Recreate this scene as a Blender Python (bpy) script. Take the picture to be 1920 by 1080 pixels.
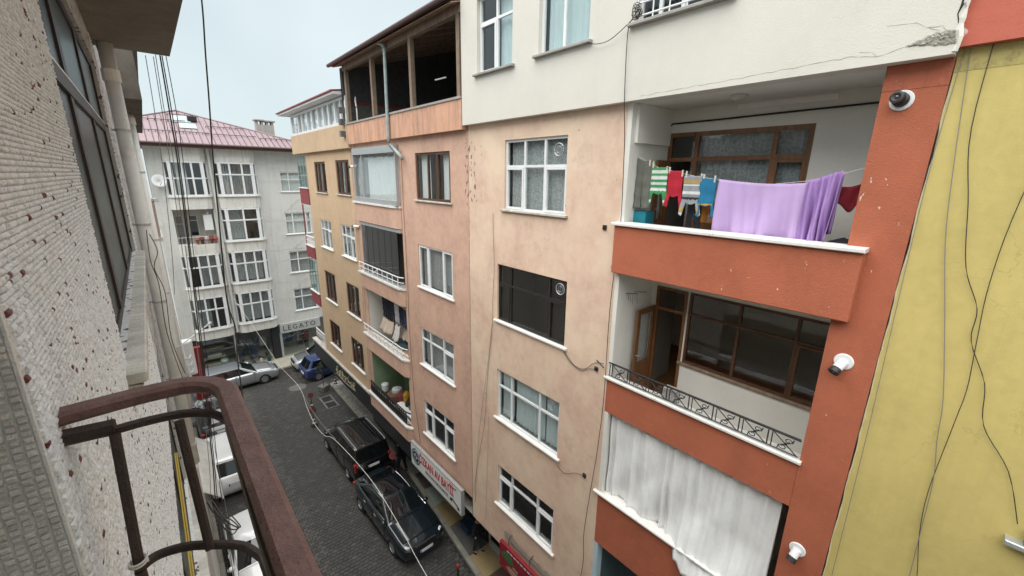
import bpy, bmesh, math, random
import numpy as np
from mathutils import Vector, Matrix
random.seed(7); RNG = np.random.default_rng(7)
S = bpy.context.scene
COL = S.collection
for o in list(bpy.data.objects): bpy.data.objects.remove(o)

# ------------------------------------------------------------------ camera, sky, light, exposure
cam_data = bpy.data.cameras.new("camera"); cam = bpy.data.objects.new("camera", cam_data); COL.objects.link(cam)
cam_data.sensor_width = 36.0; cam_data.sensor_fit = 'HORIZONTAL'
cam_data.lens = 779.41 / 1920 * 36
cam_data.clip_start = 0.03; cam_data.clip_end = 2000
YAW, PITCH, ROLL = 0.71065, 0.26053, 0.013812
def rotm(axis, a): return Matrix.Rotation(a, 3, axis)
def cam_matrix():
    cy, sy, cp, sp, cr, sr = math.cos(YAW), math.sin(YAW), math.cos(PITCH), math.sin(PITCH), math.cos(ROLL), math.sin(ROLL)
    Ry = Matrix(((cy, -sy, 0), (sy, cy, 0), (0, 0, 1)))
    B = Matrix(((1, 0, 0), (0, 0, -1), (0, 1, 0)))
    P = Matrix(((1, 0, 0), (0, cp, -sp), (0, sp, cp)))
    R = Matrix(((cr, -sr, 0), (sr, cr, 0), (0, 0, 1)))
    return R @ P @ B @ Ry            # world -> (right, down, forward)
W2C = cam_matrix()
CH = 13.6                             # eye height above the street
rows = [W2C[0], -W2C[1], -W2C[2]]
mw = Matrix((rows[0], rows[1], rows[2])).transposed().to_4x4(); mw.translation = (0, 0, CH)
cam.matrix_world = mw
S.camera = cam

world = bpy.data.worlds.new("World"); S.world = world; world.use_nodes = True
nt = world.node_tree; nt.nodes.clear()
w_out = nt.nodes.new('ShaderNodeOutputWorld'); w_bg = nt.nodes.new('ShaderNodeBackground')
sky = nt.nodes.new('ShaderNodeTexSky'); sky.sky_type = 'NISHITA'; sky.sun_disc = False
SUN_EL, SUN_AZ = math.radians(74), math.radians(255)
sky.sun_elevation = SUN_EL; sky.sun_rotation = SUN_AZ
sky.air_density = 1.0; sky.dust_density = 2.0
mixs = nt.nodes.new('ShaderNodeMix'); mixs.data_type = 'RGBA'
mixs.inputs[0].default_value = 0.93
# high cloud layer: an even pale grey veil, slightly uneven
tcw = nt.nodes.new('ShaderNodeTexCoord'); nzw = nt.nodes.new('ShaderNodeTexNoise')
nzw.inputs['Scale'].default_value = 2.4; nzw.inputs['Detail'].default_value = 3
rmp = nt.nodes.new('ShaderNodeValToRGB')
rmp.color_ramp.elements[0].position = 0.3; rmp.color_ramp.elements[1].position = 0.7
rmp.color_ramp.elements[0].color = (2.95, 3.42, 3.54, 1); rmp.color_ramp.elements[1].color = (3.65, 4.1, 4.16, 1)
nt.links.new(tcw.outputs['Generated'], nzw.inputs['Vector']); nt.links.new(nzw.outputs['Fac'], rmp.inputs[0])
nt.links.new(sky.outputs[0], mixs.inputs[6]); nt.links.new(rmp.outputs[0], mixs.inputs[7])
nt.links.new(mixs.outputs[2], w_bg.inputs['Color']); w_bg.inputs['Strength'].default_value = 0.05
nt.links.new(w_bg.outputs[0], w_out.inputs[0])

sl = bpy.data.lights.new("sun", 'SUN'); so = bpy.data.objects.new("sun", sl); COL.objects.link(so)
sl.energy = 1.5; sl.angle = math.radians(95); sl.color = (1.0, 0.97, 0.93)
so.rotation_euler = Vector((-math.sin(SUN_AZ) * math.cos(SUN_EL), -math.cos(SUN_AZ) * math.cos(SUN_EL), -math.sin(SUN_EL))).to_track_quat('-Z', 'Y').to_euler()
S.view_settings.view_transform = 'Standard'; S.view_settings.look = 'None'
S.view_settings.gamma = 1; S.view_settings.use_curve_mapping = False
S.view_settings.exposure = 2.22
S.render.engine = 'CYCLES'
S.cycles.max_bounces = 10; S.cycles.diffuse_bounces = 6; S.cycles.glossy_bounces = 4; S.cycles.transparent_max_bounces = 16
S.cycles.use_denoising = True

# ------------------------------------------------------------------ materials
MATS = {}
def _n(nt, t, **kw):
    n = nt.nodes.new(t)
    for k, v in kw.items(): setattr(n, k, v)
    return n
def mat(name, col, rough=0.6, metal=0.0, var=0.0, vscale=6.0, bump=0.0, bscale=60.0, spec=0.5, streak=0.0, col2=None, stain=0.0, stain_col=(0.05, 0.05, 0.045),
        stain_scale=1.2, crack=0.0, coat=0.0, flakes=0.0, flake_col=(0.6, 0.58, 0.55), flake_scale=9.0, sss=0.0, grain=None, emit=None, alpha=None, streak_lo=0.5, streak_v=(7, 7, 0.35)):
    if name in MATS: return MATS[name]
    m = bpy.data.materials.new(name); m.use_nodes = True; nt = m.node_tree
    b = nt.nodes['Principled BSDF']; b.inputs['Roughness'].default_value = rough; b.inputs['Metallic'].default_value = metal
    b.inputs['Specular IOR Level'].default_value = spec
    if coat: b.inputs['Coat Weight'].default_value = coat; b.inputs['Coat Roughness'].default_value = 0.04
    L = nt.links.new
    pos = _n(nt, 'ShaderNodeNewGeometry').outputs['Position']
    cur = None
    def base():
        nonlocal cur
        if cur is None:
            r = _n(nt, 'ShaderNodeRGB'); r.outputs[0].default_value = (*col, 1); cur = r.outputs[0]
        return cur
    def mix(fac, b_, mode='MIX'):
        nonlocal cur
        x = _n(nt, 'ShaderNodeMix', data_type='RGBA', blend_type=mode)
        if isinstance(fac, float): x.inputs[0].default_value = fac
        else: L(fac, x.inputs[0])
        L(base(), x.inputs[6])
        if isinstance(b_, tuple): x.inputs[7].default_value = (*b_, 1)
        else: L(b_, x.inputs[7])
        cur = x.outputs[2]
    def noise(scale, detail=4, vec=None, rough_=0.6):
        n = _n(nt, 'ShaderNodeTexNoise'); n.inputs['Scale'].default_value = scale; n.inputs['Detail'].default_value = detail; n.inputs['Roughness'].default_value = rough_
        L(vec or pos, n.inputs['Vector']); return n.outputs['Fac']
    def ramp(f, a, b_, c0=0.0, c1=1.0):
        r = _n(nt, 'ShaderNodeMapRange'); r.inputs['From Min'].default_value = a; r.inputs['From Max'].default_value = b_
        r.inputs['To Min'].default_value = c0; r.inputs['To Max'].default_value = c1; L(f, r.inputs[0]); return r.outputs[0]
    def scaled(v):
        mp = _n(nt, 'ShaderNodeMapping'); mp.inputs['Scale'].default_value = v; L(pos, mp.inputs['Vector']); return mp.outputs[0]
    base()
    if var or col2:
        c2 = col2 or tuple(max(0, c * (1 - var)) for c in col)
        mix(ramp(noise(vscale, 6), 0.36, 0.62), c2)
        if var: mix(ramp(noise(vscale * 7, 3), 0.35, 0.7, 0, 0.5), tuple(min(1, c * (1 + var * 0.5)) for c in col))
    if streak:
        mix(ramp(noise(1.0, 5, scaled(streak_v)), streak_lo, streak_lo + 0.28, 0, streak), stain_col)
    if stain:
        mix(ramp(noise(stain_scale, 7, None, 0.72), 0.55, 0.78, 0, stain), stain_col)
    if flakes:
        mix(ramp(noise(flake_scale, 6, None, 0.7), 0.66 - 0.1 * flakes, 0.685 - 0.1 * flakes), flake_col)
    if crack:
        vo = _n(nt, 'ShaderNodeTexVoronoi', feature='DISTANCE_TO_EDGE'); vo.inputs['Scale'].default_value = 0.55
        wn = _n(nt, 'ShaderNodeTexNoise'); wn.inputs['Scale'].default_value = 2.5; wn.inputs['Detail'].default_value = 5
        L(pos, wn.inputs['Vector'])
        ad = _n(nt, 'ShaderNodeMix', data_type='RGBA', blend_type='ADD'); ad.inputs[0].default_value = 0.9
        L(pos, ad.inputs[6]); L(wn.outputs['Color'], ad.inputs[7]); L(ad.outputs[2], vo.inputs['Vector'])
        k = ramp(vo.outputs['Distance'], 0.0, 0.006, 1, 0)
        g = ramp(noise(0.8, 3), 0.5, 0.6)
        mu = _n(nt, 'ShaderNodeMath', operation='MULTIPLY'); L(k, mu.inputs[0]); L(g, mu.inputs[1])
        m2 = _n(nt, 'ShaderNodeMath', operation='MULTIPLY'); L(mu.outputs[0], m2.inputs[0]); m2.inputs[1].default_value = crack
        mix(m2.outputs[0], tuple(c * 0.35 for c in col))
    if grain:
        mix(ramp(noise(1.0, 6, scaled(grain)), 0.35, 0.7, 0, 0.8), tuple(c * 0.45 for c in col))
    L(cur, b.inputs['Base Color'])
    if bump:
        bp = _n(nt, 'ShaderNodeBump'); bp.inputs['Strength'].default_value = bump; bp.inputs['Distance'].default_value = 0.01
        L(noise(bscale, 5), bp.inputs['Height']); L(bp.outputs[0], b.inputs['Normal'])
    if rough < 0.5 and var:
        L(ramp(noise(vscale * 3, 4), 0.3, 0.7, rough, min(1, rough + 0.18)), b.inputs['Roughness'])
    if emit: b.inputs['Emission Color'].default_value = (*emit[:3], 1); b.inputs['Emission Strength'].default_value = emit[3]
    MATS[name] = m; return m

def add_spots(m, y0, y1, z0, z1, col, scale=16.0, thr=0.60):
    """peeling specks that gather near one edge of a wall"""
    nt = m.node_tree; b = nt.nodes['Principled BSDF']; L = nt.links.new; src = b.inputs['Base Color'].links[0].from_socket
    g = nt.nodes.new('ShaderNodeNewGeometry'); s = nt.nodes.new('ShaderNodeSeparateXYZ'); L(g.outputs['Position'], s.inputs[0])
    def rng(o, a, c):
        r = nt.nodes.new('ShaderNodeMapRange'); r.inputs['From Min'].default_value = a; r.inputs['From Max'].default_value = c; L(o, r.inputs[0]); return r.outputs[0]
    def mul(a, c):
        q = nt.nodes.new('ShaderNodeMath'); q.operation = 'MULTIPLY'; L(a, q.inputs[0]); L(c, q.inputs[1]); return q.outputs[0]
    k = mul(rng(s.outputs['Y'], y0, y1), mul(rng(s.outputs['Z'], z0, z0 + 0.8), rng(s.outputs['Z'], z1 + 0.1, z1 - 0.2)))
    mp = nt.nodes.new('ShaderNodeMapping'); mp.inputs['Scale'].default_value = (1, 1, 0.55); L(g.outputs['Position'], mp.inputs['Vector'])
    n = nt.nodes.new('ShaderNodeTexNoise'); n.inputs['Scale'].default_value = scale; n.inputs['Detail'].default_value = 3; L(mp.outputs[0], n.inputs['Vector'])
    a = nt.nodes.new('ShaderNodeMath'); a.operation = 'MULTIPLY_ADD'; L(k, a.inputs[0]); a.inputs[1].default_value = 0.16; L(n.outputs['Fac'], a.inputs[2])
    f = rng(a.outputs[0], thr + 0.14, thr + 0.16)
    x = nt.nodes.new('ShaderNodeMix'); x.data_type = 'RGBA'; L(f, x.inputs[0]); L(src, x.inputs[6]); x.inputs[7].default_value = (*col, 1); L(x.outputs[2], b.inputs['Base Color'])
def glass_mat(name, tint=(0.93, 0.95, 0.95), refl=1.0, rough=0.0):
    if name in MATS: return MATS[name]
    m = bpy.data.materials.new(name); m.use_nodes = True; nt = m.node_tree; nt.nodes.clear()
    o = nt.nodes.new('ShaderNodeOutputMaterial'); mx = nt.nodes.new('ShaderNodeMixShader'); t = nt.nodes.new('ShaderNodeBsdfTransparent'); g = nt.nodes.new('ShaderNodeBsdfGlossy')
    t.inputs[0].default_value = (*tint, 1); g.inputs['Roughness'].default_value = rough; g.inputs[0].default_value = (0.95, 0.98, 1, 1)
    lf = nt.nodes.new('ShaderNodeLayerWeight'); lf.inputs['Blend'].default_value = 0.5
    pw_ = nt.nodes.new('ShaderNodeMath'); pw_.operation = 'POWER'; pw_.inputs[1].default_value = 4.2; nt.links.new(lf.outputs['Facing'], pw_.inputs[0])
    lw = nt.nodes.new('ShaderNodeMapRange'); lw.inputs['To Min'].default_value = 0.045; lw.inputs['To Max'].default_value = 1.0; nt.links.new(pw_.outputs[0], lw.inputs[0])
    # slightly wavy panes
    ge = nt.nodes.new('ShaderNodeNewGeometry'); nz = nt.nodes.new('ShaderNodeTexNoise'); nz.inputs['Scale'].default_value = 1.3; nz.inputs['Detail'].default_value = 1
    bp = nt.nodes.new('ShaderNodeBump'); bp.inputs['Strength'].default_value = 0.12; bp.inputs['Distance'].default_value = 0.02
    nt.links.new(ge.outputs['Position'], nz.inputs['Vector']); nt.links.new(nz.outputs['Fac'], bp.inputs['Height']); nt.links.new(bp.outputs[0], g.inputs['Normal'])
    mu = nt.nodes.new('ShaderNodeMath'); mu.operation = 'MULTIPLY'; mu.inputs[1].default_value = refl; mu.use_clamp = True
    nt.links.new(lw.outputs[0], mu.inputs[0]); nt.links.new(mu.outputs[0], mx.inputs[0]); nt.links.new(t.outputs[0], mx.inputs[1]); nt.links.new(g.outputs[0], mx.inputs[2]); nt.links.new(mx.outputs[0], o.inputs[0])
    MATS[name] = m; return m

M = {}
M['peach'] = mat('peach_stucco', (0.72, 0.56, 0.42), 0.9, var=0.10, vscale=0.75, bump=0.6, bscale=45, streak=0.16, streak_v=(3, 3, 0.5), stain=0.55, stain_col=(0.42, 0.30, 0.235), stain_scale=1.7, crack=0.3, col2=(0.60, 0.405, 0.31))
M['salmon'] = mat('salmon_stucco', (0.60, 0.385, 0.29), 0.9, var=0.2, vscale=0.9, bump=0.5, bscale=45, streak=0.22, streak_v=(3, 3, 0.5), stain=0.5, stain_col=(0.36, 0.21, 0.155), crack=0.4)
M['salmon_dirty'] = mat('stained_salmon_stucco', (0.62, 0.35, 0.235), 0.9, var=0.15, vscale=0.9, bump=0.4, bscale=55, streak=0.75, stain=0.7, stain_col=(0.22, 0.15, 0.115), streak_lo=0.45, streak_v=(5, 5, 0.6))
M['tan'] = mat('ochre_stucco', (0.55, 0.395, 0.255), 0.9, var=0.12, vscale=0.9, bump=0.4, bscale=55, streak=0.28, streak_v=(3, 3, 0.5), stain=0.5, stain_col=(0.36, 0.25, 0.15), crack=0.4)
M['orange'] = mat('orange_stucco', (0.42, 0.122, 0.062), 0.85, var=0.14, vscale=1.6, bump=0.8, bscale=60, streak=0.3, streak_v=(3, 3, 0.5), stain=0.45, stain_col=(0.28, 0.085, 0.05), flakes=-0.25, flake_col=(0.60, 0.40, 0.32), flake_scale=7)
M['yellow'] = mat('yellow_stucco', (0.57, 0.465, 0.165), 0.9, var=0.14, vscale=1.1, bump=0.35, bscale=90, streak=0.4, stain=0.5, stain_col=(0.44, 0.36, 0.13), stain_scale=0.9, crack=0.25)
M['cream'] = mat('cream_stucco', (0.64, 0.61, 0.55), 0.9, var=0.05, vscale=0.8, bump=0.35, bscale=60, streak=0.15, stain=0.3, stain_col=(0.56, 0.52, 0.45), crack=0.12)
M['white_plaster'] = mat('white_plaster', (0.72, 0.705, 0.65), 0.9, var=0.06, vscale=2, bump=0.3, bscale=60, stain=0.25, stain_col=(0.55, 0.54, 0.5))
M['grey_stucco'] = mat('pale_grey_stucco', (0.62, 0.62, 0.595), 0.95, var=0.10, vscale=0.7, bump=0.4, bscale=30, streak=0.35, stain=0.35, stain_col=(0.33, 0.31, 0.27))
M['band'] = mat('streaked_pale_band', (0.66, 0.65, 0.61), 0.95, var=0.10, vscale=0.9, streak=0.85, stain=0.3, stain_col=(0.36, 0.33, 0.27))
M['plaster_break'] = mat('broken_plaster', (0.36, 0.34, 0.29), 0.98, var=0.35, vscale=14, bump=1.0, bscale=40)
M['mould'] = mat('mouldy_plaster', (0.46, 0.42, 0.36), 0.98, var=0.3, vscale=6, stain=0.95, stain_scale=7, stain_col=(0.05, 0.05, 0.045), bump=0.6)
M['concrete'] = mat('concrete', (0.36, 0.34, 0.31), 0.95, var=0.2, vscale=3, bump=0.5, bscale=40, stain=0.5, stain_col=(0.16, 0.145, 0.125), streak=0.3)
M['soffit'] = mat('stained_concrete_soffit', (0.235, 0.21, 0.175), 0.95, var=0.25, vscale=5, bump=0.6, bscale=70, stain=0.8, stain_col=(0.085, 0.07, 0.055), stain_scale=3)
M['marble'] = mat('white_marble', (0.72, 0.71, 0.68), 0.45, var=0.12, vscale=4, stain=0.5, stain_col=(0.42, 0.41, 0.39), stain_scale=5)
M['sill_marble'] = mat('weathered_marble', (0.60, 0.575, 0.52), 0.6, var=0.22, vscale=9, stain=0.7, stain_col=(0.33, 0.31, 0.27), stain_scale=7, bump=0.5, bscale=60, grain=(3, 9, 3))
M['pvc'] = mat('white_window_frame', (0.76, 0.77, 0.775), 0.35, var=0.10, vscale=5, stain=0.35, stain_col=(0.5, 0.49, 0.46), stain_scale=4)
M['brownwood'] = mat('brown_window_wood', (0.105, 0.050, 0.028), 0.55, var=0.25, vscale=9, grain=(12, 12, 1.5))
M['varnish'] = mat('varnished_door_wood', (0.235, 0.105, 0.042), 0.4, var=0.25, vscale=6, grain=(14, 14, 1.2))
M['darkframe'] = mat('dark_window_frame', (0.022, 0.018, 0.016), 0.4, var=0.2)
M['glass'] = glass_mat('window_glass')
M['darkglass'] = glass_mat('tinted_glass', (0.3, 0.3, 0.3), 1.0)
M['smoke'] = glass_mat('smoked_balcony_glass', (0.52, 0.53, 0.53), 1.0)
M['dustyglass'] = glass_mat('dusty_glass', (0.66, 0.72, 0.72), 0.30, 0.28)
M['greenglass'] = glass_mat('greenish_glass', (0.72, 0.86, 0.83), 1.0)
M['curtain'] = mat('white_curtain', (0.74, 0.76, 0.75), 0.9, var=0.05)
M['lace'] = mat('lace_curtain', (0.50, 0.52, 0.52), 0.9, col2=(0.30, 0.32, 0.32), vscale=22)
M['bluecurtain'] = mat('pale_blue_curtain', (0.60, 0.70, 0.71), 0.9, var=0.05)
M['greycurtain'] = mat('grey_curtain', (0.34, 0.35, 0.355), 0.9, var=0.2)
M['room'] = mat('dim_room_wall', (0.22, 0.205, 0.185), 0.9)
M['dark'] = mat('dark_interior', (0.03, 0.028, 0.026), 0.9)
M['iron'] = mat('black_iron', (0.018, 0.017, 0.017), 0.5, var=0.3)
M['rail_grey'] = mat('galvanised_rail', (0.50, 0.52, 0.53), 0.4, metal=0.6, var=0.1)
M['white_metal'] = mat('white_painted_metal', (0.74, 0.75, 0.75), 0.4, var=0.08)
M['redpaint'] = mat('dark_red_paint', (0.25, 0.045, 0.05), 0.6, var=0.15)
M['terrace_wood'] = mat('weathered_timber', (0.30, 0.22, 0.16), 0.85, var=0.3, vscale=7, grain=(9, 9, 1.0))
M['roof_plank'] = mat('brown_roof_boards', (0.40, 0.25, 0.17), 0.9, var=0.35, vscale=5, grain=(1, 12, 12))
M['gutter'] = mat('brown_gutter', (0.085, 0.042, 0.038), 0.5, var=0.2)
M['greenpipe'] = mat('faded_drainpipe', (0.36, 0.43, 0.42), 0.6, var=0.3, vscale=6, stain=0.6, stain_col=(0.20, 0.20, 0.19), stain_scale=4)
M['pipe'] = mat('white_pvc_pipe', (0.76, 0.76, 0.74), 0.45, var=0.1, vscale=5, streak=0.5, stain=0.6, stain_col=(0.36, 0.33, 0.28), stain_scale=3)
M['roofsheet'] = mat('faded_red_roof_sheet', (0.23, 0.165, 0.182), 0.45, metal=0.15, var=0.18, vscale=1.2, stain=0.4, stain_col=(0.30, 0.25, 0.28))
M['rooflight'] = mat('translucent_roof_sheet', (0.30, 0.37, 0.39), 0.4, var=0.1)
M['black'] = mat('black_cladding', (0.016, 0.016, 0.019), 0.45, var=0.25, vscale=3)
M['rubber'] = mat('black_rubber', (0.015, 0.015, 0.015), 0.85)
M['cable'] = mat('black_cable', (0.03, 0.029, 0.027), 0.6)
M['greycable'] = mat('grey_cable', (0.22, 0.21, 0.19), 0.6)
M['whitecable'] = mat('white_cable', (0.62, 0.60, 0.56), 0.6)
M['handrail'] = mat('chipped_brown_paint', (0.165, 0.088, 0.078), 0.62, var=0.38, vscale=26, bump=0.45, bscale=160, stain=0.6, stain_col=(0.24, 0.17, 0.155), stain_scale=9, flakes=0.0, flake_col=(0.045, 0.028, 0.024), flake_scale=22)
M['oldiron'] = mat('rusty_brown_iron', (0.042, 0.026, 0.022), 0.6, var=0.4, vscale=30, bump=0.5, bscale=150, flakes=0.05, flake_col=(0.15, 0.055, 0.03), flake_scale=40)
M['chrome'] = mat('chrome', (0.75, 0.76, 0.78), 0.12, metal=1.0)
M['alloy'] = mat('alloy_rim', (0.45, 0.46, 0.47), 0.3, metal=0.8)
M['plate'] = mat('number_plate', (0.72, 0.73, 0.74), 0.5)
M['plate_blue'] = mat('plate_blue_strip', (0.02, 0.05, 0.3), 0.5)
M['headlight'] = mat('headlight_lens', (0.55, 0.58, 0.6), 0.1, coat=1.0)
M['taillight'] = mat('red_lamp_lens', (0.42, 0.015, 0.015), 0.15, coat=0.6)
M['carglass'] = mat('dark_car_glass', (0.006, 0.008, 0.009), 0.03, spec=0.8)
M['ground'] = mat('packed_ground', (0.10, 0.095, 0.088), 0.95, var=0.25, vscale=0.6)
M['joint'] = mat('sandy_joint', (0.026, 0.024, 0.022), 0.95, var=0.3, vscale=2)
def pm(i, c): return mat('paver_concrete_%d' % i, c, 0.42, var=0.25, vscale=2.2, bump=0.3, bscale=90, stain=0.55, stain_col=(0.024, 0.0225, 0.021), stain_scale=0.7)
M['pavers'] = [pm(0, (0.046, 0.044, 0.041)), pm(1, (0.054, 0.0515, 0.0475)), pm(2, (0.039, 0.0375, 0.0355)), pm(3, (0.075, 0.072, 0.066))]
M['kerb'] = mat('kerb_concrete', (0.27, 0.255, 0.215), 0.9, var=0.25, vscale=4, stain=0.5, stain_col=(0.11, 0.10, 0.085), bump=0.4)
M['tile_white'] = [mat('white_mosaic_%d' % i, c, 0.36, var=0.10, vscale=60, bump=0.55, bscale=260) for i, c in enumerate([(0.83, 0.86, 0.89), (0.78, 0.81, 0.84), (0.85, 0.88, 0.91), (0.71, 0.74, 0.77)])]
M['tile_red'] = mat('maroon_mosaic', (0.13, 0.028, 0.030), 0.5, var=0.25, vscale=80)
M['tile_shaded'] = [mat('shaded_mosaic_%d' % i, c, 0.6, var=0.15, vscale=90, bump=0.5, bscale=300) for i, c in enumerate([(0.60, 0.605, 0.585), (0.54, 0.545, 0.53), (0.66, 0.665, 0.64)])]  # tiles of the jamb face, its shade put into their colour as grey
M['grout'] = mat('pale_grout', (0.60, 0.63, 0.65), 0.95, var=0.1, vscale=50)
M['grout_dark'] = mat('grey_grout', (0.60, 0.60, 0.585), 0.95, var=0.12, vscale=60)

# ------------------------------------------------------------------ mesh helpers
ORIG = {}
class MB:
    """collects polygons; basis maps (u, v, n) to the place"""
    def __init__(s, org=(0, 0, 0), U=(1, 0, 0), N=None):
        s.v = []; s.f = []; s.m = []; s.cm = 0
        s.org = Vector(org); s.U = Vector(U); s.V = Vector((0, 0, 1)); s.N = s.U.cross(s.V)
    def P(s, u, v, n): p = s.org + s.U * u + s.V * v + s.N * n; return (p.x, p.y, p.z)
    def add(s, pts, faces, local=True):
        b = len(s.v)
        s.v += [s.P(*p) for p in pts] if local else [tuple(p) for p in pts]
        for f in faces: s.f.append(tuple(b + i for i in f)); s.m.append(s.cm)
    def box(s, u0, u1, v0, v1, n0, n1):
        if u0 > u1: u0, u1 = u1, u0
        if v0 > v1: v0, v1 = v1, v0
        if n0 > n1: n0, n1 = n1, n0
        s.add([(u0, v0, n0), (u1, v0, n0), (u1, v1, n0), (u0, v1, n0), (u0, v0, n1), (u1, v0, n1), (u1, v1, n1), (u0, v1, n1)],
              [(3, 2, 1, 0), (4, 5, 6, 7), (0, 1, 5, 4), (1, 2, 6, 5), (2, 3, 7, 6), (3, 0, 4, 7)])
    def cbox(s, u0, u1, v0, v1, n0, n1, c=0.006):
        """box whose outer (n1) edges are chamfered"""
        if u0 > u1: u0, u1 = u1, u0
        if v0 > v1: v0, v1 = v1, v0
        s.add([(u0, v0, n0), (u1, v0, n0), (u1, v1, n0), (u0, v1, n0), (u0, v0, n1 - c), (u1, v0, n1 - c), (u1, v1, n1 - c), (u0, v1, n1 - c),
               (u0 + c, v0 + c, n1), (u1 - c, v0 + c, n1), (u1 - c, v1 - c, n1), (u0 + c, v1 - c, n1)],
              [(0, 1, 5, 4), (1, 2, 6, 5), (2, 3, 7, 6), (3, 0, 4, 7), (4, 5, 9, 8), (5, 6, 10, 9), (6, 7, 11, 10), (7, 4, 8, 11), (8, 9, 10, 11), (3, 2, 1, 0)])
    def quad(s, a, b, c, d): s.add([a, b, c, d], [(0, 1, 2, 3)])
    def prism(s, poly, n0, n1):
        k = len(poly)
        s.add([(u, v, n0) for u, v in poly] + [(u, v, n1) for u, v in poly],
              [tuple(range(k))[::-1], tuple(range(k, 2 * k))] + [(i, (i + 1) % k, k + (i + 1) % k, k + i) for i in range(k)])
    def tube(s, path, r, k=6, closed=False, flat=None):
        """round or (flat=(w,h)) rectangular bar along a path of local points"""
        pts = [Vector(s.P(*p)) for p in path]; n = len(pts); b = len(s.v); up0 = Vector((0, 0, 1))
        for i in range(n):
            if closed: d = pts[(i + 1) % n] - pts[i - 1]
            else: d = pts[min(i + 1, n - 1)] - pts[max(i - 1, 0)]
            d = d.normalized() if d.length > 1e-9 else Vector((0, 0, 1))
            up = up0 if abs(d.z) < 0.95 else Vector((0, 1, 0))
            x = d.cross(up).normalized(); y = x.cross(d)
            rr = r[i] if isinstance(r, (list, tuple)) else r
            if flat:
                w, h = flat; c = min(w, h) * 0.25
                ring = [(-w / 2 + c, -h / 2), (w / 2 - c, -h / 2), (w / 2, -h / 2 + c), (w / 2, h / 2 - c), (w / 2 - c, h / 2), (-w / 2 + c, h / 2), (-w / 2, h / 2 - c), (-w / 2, -h / 2 + c)]
                # keep the width through corners
                if 0 < i < n - 1 or closed:
                    d1 = (pts[i] - pts[i - 1]).normalized(); cosh = max(0.35, abs(d1.dot(d)))
                    ring = [(p / cosh, q) for p, q in ring]
            else: ring = [(rr * math.cos(2 * math.pi * j / k), rr * math.sin(2 * math.pi * j / k)) for j in range(k)]
            for p, q in ring: w_ = pts[i] + x * p + y * q; s.v.append((w_.x, w_.y, w_.z))
        k = 8 if flat else k
        for i in range(n if closed else n - 1):
            i2 = (i + 1) % n
            for j in range(k): s.f.append((b + i * k + j, b + i * k + (j + 1) % k, b + i2 * k + (j + 1) % k, b + i2 * k + j)); s.m.append(s.cm)
        if not closed:
            s.f.append(tuple(b + j for j in range(k))[::-1]); s.m.append(s.cm)
            s.f.append(tuple(b + (n - 1) * k + j for j in range(k))); s.m.append(s.cm)
    def cyl(s, c, axis, r0, r1, L, k=16):
        """c: local centre of the base; axis: local direction"""
        a = Vector(axis).normalized(); t = Vector((0, 0, 1)) if abs(a.z) < 0.9 else Vector((1, 0, 0))
        x = a.cross(t).normalized(); y = a.cross(x); c = Vector(c)
        pts = []
        for rr, h in ((r0, 0), (r1, L)):
            for j in range(k):
                q = c + a * h + (x * math.cos(2 * math.pi * j / k) + y * math.sin(2 * math.pi * j / k)) * rr; pts.append(tuple(q))
        s.add(pts, [(j, (j + 1) % k, k + (j + 1) % k, k + j) for j in range(k)] + [tuple(range(k)), tuple(range(k, 2 * k))])
    def lathe(s, c, prof, k=16, axis=(0, 1, 0)):
        """prof: (radius, height) along axis in local coords"""
        a = Vector(axis).normalized(); t = Vector((0, 0, 1)) if abs(a.z) < 0.9 else Vector((1, 0, 0))
        x = a.cross(t).normalized(); y = a.cross(x); c = Vector(c); pts = []
        for rr, h in prof:
            for j in range(k):
                q = c + a * h + (x * math.cos(2 * math.pi * j / k) + y * math.sin(2 * math.pi * j / k)) * rr; pts.append(tuple(q))
        fs = []
        for i in range(len(prof) - 1):
            for j in range(k): fs.append((i * k + j, i * k + (j + 1) % k, (i + 1) * k + (j + 1) % k, (i + 1) * k + j))
        fs += [tuple(range(k))[::-1], tuple(range((len(prof) - 1) * k, len(prof) * k))]
        s.add(pts, fs)
    def grid(s, fn, nu, nv, closed_thick=0.0):
        pts = [fn(i / nu, j / nv) for j in range(nv + 1) for i in range(nu + 1)]
        fs = [(j * (nu + 1) + i, j * (nu + 1) + i + 1, (j + 1) * (nu + 1) + i + 1, (j + 1) * (nu + 1) + i) for j in range(nv) for i in range(nu)]
        s.add(pts, fs)
    def wall(s, u0, u1, v0, v1, holes=(), depth=0.16, n=0.0, jog=0.0):
        us = sorted({u0, u1, *[h[0] for h in holes], *[h[1] for h in holes]}); vs = sorted({v0, v1, *[h[2] for h in holes], *[h[3] for h in holes]})
        us = [u for u in us if u0 - 1e-6 <= u <= u1 + 1e-6]; vs = [v for v in vs if v0 - 1e-6 <= v <= v1 + 1e-6]
        for a, b in zip(us, us[1:]):
            for c, d in zip(vs, vs[1:]):
                mu, mv = (a + b) / 2, (c + d) / 2
                if any(h[0] < mu < h[1] and h[2] < mv < h[3] for h in holes): continue
                s.quad((a, c, n), (b, c, n), (b, d, n), (a, d, n))
        for h in holes:
            a, b, c, d = h[:4]; dp = h[4] if len(h) > 4 else depth
            s.quad((a, c, n), (a, d, n), (a, d, n - dp), (a, c, n - dp)); s.quad((b, d, n), (b, c, n), (b, c, n - dp), (b, d, n - dp))
            s.quad((a, d, n), (b, d, n), (b, d, n - dp), (a, d, n - dp)); s.quad((b, c, n), (a, c, n), (a, c, n - dp), (b, c, n - dp))
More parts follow.
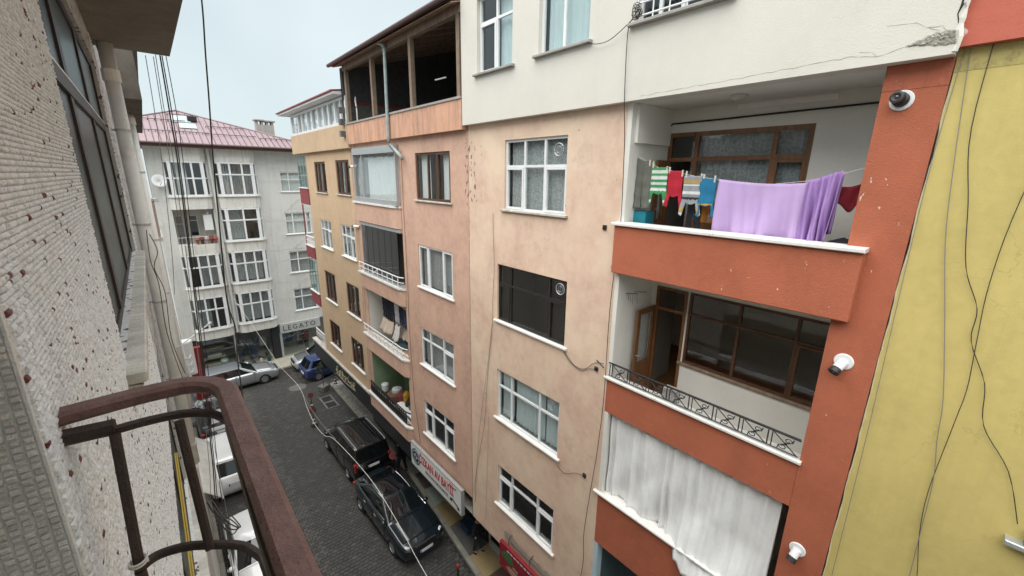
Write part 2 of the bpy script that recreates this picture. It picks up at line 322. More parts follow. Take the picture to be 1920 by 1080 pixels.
    def build(s, name, mats, parent=None, smooth=False, kind=None, label=None, bevel=0.0):
        me = bpy.data.meshes.new(name)
        o0 = ORIG.get(parent.name, Vector((0, 0, 0))) if parent else Vector((0, 0, 0))
        me.from_pydata([(x - o0.x, y - o0.y, z - o0.z) for x, y, z in s.v], [], s.f)
        ml = mats if isinstance(mats, (list, tuple)) else [mats]
        for m in ml: me.materials.append(m)
        if len(ml) > 1: me.polygons.foreach_set('material_index', s.m)
        if smooth: me.polygons.foreach_set('use_smooth', [True] * len(me.polygons))
        me.update(); me.validate()
        o = bpy.data.objects.new(name, me); COL.objects.link(o)
        if parent: o.parent = parent; ORIG[o.name] = o0
        if kind: o['kind'] = kind
        if label: o['label'] = label
        if bevel:
            b = o.modifiers.new('b', 'BEVEL'); b.width = bevel; b.segments = 2; b.limit_method = 'ANGLE'
        return o
def tag(o, label, cat, group=None):
    o['label'] = label; o['category'] = cat
    if group: o['group'] = group
    return o
def thing(name, label, cat, loc=(0, 0, 0), group=None):
    o = bpy.data.objects.new(name, None); COL.objects.link(o); o.location = loc; ORIG[o.name] = Vector(loc); o.empty_display_size = 0.2
    return tag(o, label, cat, group)
def copy_tree(o, parent=None):
    c = o.copy(); COL.objects.link(c); c.parent = parent
    for ch in list(o.children): copy_tree(ch, c)
    return c
XF = 6.6                                   # plane of the facades across the street
def R(x=XF): return MB((x, 0, 0), (0, -1, 0))          # u = -Y, n towards the street
def G(y): return MB((0, y, 0), (1, 0, 0))              # facade facing down the street, n towards the eye
def L(x): return MB((x, 0, 0), (0, 1, 0))              # the eye's own side, u = Y
def catmull(pts, n=6):
    P = [Vector(p) for p in pts]; out = []
    for i in range(len(P) - 1):
        a, b, c, d = P[max(i - 1, 0)], P[i], P[i + 1], P[min(i + 2, len(P) - 1)]
        for k in range(n):
            t = k / n; out.append(tuple(0.5 * ((2 * b) + (c - a) * t + (2 * a - 5 * b + 4 * c - d) * t * t + (3 * b - a - 3 * c + d) * t ** 3)))
    out.append(tuple(P[-1])); return out
def to_px(p):
    q = W2C @ (Vector(p) - Vector((0, 0, CH)))
    if q.z <= 0.01: return None
    return (q.x / q.z * 779.41 + 960, q.y / q.z * 779.41 + 540, q.z)
# ------------------------------------------------------------------ building pieces
def curtain_mesh(mb, u0, u1, v0, v1, n, amp=0.02, waves=None, seed=0):
    rr = random.Random(seed); waves = waves or max(3, int((u1 - u0) * 9)); ph = [rr.uniform(-0.9, 0.9) for _ in range(waves + 2)]
    nu = waves * 6
    def fn(a, b):
        w = a * waves; i = int(w)
        return (u0 + (u1 - u0) * a + 0.012 * math.sin(7 * a + 3 * b), v0 + (v1 - v0) * b, n + amp * (0.6 + 0.4 * (1 - b)) * math.sin(2 * math.pi * w + ph[i] + 0.5 * b))
    mb.grid(fn, nu, 4)
def window(parent, B, u0, u1, v0, v1, cols=(), rows=(), fm='pvc', n=-0.11, fw=0.055, sashes=(), curtain=None, glass='glass', sill=0.07, flue=None, sill_m='sill_marble',
           open_cells=(), curt_part=None, split_sash=False, sill_t=0.05, name='window', sill_ext=0.09, blinds=False):
    f = MB(B.org, B.U); d = 0.06
    us = [u0] + [u0 + (u1 - u0) * c for c in cols] + [u1]; vs = [v0] + [v0 + (v1 - v0) * r for r in rows] + [v1]
    f.box(u0, u0 + fw, v0, v1, n, n + d); f.box(u1 - fw, u1, v0, v1, n, n + d); f.box(u0 + fw, u1 - fw, v0, v0 + fw, n, n + d); f.box(u0 + fw, u1 - fw, v1 - fw, v1, n, n + d)
    for c in us[1:-1]: f.box(c - fw / 2, c + fw / 2, v0 + fw, v1 - fw, n + 0.002, n + d - 0.002)
    for r in vs[1:-1]:
        for a, b in zip(us, us[1:]): f.box(a + fw / 2, b - fw / 2, r - fw / 2, r + fw / 2, n + 0.004, n + d - 0.004)
    for (ci, ri) in sashes:
        a, b, c, e = us[ci] + fw / 2 + 0.004, us[ci + 1] - fw / 2 - 0.004, vs[ri] + fw / 2 + 0.004, vs[ri + 1] - fw / 2 - 0.004; t = 0.045; q = n + d + 0.012
        f.box(a, a + t, c, e, n + 0.01, q); f.box(b - t, b, c, e, n + 0.01, q); f.box(a + t, b - t, c, c + t, n + 0.01, q); f.box(a + t, b - t, e - t, e, n + 0.01, q)
    fo = f.build(name, M[fm], parent)
    for ci in range(len(us) - 1):
        for ri in range(len(vs) - 1):
            if (ci, ri) in open_cells: continue
            p = MB(B.org, B.U); p.box(us[ci] + 0.012, us[ci + 1] - 0.012, vs[ri] + 0.012, vs[ri + 1] - 0.012, n + 0.022, n + 0.030)
            p.build('pane', M[glass], fo)
    if sill:
        s = MB(B.org, B.U); s.cbox(u0 - sill_ext, u1 + sill_ext, v0 - sill_t + 0.007, v0 + 0.007, n - 0.02, sill, 0.008); s.build('sill', M[sill_m], fo)
    if curtain:
        parts = curt_part or [(0.0, 1.0)]
        for k, (a, b) in enumerate(parts):
            c = MB(B.org, B.U); curtain_mesh(c, u0 + fw + (u1 - u0 - 2 * fw) * a, u0 + fw + (u1 - u0 - 2 * fw) * b, v0 + 0.05, v1 - 0.02, n - 0.10, seed=int(abs(u0 * 91 + v0 * 37)) + k)
            c.build('curtain', M[curtain], fo, smooth=True)
    if flue:
        ci, ri = flue; cu, cv = us[ci] * 0.45 + us[ci + 1] * 0.55, vs[ri] * 0.45 + vs[ri + 1] * 0.55
        t = MB(B.org, B.U)
        for r_, w_ in ((0.125, 0.013), (0.07, 0.006)): t.tube([(cu + r_ * math.cos(k * math.pi / 12), cv + r_ * math.sin(k * math.pi / 12), n + 0.036) for k in range(24)], w_, 6, closed=True)
        t.tube([(cu, cv - 0.07, n + 0.036), (cu, cv + 0.07, n + 0.036)], 0.005, 4)
        t.build('flue_ring', M['rail_grey'], fo, smooth=False)
    return fo
def recess(parent, B, u0, u1, zf, zc, depth, wm, holes=(), floor_m='concrete', ceil_m=None, n0=-0.03, name='balcony_room'):
    mb = MB(B.org, B.U); mb.cm = 0
    mb.quad((u0, zf, n0), (u0, zc, n0), (u0, zc, -depth), (u0, zf, -depth)); mb.quad((u1, zc, n0), (u1, zf, n0), (u1, zf, -depth), (u1, zc, -depth))
    mb.wall(u0, u1, zf, zc, holes, 0.10, -depth)
    mb.cm = 1; mb.quad((u0, zf, n0), (u0, zf, -depth), (u1, zf, -depth), (u1, zf, n0))
    mb.cm = 2; mb.quad((u0, zc, n0), (u1, zc, n0), (u1, zc, -depth), (u0, zc, -depth))
    return mb.build(name, [M[wm], M[floor_m], M[ceil_m or wm]], parent)
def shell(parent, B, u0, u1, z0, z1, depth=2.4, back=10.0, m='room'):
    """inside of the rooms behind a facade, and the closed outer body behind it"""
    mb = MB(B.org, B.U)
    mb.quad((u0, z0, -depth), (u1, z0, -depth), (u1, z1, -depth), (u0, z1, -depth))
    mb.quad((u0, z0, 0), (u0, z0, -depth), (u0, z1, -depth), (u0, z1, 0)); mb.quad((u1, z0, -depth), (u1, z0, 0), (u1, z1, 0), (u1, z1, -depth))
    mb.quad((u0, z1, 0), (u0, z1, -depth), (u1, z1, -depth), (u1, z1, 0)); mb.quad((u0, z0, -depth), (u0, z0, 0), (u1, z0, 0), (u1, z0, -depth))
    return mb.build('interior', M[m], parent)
def plan_prism(mb, poly, v0, v1):
    k = len(poly)
    mb.add([(u, v0, n) for u, n in poly] + [(u, v1, n) for u, n in poly], [tuple(range(k))[::-1], tuple(range(k, 2 * k))] + [(i, (i + 1) % k, k + (i + 1) % k, k + i) for i in range(k)])

add_spots(M['peach'], 8.7, 9.4, 12.3, 14.7, (0.17, 0.13, 0.10))
add_spots(M['salmon'], 9.95, 9.6, 12.2, 14.6, (0.20, 0.125, 0.10), 14, 0.62)
M['dark_varnish'] = mat('dark_varnished_wood', (0.12, 0.055, 0.028), 0.4, var=0.3, vscale=6, grain=(14, 14, 1.2))
add_spots(M['orange'], 0.85, 0.95, 13.0, 13.75, (0.60, 0.50, 0.46), 15, 0.60)
# ================================================================== PEACH AND ORANGE BUILDING
pb = thing('apartment_building', 'peach and orange apartment block with cream top storey and recessed balconies', 'apartment building', (XF, 5, 0), 'apartment blocks across the street')
W = [(-8.0, -6.0, 12.83, 14.44), (-8.26, -5.84, 9.9, 11.43), (-8.26, -5.89, 6.97, 8.47), (-8.2, -5.92, 4.05, 5.40)]
b = R(); b.wall(-9.52, -4.622, 2.6, 14.87, W, 0.17)
b.quad((-9.52, 2.6, 0), (-9.52, 2.6, -1.2), (-4.622, 2.6, -1.2), (-4.622, 2.6, 0))
b.build('peach_wall', M['peach'], pb)
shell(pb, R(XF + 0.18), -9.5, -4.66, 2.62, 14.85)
window(pb, R(), *W[0], cols=(0.33, 0.655), rows=(0.63,), curtain='lace', flue=(2, 1), sashes=((0, 0), (2, 0)))
window(pb, R(), *W[1], cols=(0.2, 0.76), rows=(0.66,), fm='darkframe', glass='glass', flue=(2, 1), sashes=((0, 0), (2, 0)), sill_m='marble', fw=0.05)
window(pb, R(), *W[2], cols=(0.24, 0.70), rows=(0.66,), curtain='bluecurtain', flue=(2, 1), sashes=(), curt_part=[(0.0, 0.2), (0.25, 0.74), (0.76, 1.0)], sill_m='marble')
window(pb, R(), *W[3], cols=(0.26, 0.72), rows=(0.70,), sashes=((0, 0), (2, 0)), sill_m='marble')
# orange column, balcony parapets, jamb post
c = R(); c.box(-1.20, -0.655, 0.2, 14.60, -1.6, 0); c.build('column', M['orange'], pb)
c = R(); c.box(-1.20, -0.655, 14.602, 14.868, -1.6, 0.004); c.build('column_head', mat('mouldy_orange', (0.42, 0.125, 0.07), 0.95, var=0.15, bump=0.8, bscale=40, stain=0.95, stain_scale=3.5, stain_col=(0.085, 0.06, 0.05), streak=0.6, flakes=0.4, flake_col=(0.34, 0.30, 0.26), flake_scale=6), pb)
c = R(); c.cbox(-4.62, -1.0, 11.88, 12.77, -0.10, 0.16, 0.012); c.build('balcony_parapet', M['orange'], pb, bevel=0.008)
for u0, u1, v in ((-4.66, -2.8, 12.772), (-2.796, -0.98, 12.772)):
    c = R(); c.cbox(u0, u1, v, v + 0.055, -0.13, 0.215, 0.01); c.build('coping_stone', M['marble'], pb)
c = R(); c.box(-4.62, -1.203, 8.87, 9.62, -0.14, 0.002); c.build('balcony_parapet', M['orange'], pb)
for k, (u0, u1) in enumerate(((-4.68, -3.5), (-3.497, -2.3), (-2.297, -1.17))):
    c = R(); c.cbox(u0, u1, 9.622, 9.675, -0.17, 0.06, 0.01); c.build('coping_stone', M['marble'], pb)
c = R(); c.box(-4.62, -1.203, 5.5, 6.82, -0.14, 0.003); c.build('balcony_parapet', M['orange'], pb)
for k, (u0, u1) in enumerate(((-4.72, -3.6), (-3.597, -2.4), (-2.397, -1.22))):
    c = R(); c.cbox(u0, u1, 6.822, 6.87, -0.20, 0.07, 0.01); c.build('coping_stone', M['marble'], pb)
for v0, v1 in ((12.83, 14.868), (9.68, 11.876), (6.872, 8.868)):
    c = R(); c.box(-4.622, -4.53, v0, v1, -0.12, 0.0); c.build('jamb', M['white_plaster'], pb)
c = R(); c.box(-4.622, -4.52, 2.62, 5.498, -0.2, 0.0); c.build('jamb', mat('pale_blue_plaster', (0.45, 0.58, 0.64), 0.9, var=0.1), pb)
# balcony rooms
D = 1.25
recess(pb, R(), -4.53, -1.206, 11.95, 14.87, D, 'white_plaster', [(-4.5, -2.12, 12.0, 14.45)], n0=-0.121)
recess(pb, R(), -4.53, -1.206, 8.95, 11.875, D, 'white_plaster', [(-4.42, -3.74, 8.96, 11.45), (-3.70, -1.35, 9.95, 11.45)], n0=-0.121)
recess(pb, R(), -4.53, -1.206, 6.0, 8.865, D, 'white_plaster', [], n0=-0.121)
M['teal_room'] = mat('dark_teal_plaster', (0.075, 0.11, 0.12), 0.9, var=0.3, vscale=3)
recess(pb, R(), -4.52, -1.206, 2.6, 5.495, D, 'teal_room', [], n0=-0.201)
c = R(); c.box(-4.53, -4.47, 14.22, 14.868, -1.25, -0.122); c.build('beam', M['white_plaster'], pb)
# rooms behind the balcony doors: pale walls and a wooden floor
for z in (12.0, 8.95):
    c = R(XF + D + 0.1); c.cm = 0
    c.quad((-5.6, z, 0), (-5.6, z, -3), (-5.6, z + 2.6, -3), (-5.6, z + 2.6, 0)); c.quad((-5.6, z, -3), (-1.0, z, -3), (-1.0, z + 2.6, -3), (-5.6, z + 2.6, -3)); c.quad((-1.0, z, -3), (-1.0, z, 0), (-1.0, z + 2.6, 0), (-1.0, z + 2.6, -3))
    c.quad((-5.6, z + 2.6, 0), (-5.6, z + 2.6, -3), (-1.0, z + 2.6, -3), (-1.0, z + 2.6, 0)); c.cm = 1; c.quad((-5.6, z, -3), (-5.6, z, 0), (-1.0, z, 0), (-1.0, z, -3))
    c.build('interior', [M['white_plaster'], M['varnish']], pb)
B1 = R(XF + D)
window(pb, B1, -3.98, -2.12, 12.75, 14.45, cols=(0.72,), rows=(0.72,), fm='varnish', n=-0.05, fw=0.075, sashes=((1, 0),), curtain='lace', sill=0)
c = B1; c = MB(B1.org, B1.U); c.box(-4.5, -4.43, 12.0, 14.45, -0.05, 0.02); c.box(-4.43, -3.985, 14.38, 14.45, -0.05, 0.02); c.box(-4.43, -3.985, 13.93, 14.0, -0.05, 0.02); c.box(-3.985, -2.12, 12.68, 12.748, -0.05, 0.02)
fo = c.build('door_frame', M['varnish'], pb)
c = MB(B1.org, B1.U); c.box(-4.43, -3.99, 14.0, 14.38, -0.02, -0.012); c.build('pane', M['glass'], fo)
c = MB(B1.org, B1.U); c.box(-3.98, -2.12, 12.0, 12.68, -0.10, -0.02); c.build('parapet_wall', M['white_plaster'], pb)
c = MB(B1.org, B1.U); curtain_mesh(c, -4.15, -3.95, 12.1, 14.3, -0.25); c.build('curtain', M['lace'], pb, smooth=True)
def door_leaf(x0, y, x1, z0, z1):
    c = MB((0, y, 0), (1, 0, 0)); t = 0.04; w = 0.11
    c.box(x0, x0 + w, z0, z1, -t, 0); c.box(x1 - w, x1, z0, z1, -t, 0); c.box(x0 + w, x1 - w, z1 - w, z1, -t, 0); c.box(x0 + w, x1 - w, z0, z0 + 0.85, -t + 0.004, -0.004)
    d = c.build('door', M['varnish'], pb)
    c = MB((0, y, 0), (1, 0, 0)); c.box(x0 + w - 0.01, x1 - w + 0.01, z0 + 0.85, z1 - w, -0.026, -0.018); c.build('pane', M['glass'], d)
    c = MB((0, y, 0), (1, 0, 0)); c.tube([(x0 + 0.05, z0 + 1.05, 0.0), (x0 + 0.05, z0 + 1.05, 0.045), (x0 + 0.15, z0 + 1.05, 0.045)], 0.011, 6); c.build('handle', M['rail_grey'], d)
door_leaf(7.18, 4.40, 7.84, 8.98, 11.02)
door_leaf(7.42, 4.44, 7.84, 11.98, 13.95)
window(pb, B1, -3.70, -1.35, 9.95, 11.45, cols=(0.41, 0.80), rows=(0.70,), fm='dark_varnish', n=-0.05, fw=0.05, sashes=((2, 0),), sill=0.06, sill_m='terrace_wood')
c = MB(B1.org, B1.U); c.box(-4.42, -4.36, 8.96, 11.45, -0.05, 0.01); c.box(-3.80, -3.742, 8.96, 11.45, -0.05, 0.01); c.box(-4.36, -3.80, 11.39, 11.45, -0.05, 0.01); c.box(-4.36, -3.80, 10.95, 11.01, -0.05, 0.01); c.build('door_frame', M['varnish'], pb)
# ceiling lamp, conduit and clothes hook rail of the balconies
c = MB((7.16, 3.02, 14.868), (1, 0, 0)); c.lathe((0, 0, 0), [(0.13, 0), (0.13, -0.025), (0.10, -0.035), (0.085, -0.055), (0.05, -0.075), (0.0, -0.08)], 18); c.build('ceiling_lamp', mat('lamp_cover', (0.5, 0.47, 0.42), 0.5), pb, smooth=True)
c = R(); c.tube([(-4.55, 14.22, -1.0), (-4.53, 14.5, -1.15), (-4.45, 14.62, -1.22), (-3.6, 14.625, -1.22), (-2.8, 14.64, -1.22), (-1.25, 14.66, -1.22)], 0.016, 6); c.build('conduit', M['iron'], pb)
c = R(); c.box(-3.3, -1.9, 14.76, 14.84, -1.248, -1.235); c.build('patch', mat('fresh_paint_patch', (0.80, 0.80, 0.79), 0.8), pb)
# wrought iron guard of the middle balcony
rl = R(); nn = 0.0
for v in (9.985,): rl.tube([(-4.60, v, nn), (-1.23, v, nn)], 0.016, 6)
rl.tube([(-4.60, 9.955, nn - 0.03), (-1.23, 9.955, nn - 0.03)], 0.012, 6); rl.tube([(-4.60, 9.71, nn), (-1.23, 9.71, nn)], 0.009, 5)
ro = rl.build('railing', M['iron'], pb)
np_ = 8
for k in range(np_):
    a = -4.58 + k * (3.34 / np_); w = 3.34 / np_; p = R(); z0, z1 = 9.71, 9.955
    p.tube([(a + 0.01, z0, nn), (a + 0.01, z1, nn)], 0.011, 5); p.tube([(a + w * 0.16, z0, nn), (a + w * 0.16, z1, nn)], 0.009, 5)
    p.tube([(a + w * 0.2, z1, nn), (a + w * 0.98, z0, nn)], 0.009, 5)
    cx, cz = a + w * 0.6, (z0 + z1) / 2
    p.lathe((cx, cz, nn - 0.008), [(0.0, 0), (0.022, 0.003), (0.022, 0.014), (0.0, 0.018)], 8, axis=(0, 0, 1))
    for sx, sz in ((1, 1), (-1, -1)):
        sp = [(cx + sx * (0.03 + 0.055 * math.cos(t) * (1 - t / 9)) , cz + sz * (0.055 + 0.045 * math.sin(t) * (1 - t / 9)), nn) for t in [i * 0.55 for i in range(12)]]
        p.tube(sp, 0.008, 4)
        p.tube([(cx + sx * 0.02, cz + sz * 0.015, nn), (cx + sx * 0.085, cz + sz * 0.05, nn), (cx + sx * 0.10, cz + sz * 0.11, nn)], 0.008, 4)
    p.build('scroll_panel', M['iron'], ro)
# coil of cables hanging on the left end of the guard
c = MB(); 
rr = random.Random(3)
for k in range(9):
    r0 = rr.uniform(0.06, 0.13); cy_, cz_ = 4.58 + rr.uniform(-0.03, 0.06), 9.86 + rr.uniform(-0.04, 0.05); ph = rr.uniform(0, 6)
    c.tube([(6.55 + 0.03 * math.sin(3 * t + ph), cy_ + r0 * math.cos(t) * 0.8, cz_ + r0 * math.sin(t)) for t in [i * 2 * math.pi / 14 for i in range(14)]], 0.006, 4, closed=True)
tag(c.build('cable_coil', M['cable']), 'tangled coil of black cable on the left end of the wrought iron balcony guard', 'cable')
# cream top storey
C0 = [(-8.85, -7.57, 15.95, 17.55), (-6.76, -5.46, 15.97, 17.55), (-4.5, -3.0, 16.02, 17.5)]
BC = R(6.43)
c = MB(BC.org, BC.U); c.wall(-9.52, -0.66, 14.87, 18.6, C0, 0.2)
c.quad((-9.52, 14.87, -0.291), (-0.66, 14.87, -0.291), (-0.66, 14.87, 0), (-9.52, 14.87, 0)); c.quad((-9.52, 14.87, 0), (-9.52, 18.6, 0), (-9.52, 18.6, -8), (-9.52, 14.87, -8)); c.quad((-0.66, 18.6, 0), (-0.66, 14.87, 0), (-0.66, 14.87, -8), (-0.66, 18.6, -8)); c.quad((-9.52, 18.6, 0), (-0.66, 18.6, 0), (-0.66, 18.6, -8), (-9.52, 18.6, -8))
c.build('cream_wall', M['cream'], pb)
shell(pb, R(6.65), -9.45, -0.7, 14.9, 18.55)
window(pb, BC, *C0[0], cols=(0.5,), rows=(0.67,), curtain='bluecurtain', curt_part=[(0.45, 1.0)], sashes=((0, 0),), open_cells=(), n=-0.15, sill_m='concrete', sill=0.09)
window(pb, BC, *C0[1], cols=(0.47,), rows=(), curtain='bluecurtain', n=-0.15, sill_m='concrete', sill=0.09)
w3 = window(pb, BC, *C0[2], cols=(0.25, 0.5, 0.75), rows=(0.5,), n=-0.15, sill_m='concrete', sill=0.10)
g = MB(BC.org, BC.U)
for v in (16.10, 16.28, 16.5): g.tube([(-4.5, v, 0.04), (-3.0, v, 0.04)], 0.014, 5)
for k in range(6): g.tube([(-4.45 + k * 0.28, 16.03, 0.04), (-4.45 + k * 0.28, 16.5, 0.04)], 0.012, 5)
g.build('window_guard', M['white_metal'], pb)
c = MB(BC.org, BC.U); rr = random.Random(8)
for k in range(8):
    r0 = rr.uniform(0.04, 0.09); cu, cv = -4.43 + rr.uniform(-0.03, 0.03), 16.17 + rr.uniform(-0.05, 0.05)
    c.tube([(cu + r0 * math.cos(t), cv + r0 * math.sin(t) * 1.2, 0.075 + 0.02 * math.sin(3 * t + k)) for t in [i * 2 * math.pi / 12 for i in range(12)]], 0.006, 4, closed=True)
tag(c.build('cable_coil', M['cable']), 'bundle of black cable tied to the white window guard of the cream storey', 'cable')
# broken render at the corner of the cream storey
pl = [(-1.06, 15.005), (-1.035, 15.025), (-1.0, 15.03), (-0.97, 15.052), (-0.93, 15.056), (-0.90, 15.078), (-0.86, 15.082), (-0.83, 15.10), (-0.79, 15.092), (-0.75, 15.102), (-0.71, 15.094), (-0.685, 15.10), (-0.664, 15.06), (-0.664, 14.96), (-0.70, 14.962), (-0.74, 14.955), (-0.78, 14.968), (-0.82, 14.965), (-0.87, 14.985), (-0.92, 14.985), (-0.97, 15.0), (-1.01, 14.998)]
rr = random.Random(5); bm = bmesh.new(); bm.faces.new([bm.verts.new((u, v, 0)) for u, v in pl]); bmesh.ops.triangulate(bm, faces=bm.faces[:])
for _ in range(5):
    ed = [e for e in bm.edges if e.calc_length() > 0.025]
    if ed: bmesh.ops.subdivide_edges(bm, edges=ed, cuts=1); bmesh.ops.triangulate(bm, faces=[f for f in bm.faces if len(f.verts) > 3])
bm.verts.index_update(); c = MB(BC.org, BC.U); edge_ = {v.index for v in bm.verts if v.is_boundary}
c.add([(v.co.x + (0 if v.index in edge_ else rr.uniform(-0.004, 0.004)), v.co.y, 0.002 if v.index in edge_ else 0.003 + rr.random() ** 2 * 0.014) for v in bm.verts], [tuple(v.index for v in f.verts) for f in bm.faces]); bm.free()
c.build('broken_plaster', M['plaster_break'], pb)
def crack(B, pts, r, m, parent, seed, jit=0.012, name='crack'):
    r_ = random.Random(seed); P = []
    for a, b_ in zip(pts, pts[1:]):
        n_ = max(2, int(math.hypot(b_[0] - a[0], b_[1] - a[1]) / 0.06))
        for k in range(n_): t = k / n_; P.append((a[0] + (b_[0] - a[0]) * t + r_.uniform(-jit, jit), a[1] + (b_[1] - a[1]) * t + r_.uniform(-jit, jit), 0.0015))
    P.append((*pts[-1], 0.0015)); q = MB(B.org, B.U); q.tube(P, [r * r_.uniform(0.4, 1.5) for _ in P], 4); return q.build(name, m, parent)
crack(BC, [(-0.68, 15.09), (-0.69, 15.3), (-0.66, 15.7), (-0.69, 16.1), (-0.66, 16.9)], 0.008, M['dark'], pb, 6, 0.02)
crack(BC, [(-0.655, 14.9), (-0.65, 15.2), (-0.655, 15.6), (-0.63, 16.1), (-0.64, 16.9)], 0.022, M['white_plaster'], pb, 7, 0.015, 'broken_edge')
cs_ = mat('crack_shadow', (0.22, 0.20, 0.17), 0.95)
crack(BC, [(-1.06, 15.0), (-1.15, 14.985), (-1.28, 14.955), (-1.38, 14.97), (-1.5, 15.0), (-1.62, 14.99), (-1.9, 14.985), (-2.4, 14.965), (-2.9, 14.95), (-3.6, 14.94), (-4.3, 14.92)], 0.0013, cs_, pb, 8, 0.008)
crack(BC, [(-1.28, 14.955), (-1.33, 15.01), (-1.45, 15.03)], 0.0012, cs_, pb, 9, 0.006); crack(BC, [(-0.76, 15.10), (-0.80, 15.15), (-0.9, 15.16)], 0.0012, cs_, pb, 10, 0.006); crack(BC, [(-0.80, 15.10), (-1.0, 15.22), (-1.25, 15.25)], 0.0010, cs_, pb, 12, 0.008)
crack(R(), [(-9.515, 14.8), (-9.51, 13), (-9.515, 11), (-9.51, 8), (-9.515, 5), (-9.51, 2.7)], 0.004, M['dark'], pb, 11, 0.004)
# ================================================================== YELLOW BUILDING
yb = thing('apartment_building', 'yellow rendered house wall with a red orange band above, at the right edge', 'apartment building', (XF, -3, 0), 'apartment blocks across the street')
c = R(6.61); c.wall(-0.645, 9.0, 0.2, 14.72, (), 0.1); c.quad((-0.645, 0.2, -4), (-0.645, 0.2, 0), (-0.645, 14.72, 0), (-0.645, 14.72, -4)); c.build('yellow_wall', M['yellow'], yb)
c = R(6.61); c.wall(-0.645, 9.0, 14.722, 14.94, (), 0.1, 0.003); c.build('stained_strip', mat('mouldy_yellow', (0.50, 0.42, 0.16), 0.95, var=0.2, stain=0.95, stain_scale=3.2, stain_col=(0.07, 0.065, 0.04), bump=0.5), yb)
c = R(6.5); c.box(-0.652, 9.0, 14.94, 18.6, -4, 0); c.build('upper_band', mat('red_orange_render', (0.50, 0.13, 0.085), 0.85, var=0.1, bump=0.3, flakes=0.45, flake_col=(0.62, 0.52, 0.5), flake_scale=4), yb)
c = R(6.61); rr = random.Random(2); pth = [(-0.650 + rr.uniform(-0.005, 0.005) - 0.006 * math.sin(k * 0.8), 14.6 - k * 0.12, 0.002) for k in range(62)]
c.tube(pth, [0.003 + 0.005 * rr.random() for _ in pth], 4); c.build('crack', M['dark'], yb)
c = R(6.61); pth2 = [(u + 0.012 + rr.uniform(-0.004, 0.004), v, n) for u, v, n in pth]; c.tube(pth2, [0.004 + 0.008 * rr.random() for _ in pth], 4); c.build('broken_edge', mat('yellow_chipped_edge', (0.60, 0.54, 0.34), 0.95), yb)
# lamp bracket on the yellow wall at the right edge
c = R(6.61); c.box(0.78, 1.1, 9.83, 9.90, 0.0, 0.10); c.box(0.86, 1.0, 9.90, 10.05, 0.0, 0.12)
lb = thing('wall_lamp', 'grey metal wall lamp bracket on the yellow wall where a cable ends', 'wall lamp', (6.61, -0.8, 9.83))
c = R(6.61); c.cbox(0.73, 1.15, 9.80, 9.865, 0.0, 0.12, 0.01); c.build('tray', M['rail_grey'], lb)
c = R(6.61); c.cbox(0.86, 1.02, 9.87, 10.03, 0.0, 0.10, 0.01); c.build('junction_box', M['iron'], lb)

# ================================================================== SALMON BUILDING
sb = thing('apartment_building', 'salmon pink apartment block with timber roof terrace and a column of balconies', 'apartment building', (XF, 13.7, 0), 'apartment blocks across the street')
SW = [(-12.46, -10.42, 12.85, 14.29), (-12.52, -10.41, 9.95, 11.39), (-12.6, -10.46, 7.03, 8.45), (-12.6, -10.56, 4.18, 5.59)]
BAY = [(-17.35, -13.62, 12.6, 14.60, 0.03), (-17.35, -13.62, 9.66, 11.75, 0.03), (-17.35, -13.66, 6.85, 8.9, 0.03), (-17.4, -13.75, 3.9, 6.0, 0.03)]
c = R(); c.wall(-17.95, -9.522, 3.3, 14.78, SW + BAY, 0.15); c.quad((-17.95, 3.3, 0), (-17.95, 3.3, -1.2), (-9.522, 3.3, -1.2), (-9.522, 3.3, 0)); c.build('wall', M['salmon'], sb)
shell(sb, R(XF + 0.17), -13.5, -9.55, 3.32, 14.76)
window(sb, R(), *SW[0], cols=(0.36, 0.62), fm='brownwood', curtain='curtain', curt_part=[(0.0, 0.30), (0.70, 1.0)], sashes=((2, 0),), fw=0.07, n=-0.09)
window(sb, R(), *SW[1], cols=(0.3, 0.72), curtain='greycurtain', sashes=((0, 0), (2, 0)), n=-0.09, sill_m='marble')
window(sb, R(), *SW[2], cols=(0.29, 0.69), rows=(0.70,), curtain='greycurtain', n=-0.09, sill_m='marble', sashes=((2, 0),))
window(sb, R(), *SW[3], cols=(0.29, 0.69), rows=(0.70,), n=-0.09, sill_m='marble', sashes=((0, 0), (2, 0)))
def bay_poly(u0, u1, out): return [(u0, 0.001), (u0 + 0.05, out), (u1 - 0.22, out), (u1, 0.03), (u1, 0.001)]
for z0, z1 in ((11.78, 12.50), (8.93, 9.55), (6.05, 6.72), (3.16, 3.78)):
    c = R(); plan_prism(c, bay_poly(-17.62, -13.6, 0.14), z0, z1); c.build('balcony_parapet', M['salmon'], sb)
for z, out in ((12.503, 0.2), (9.553, 0.2), (6.723, 0.2), (3.783, 0.2)):
    c = R(); plan_prism(c, [(-17.68, -0.18), (-17.68, out), (-13.84, out), (-13.56, 0.06), (-13.56, -0.18)], z, z + 0.07); c.build('coping_stone', M['marble'], sb)
green = mat('green_plaster', (0.23, 0.33, 0.20), 0.9, var=0.15, vscale=1.5)
recess(sb, R(), -17.35, -13.63, 11.9, 14.6, 1.3, 'white_plaster'); recess(sb, R(), -17.35, -13.63, 9.0, 11.75, 1.6, 'room', [(-16.9, -16.0, 9.2, 11.2), (-15.0, -14.2, 9.9, 11.2)])
recess(sb, R(), -17.35, -13.67, 6.1, 8.9, 1.4, 'white_plaster', [(-15.6, -14.4, 6.2, 8.3)], floor_m='varnish'); recess(sb, R(), -17.4, -13.76, 3.3, 6.0, 1.5, 'white_plaster')
c = R(); c.quad((-17.395, 3.4, -0.03), (-17.395, 5.99, -0.03), (-17.395, 5.99, -1.49), (-17.395, 3.4, -1.49)); c.quad((-17.39, 3.4, -1.495), (-17.39, 5.99, -1.495), (-13.78, 5.99, -1.495), (-13.78, 3.4, -1.495)); c.build('green_wall', green, sb)
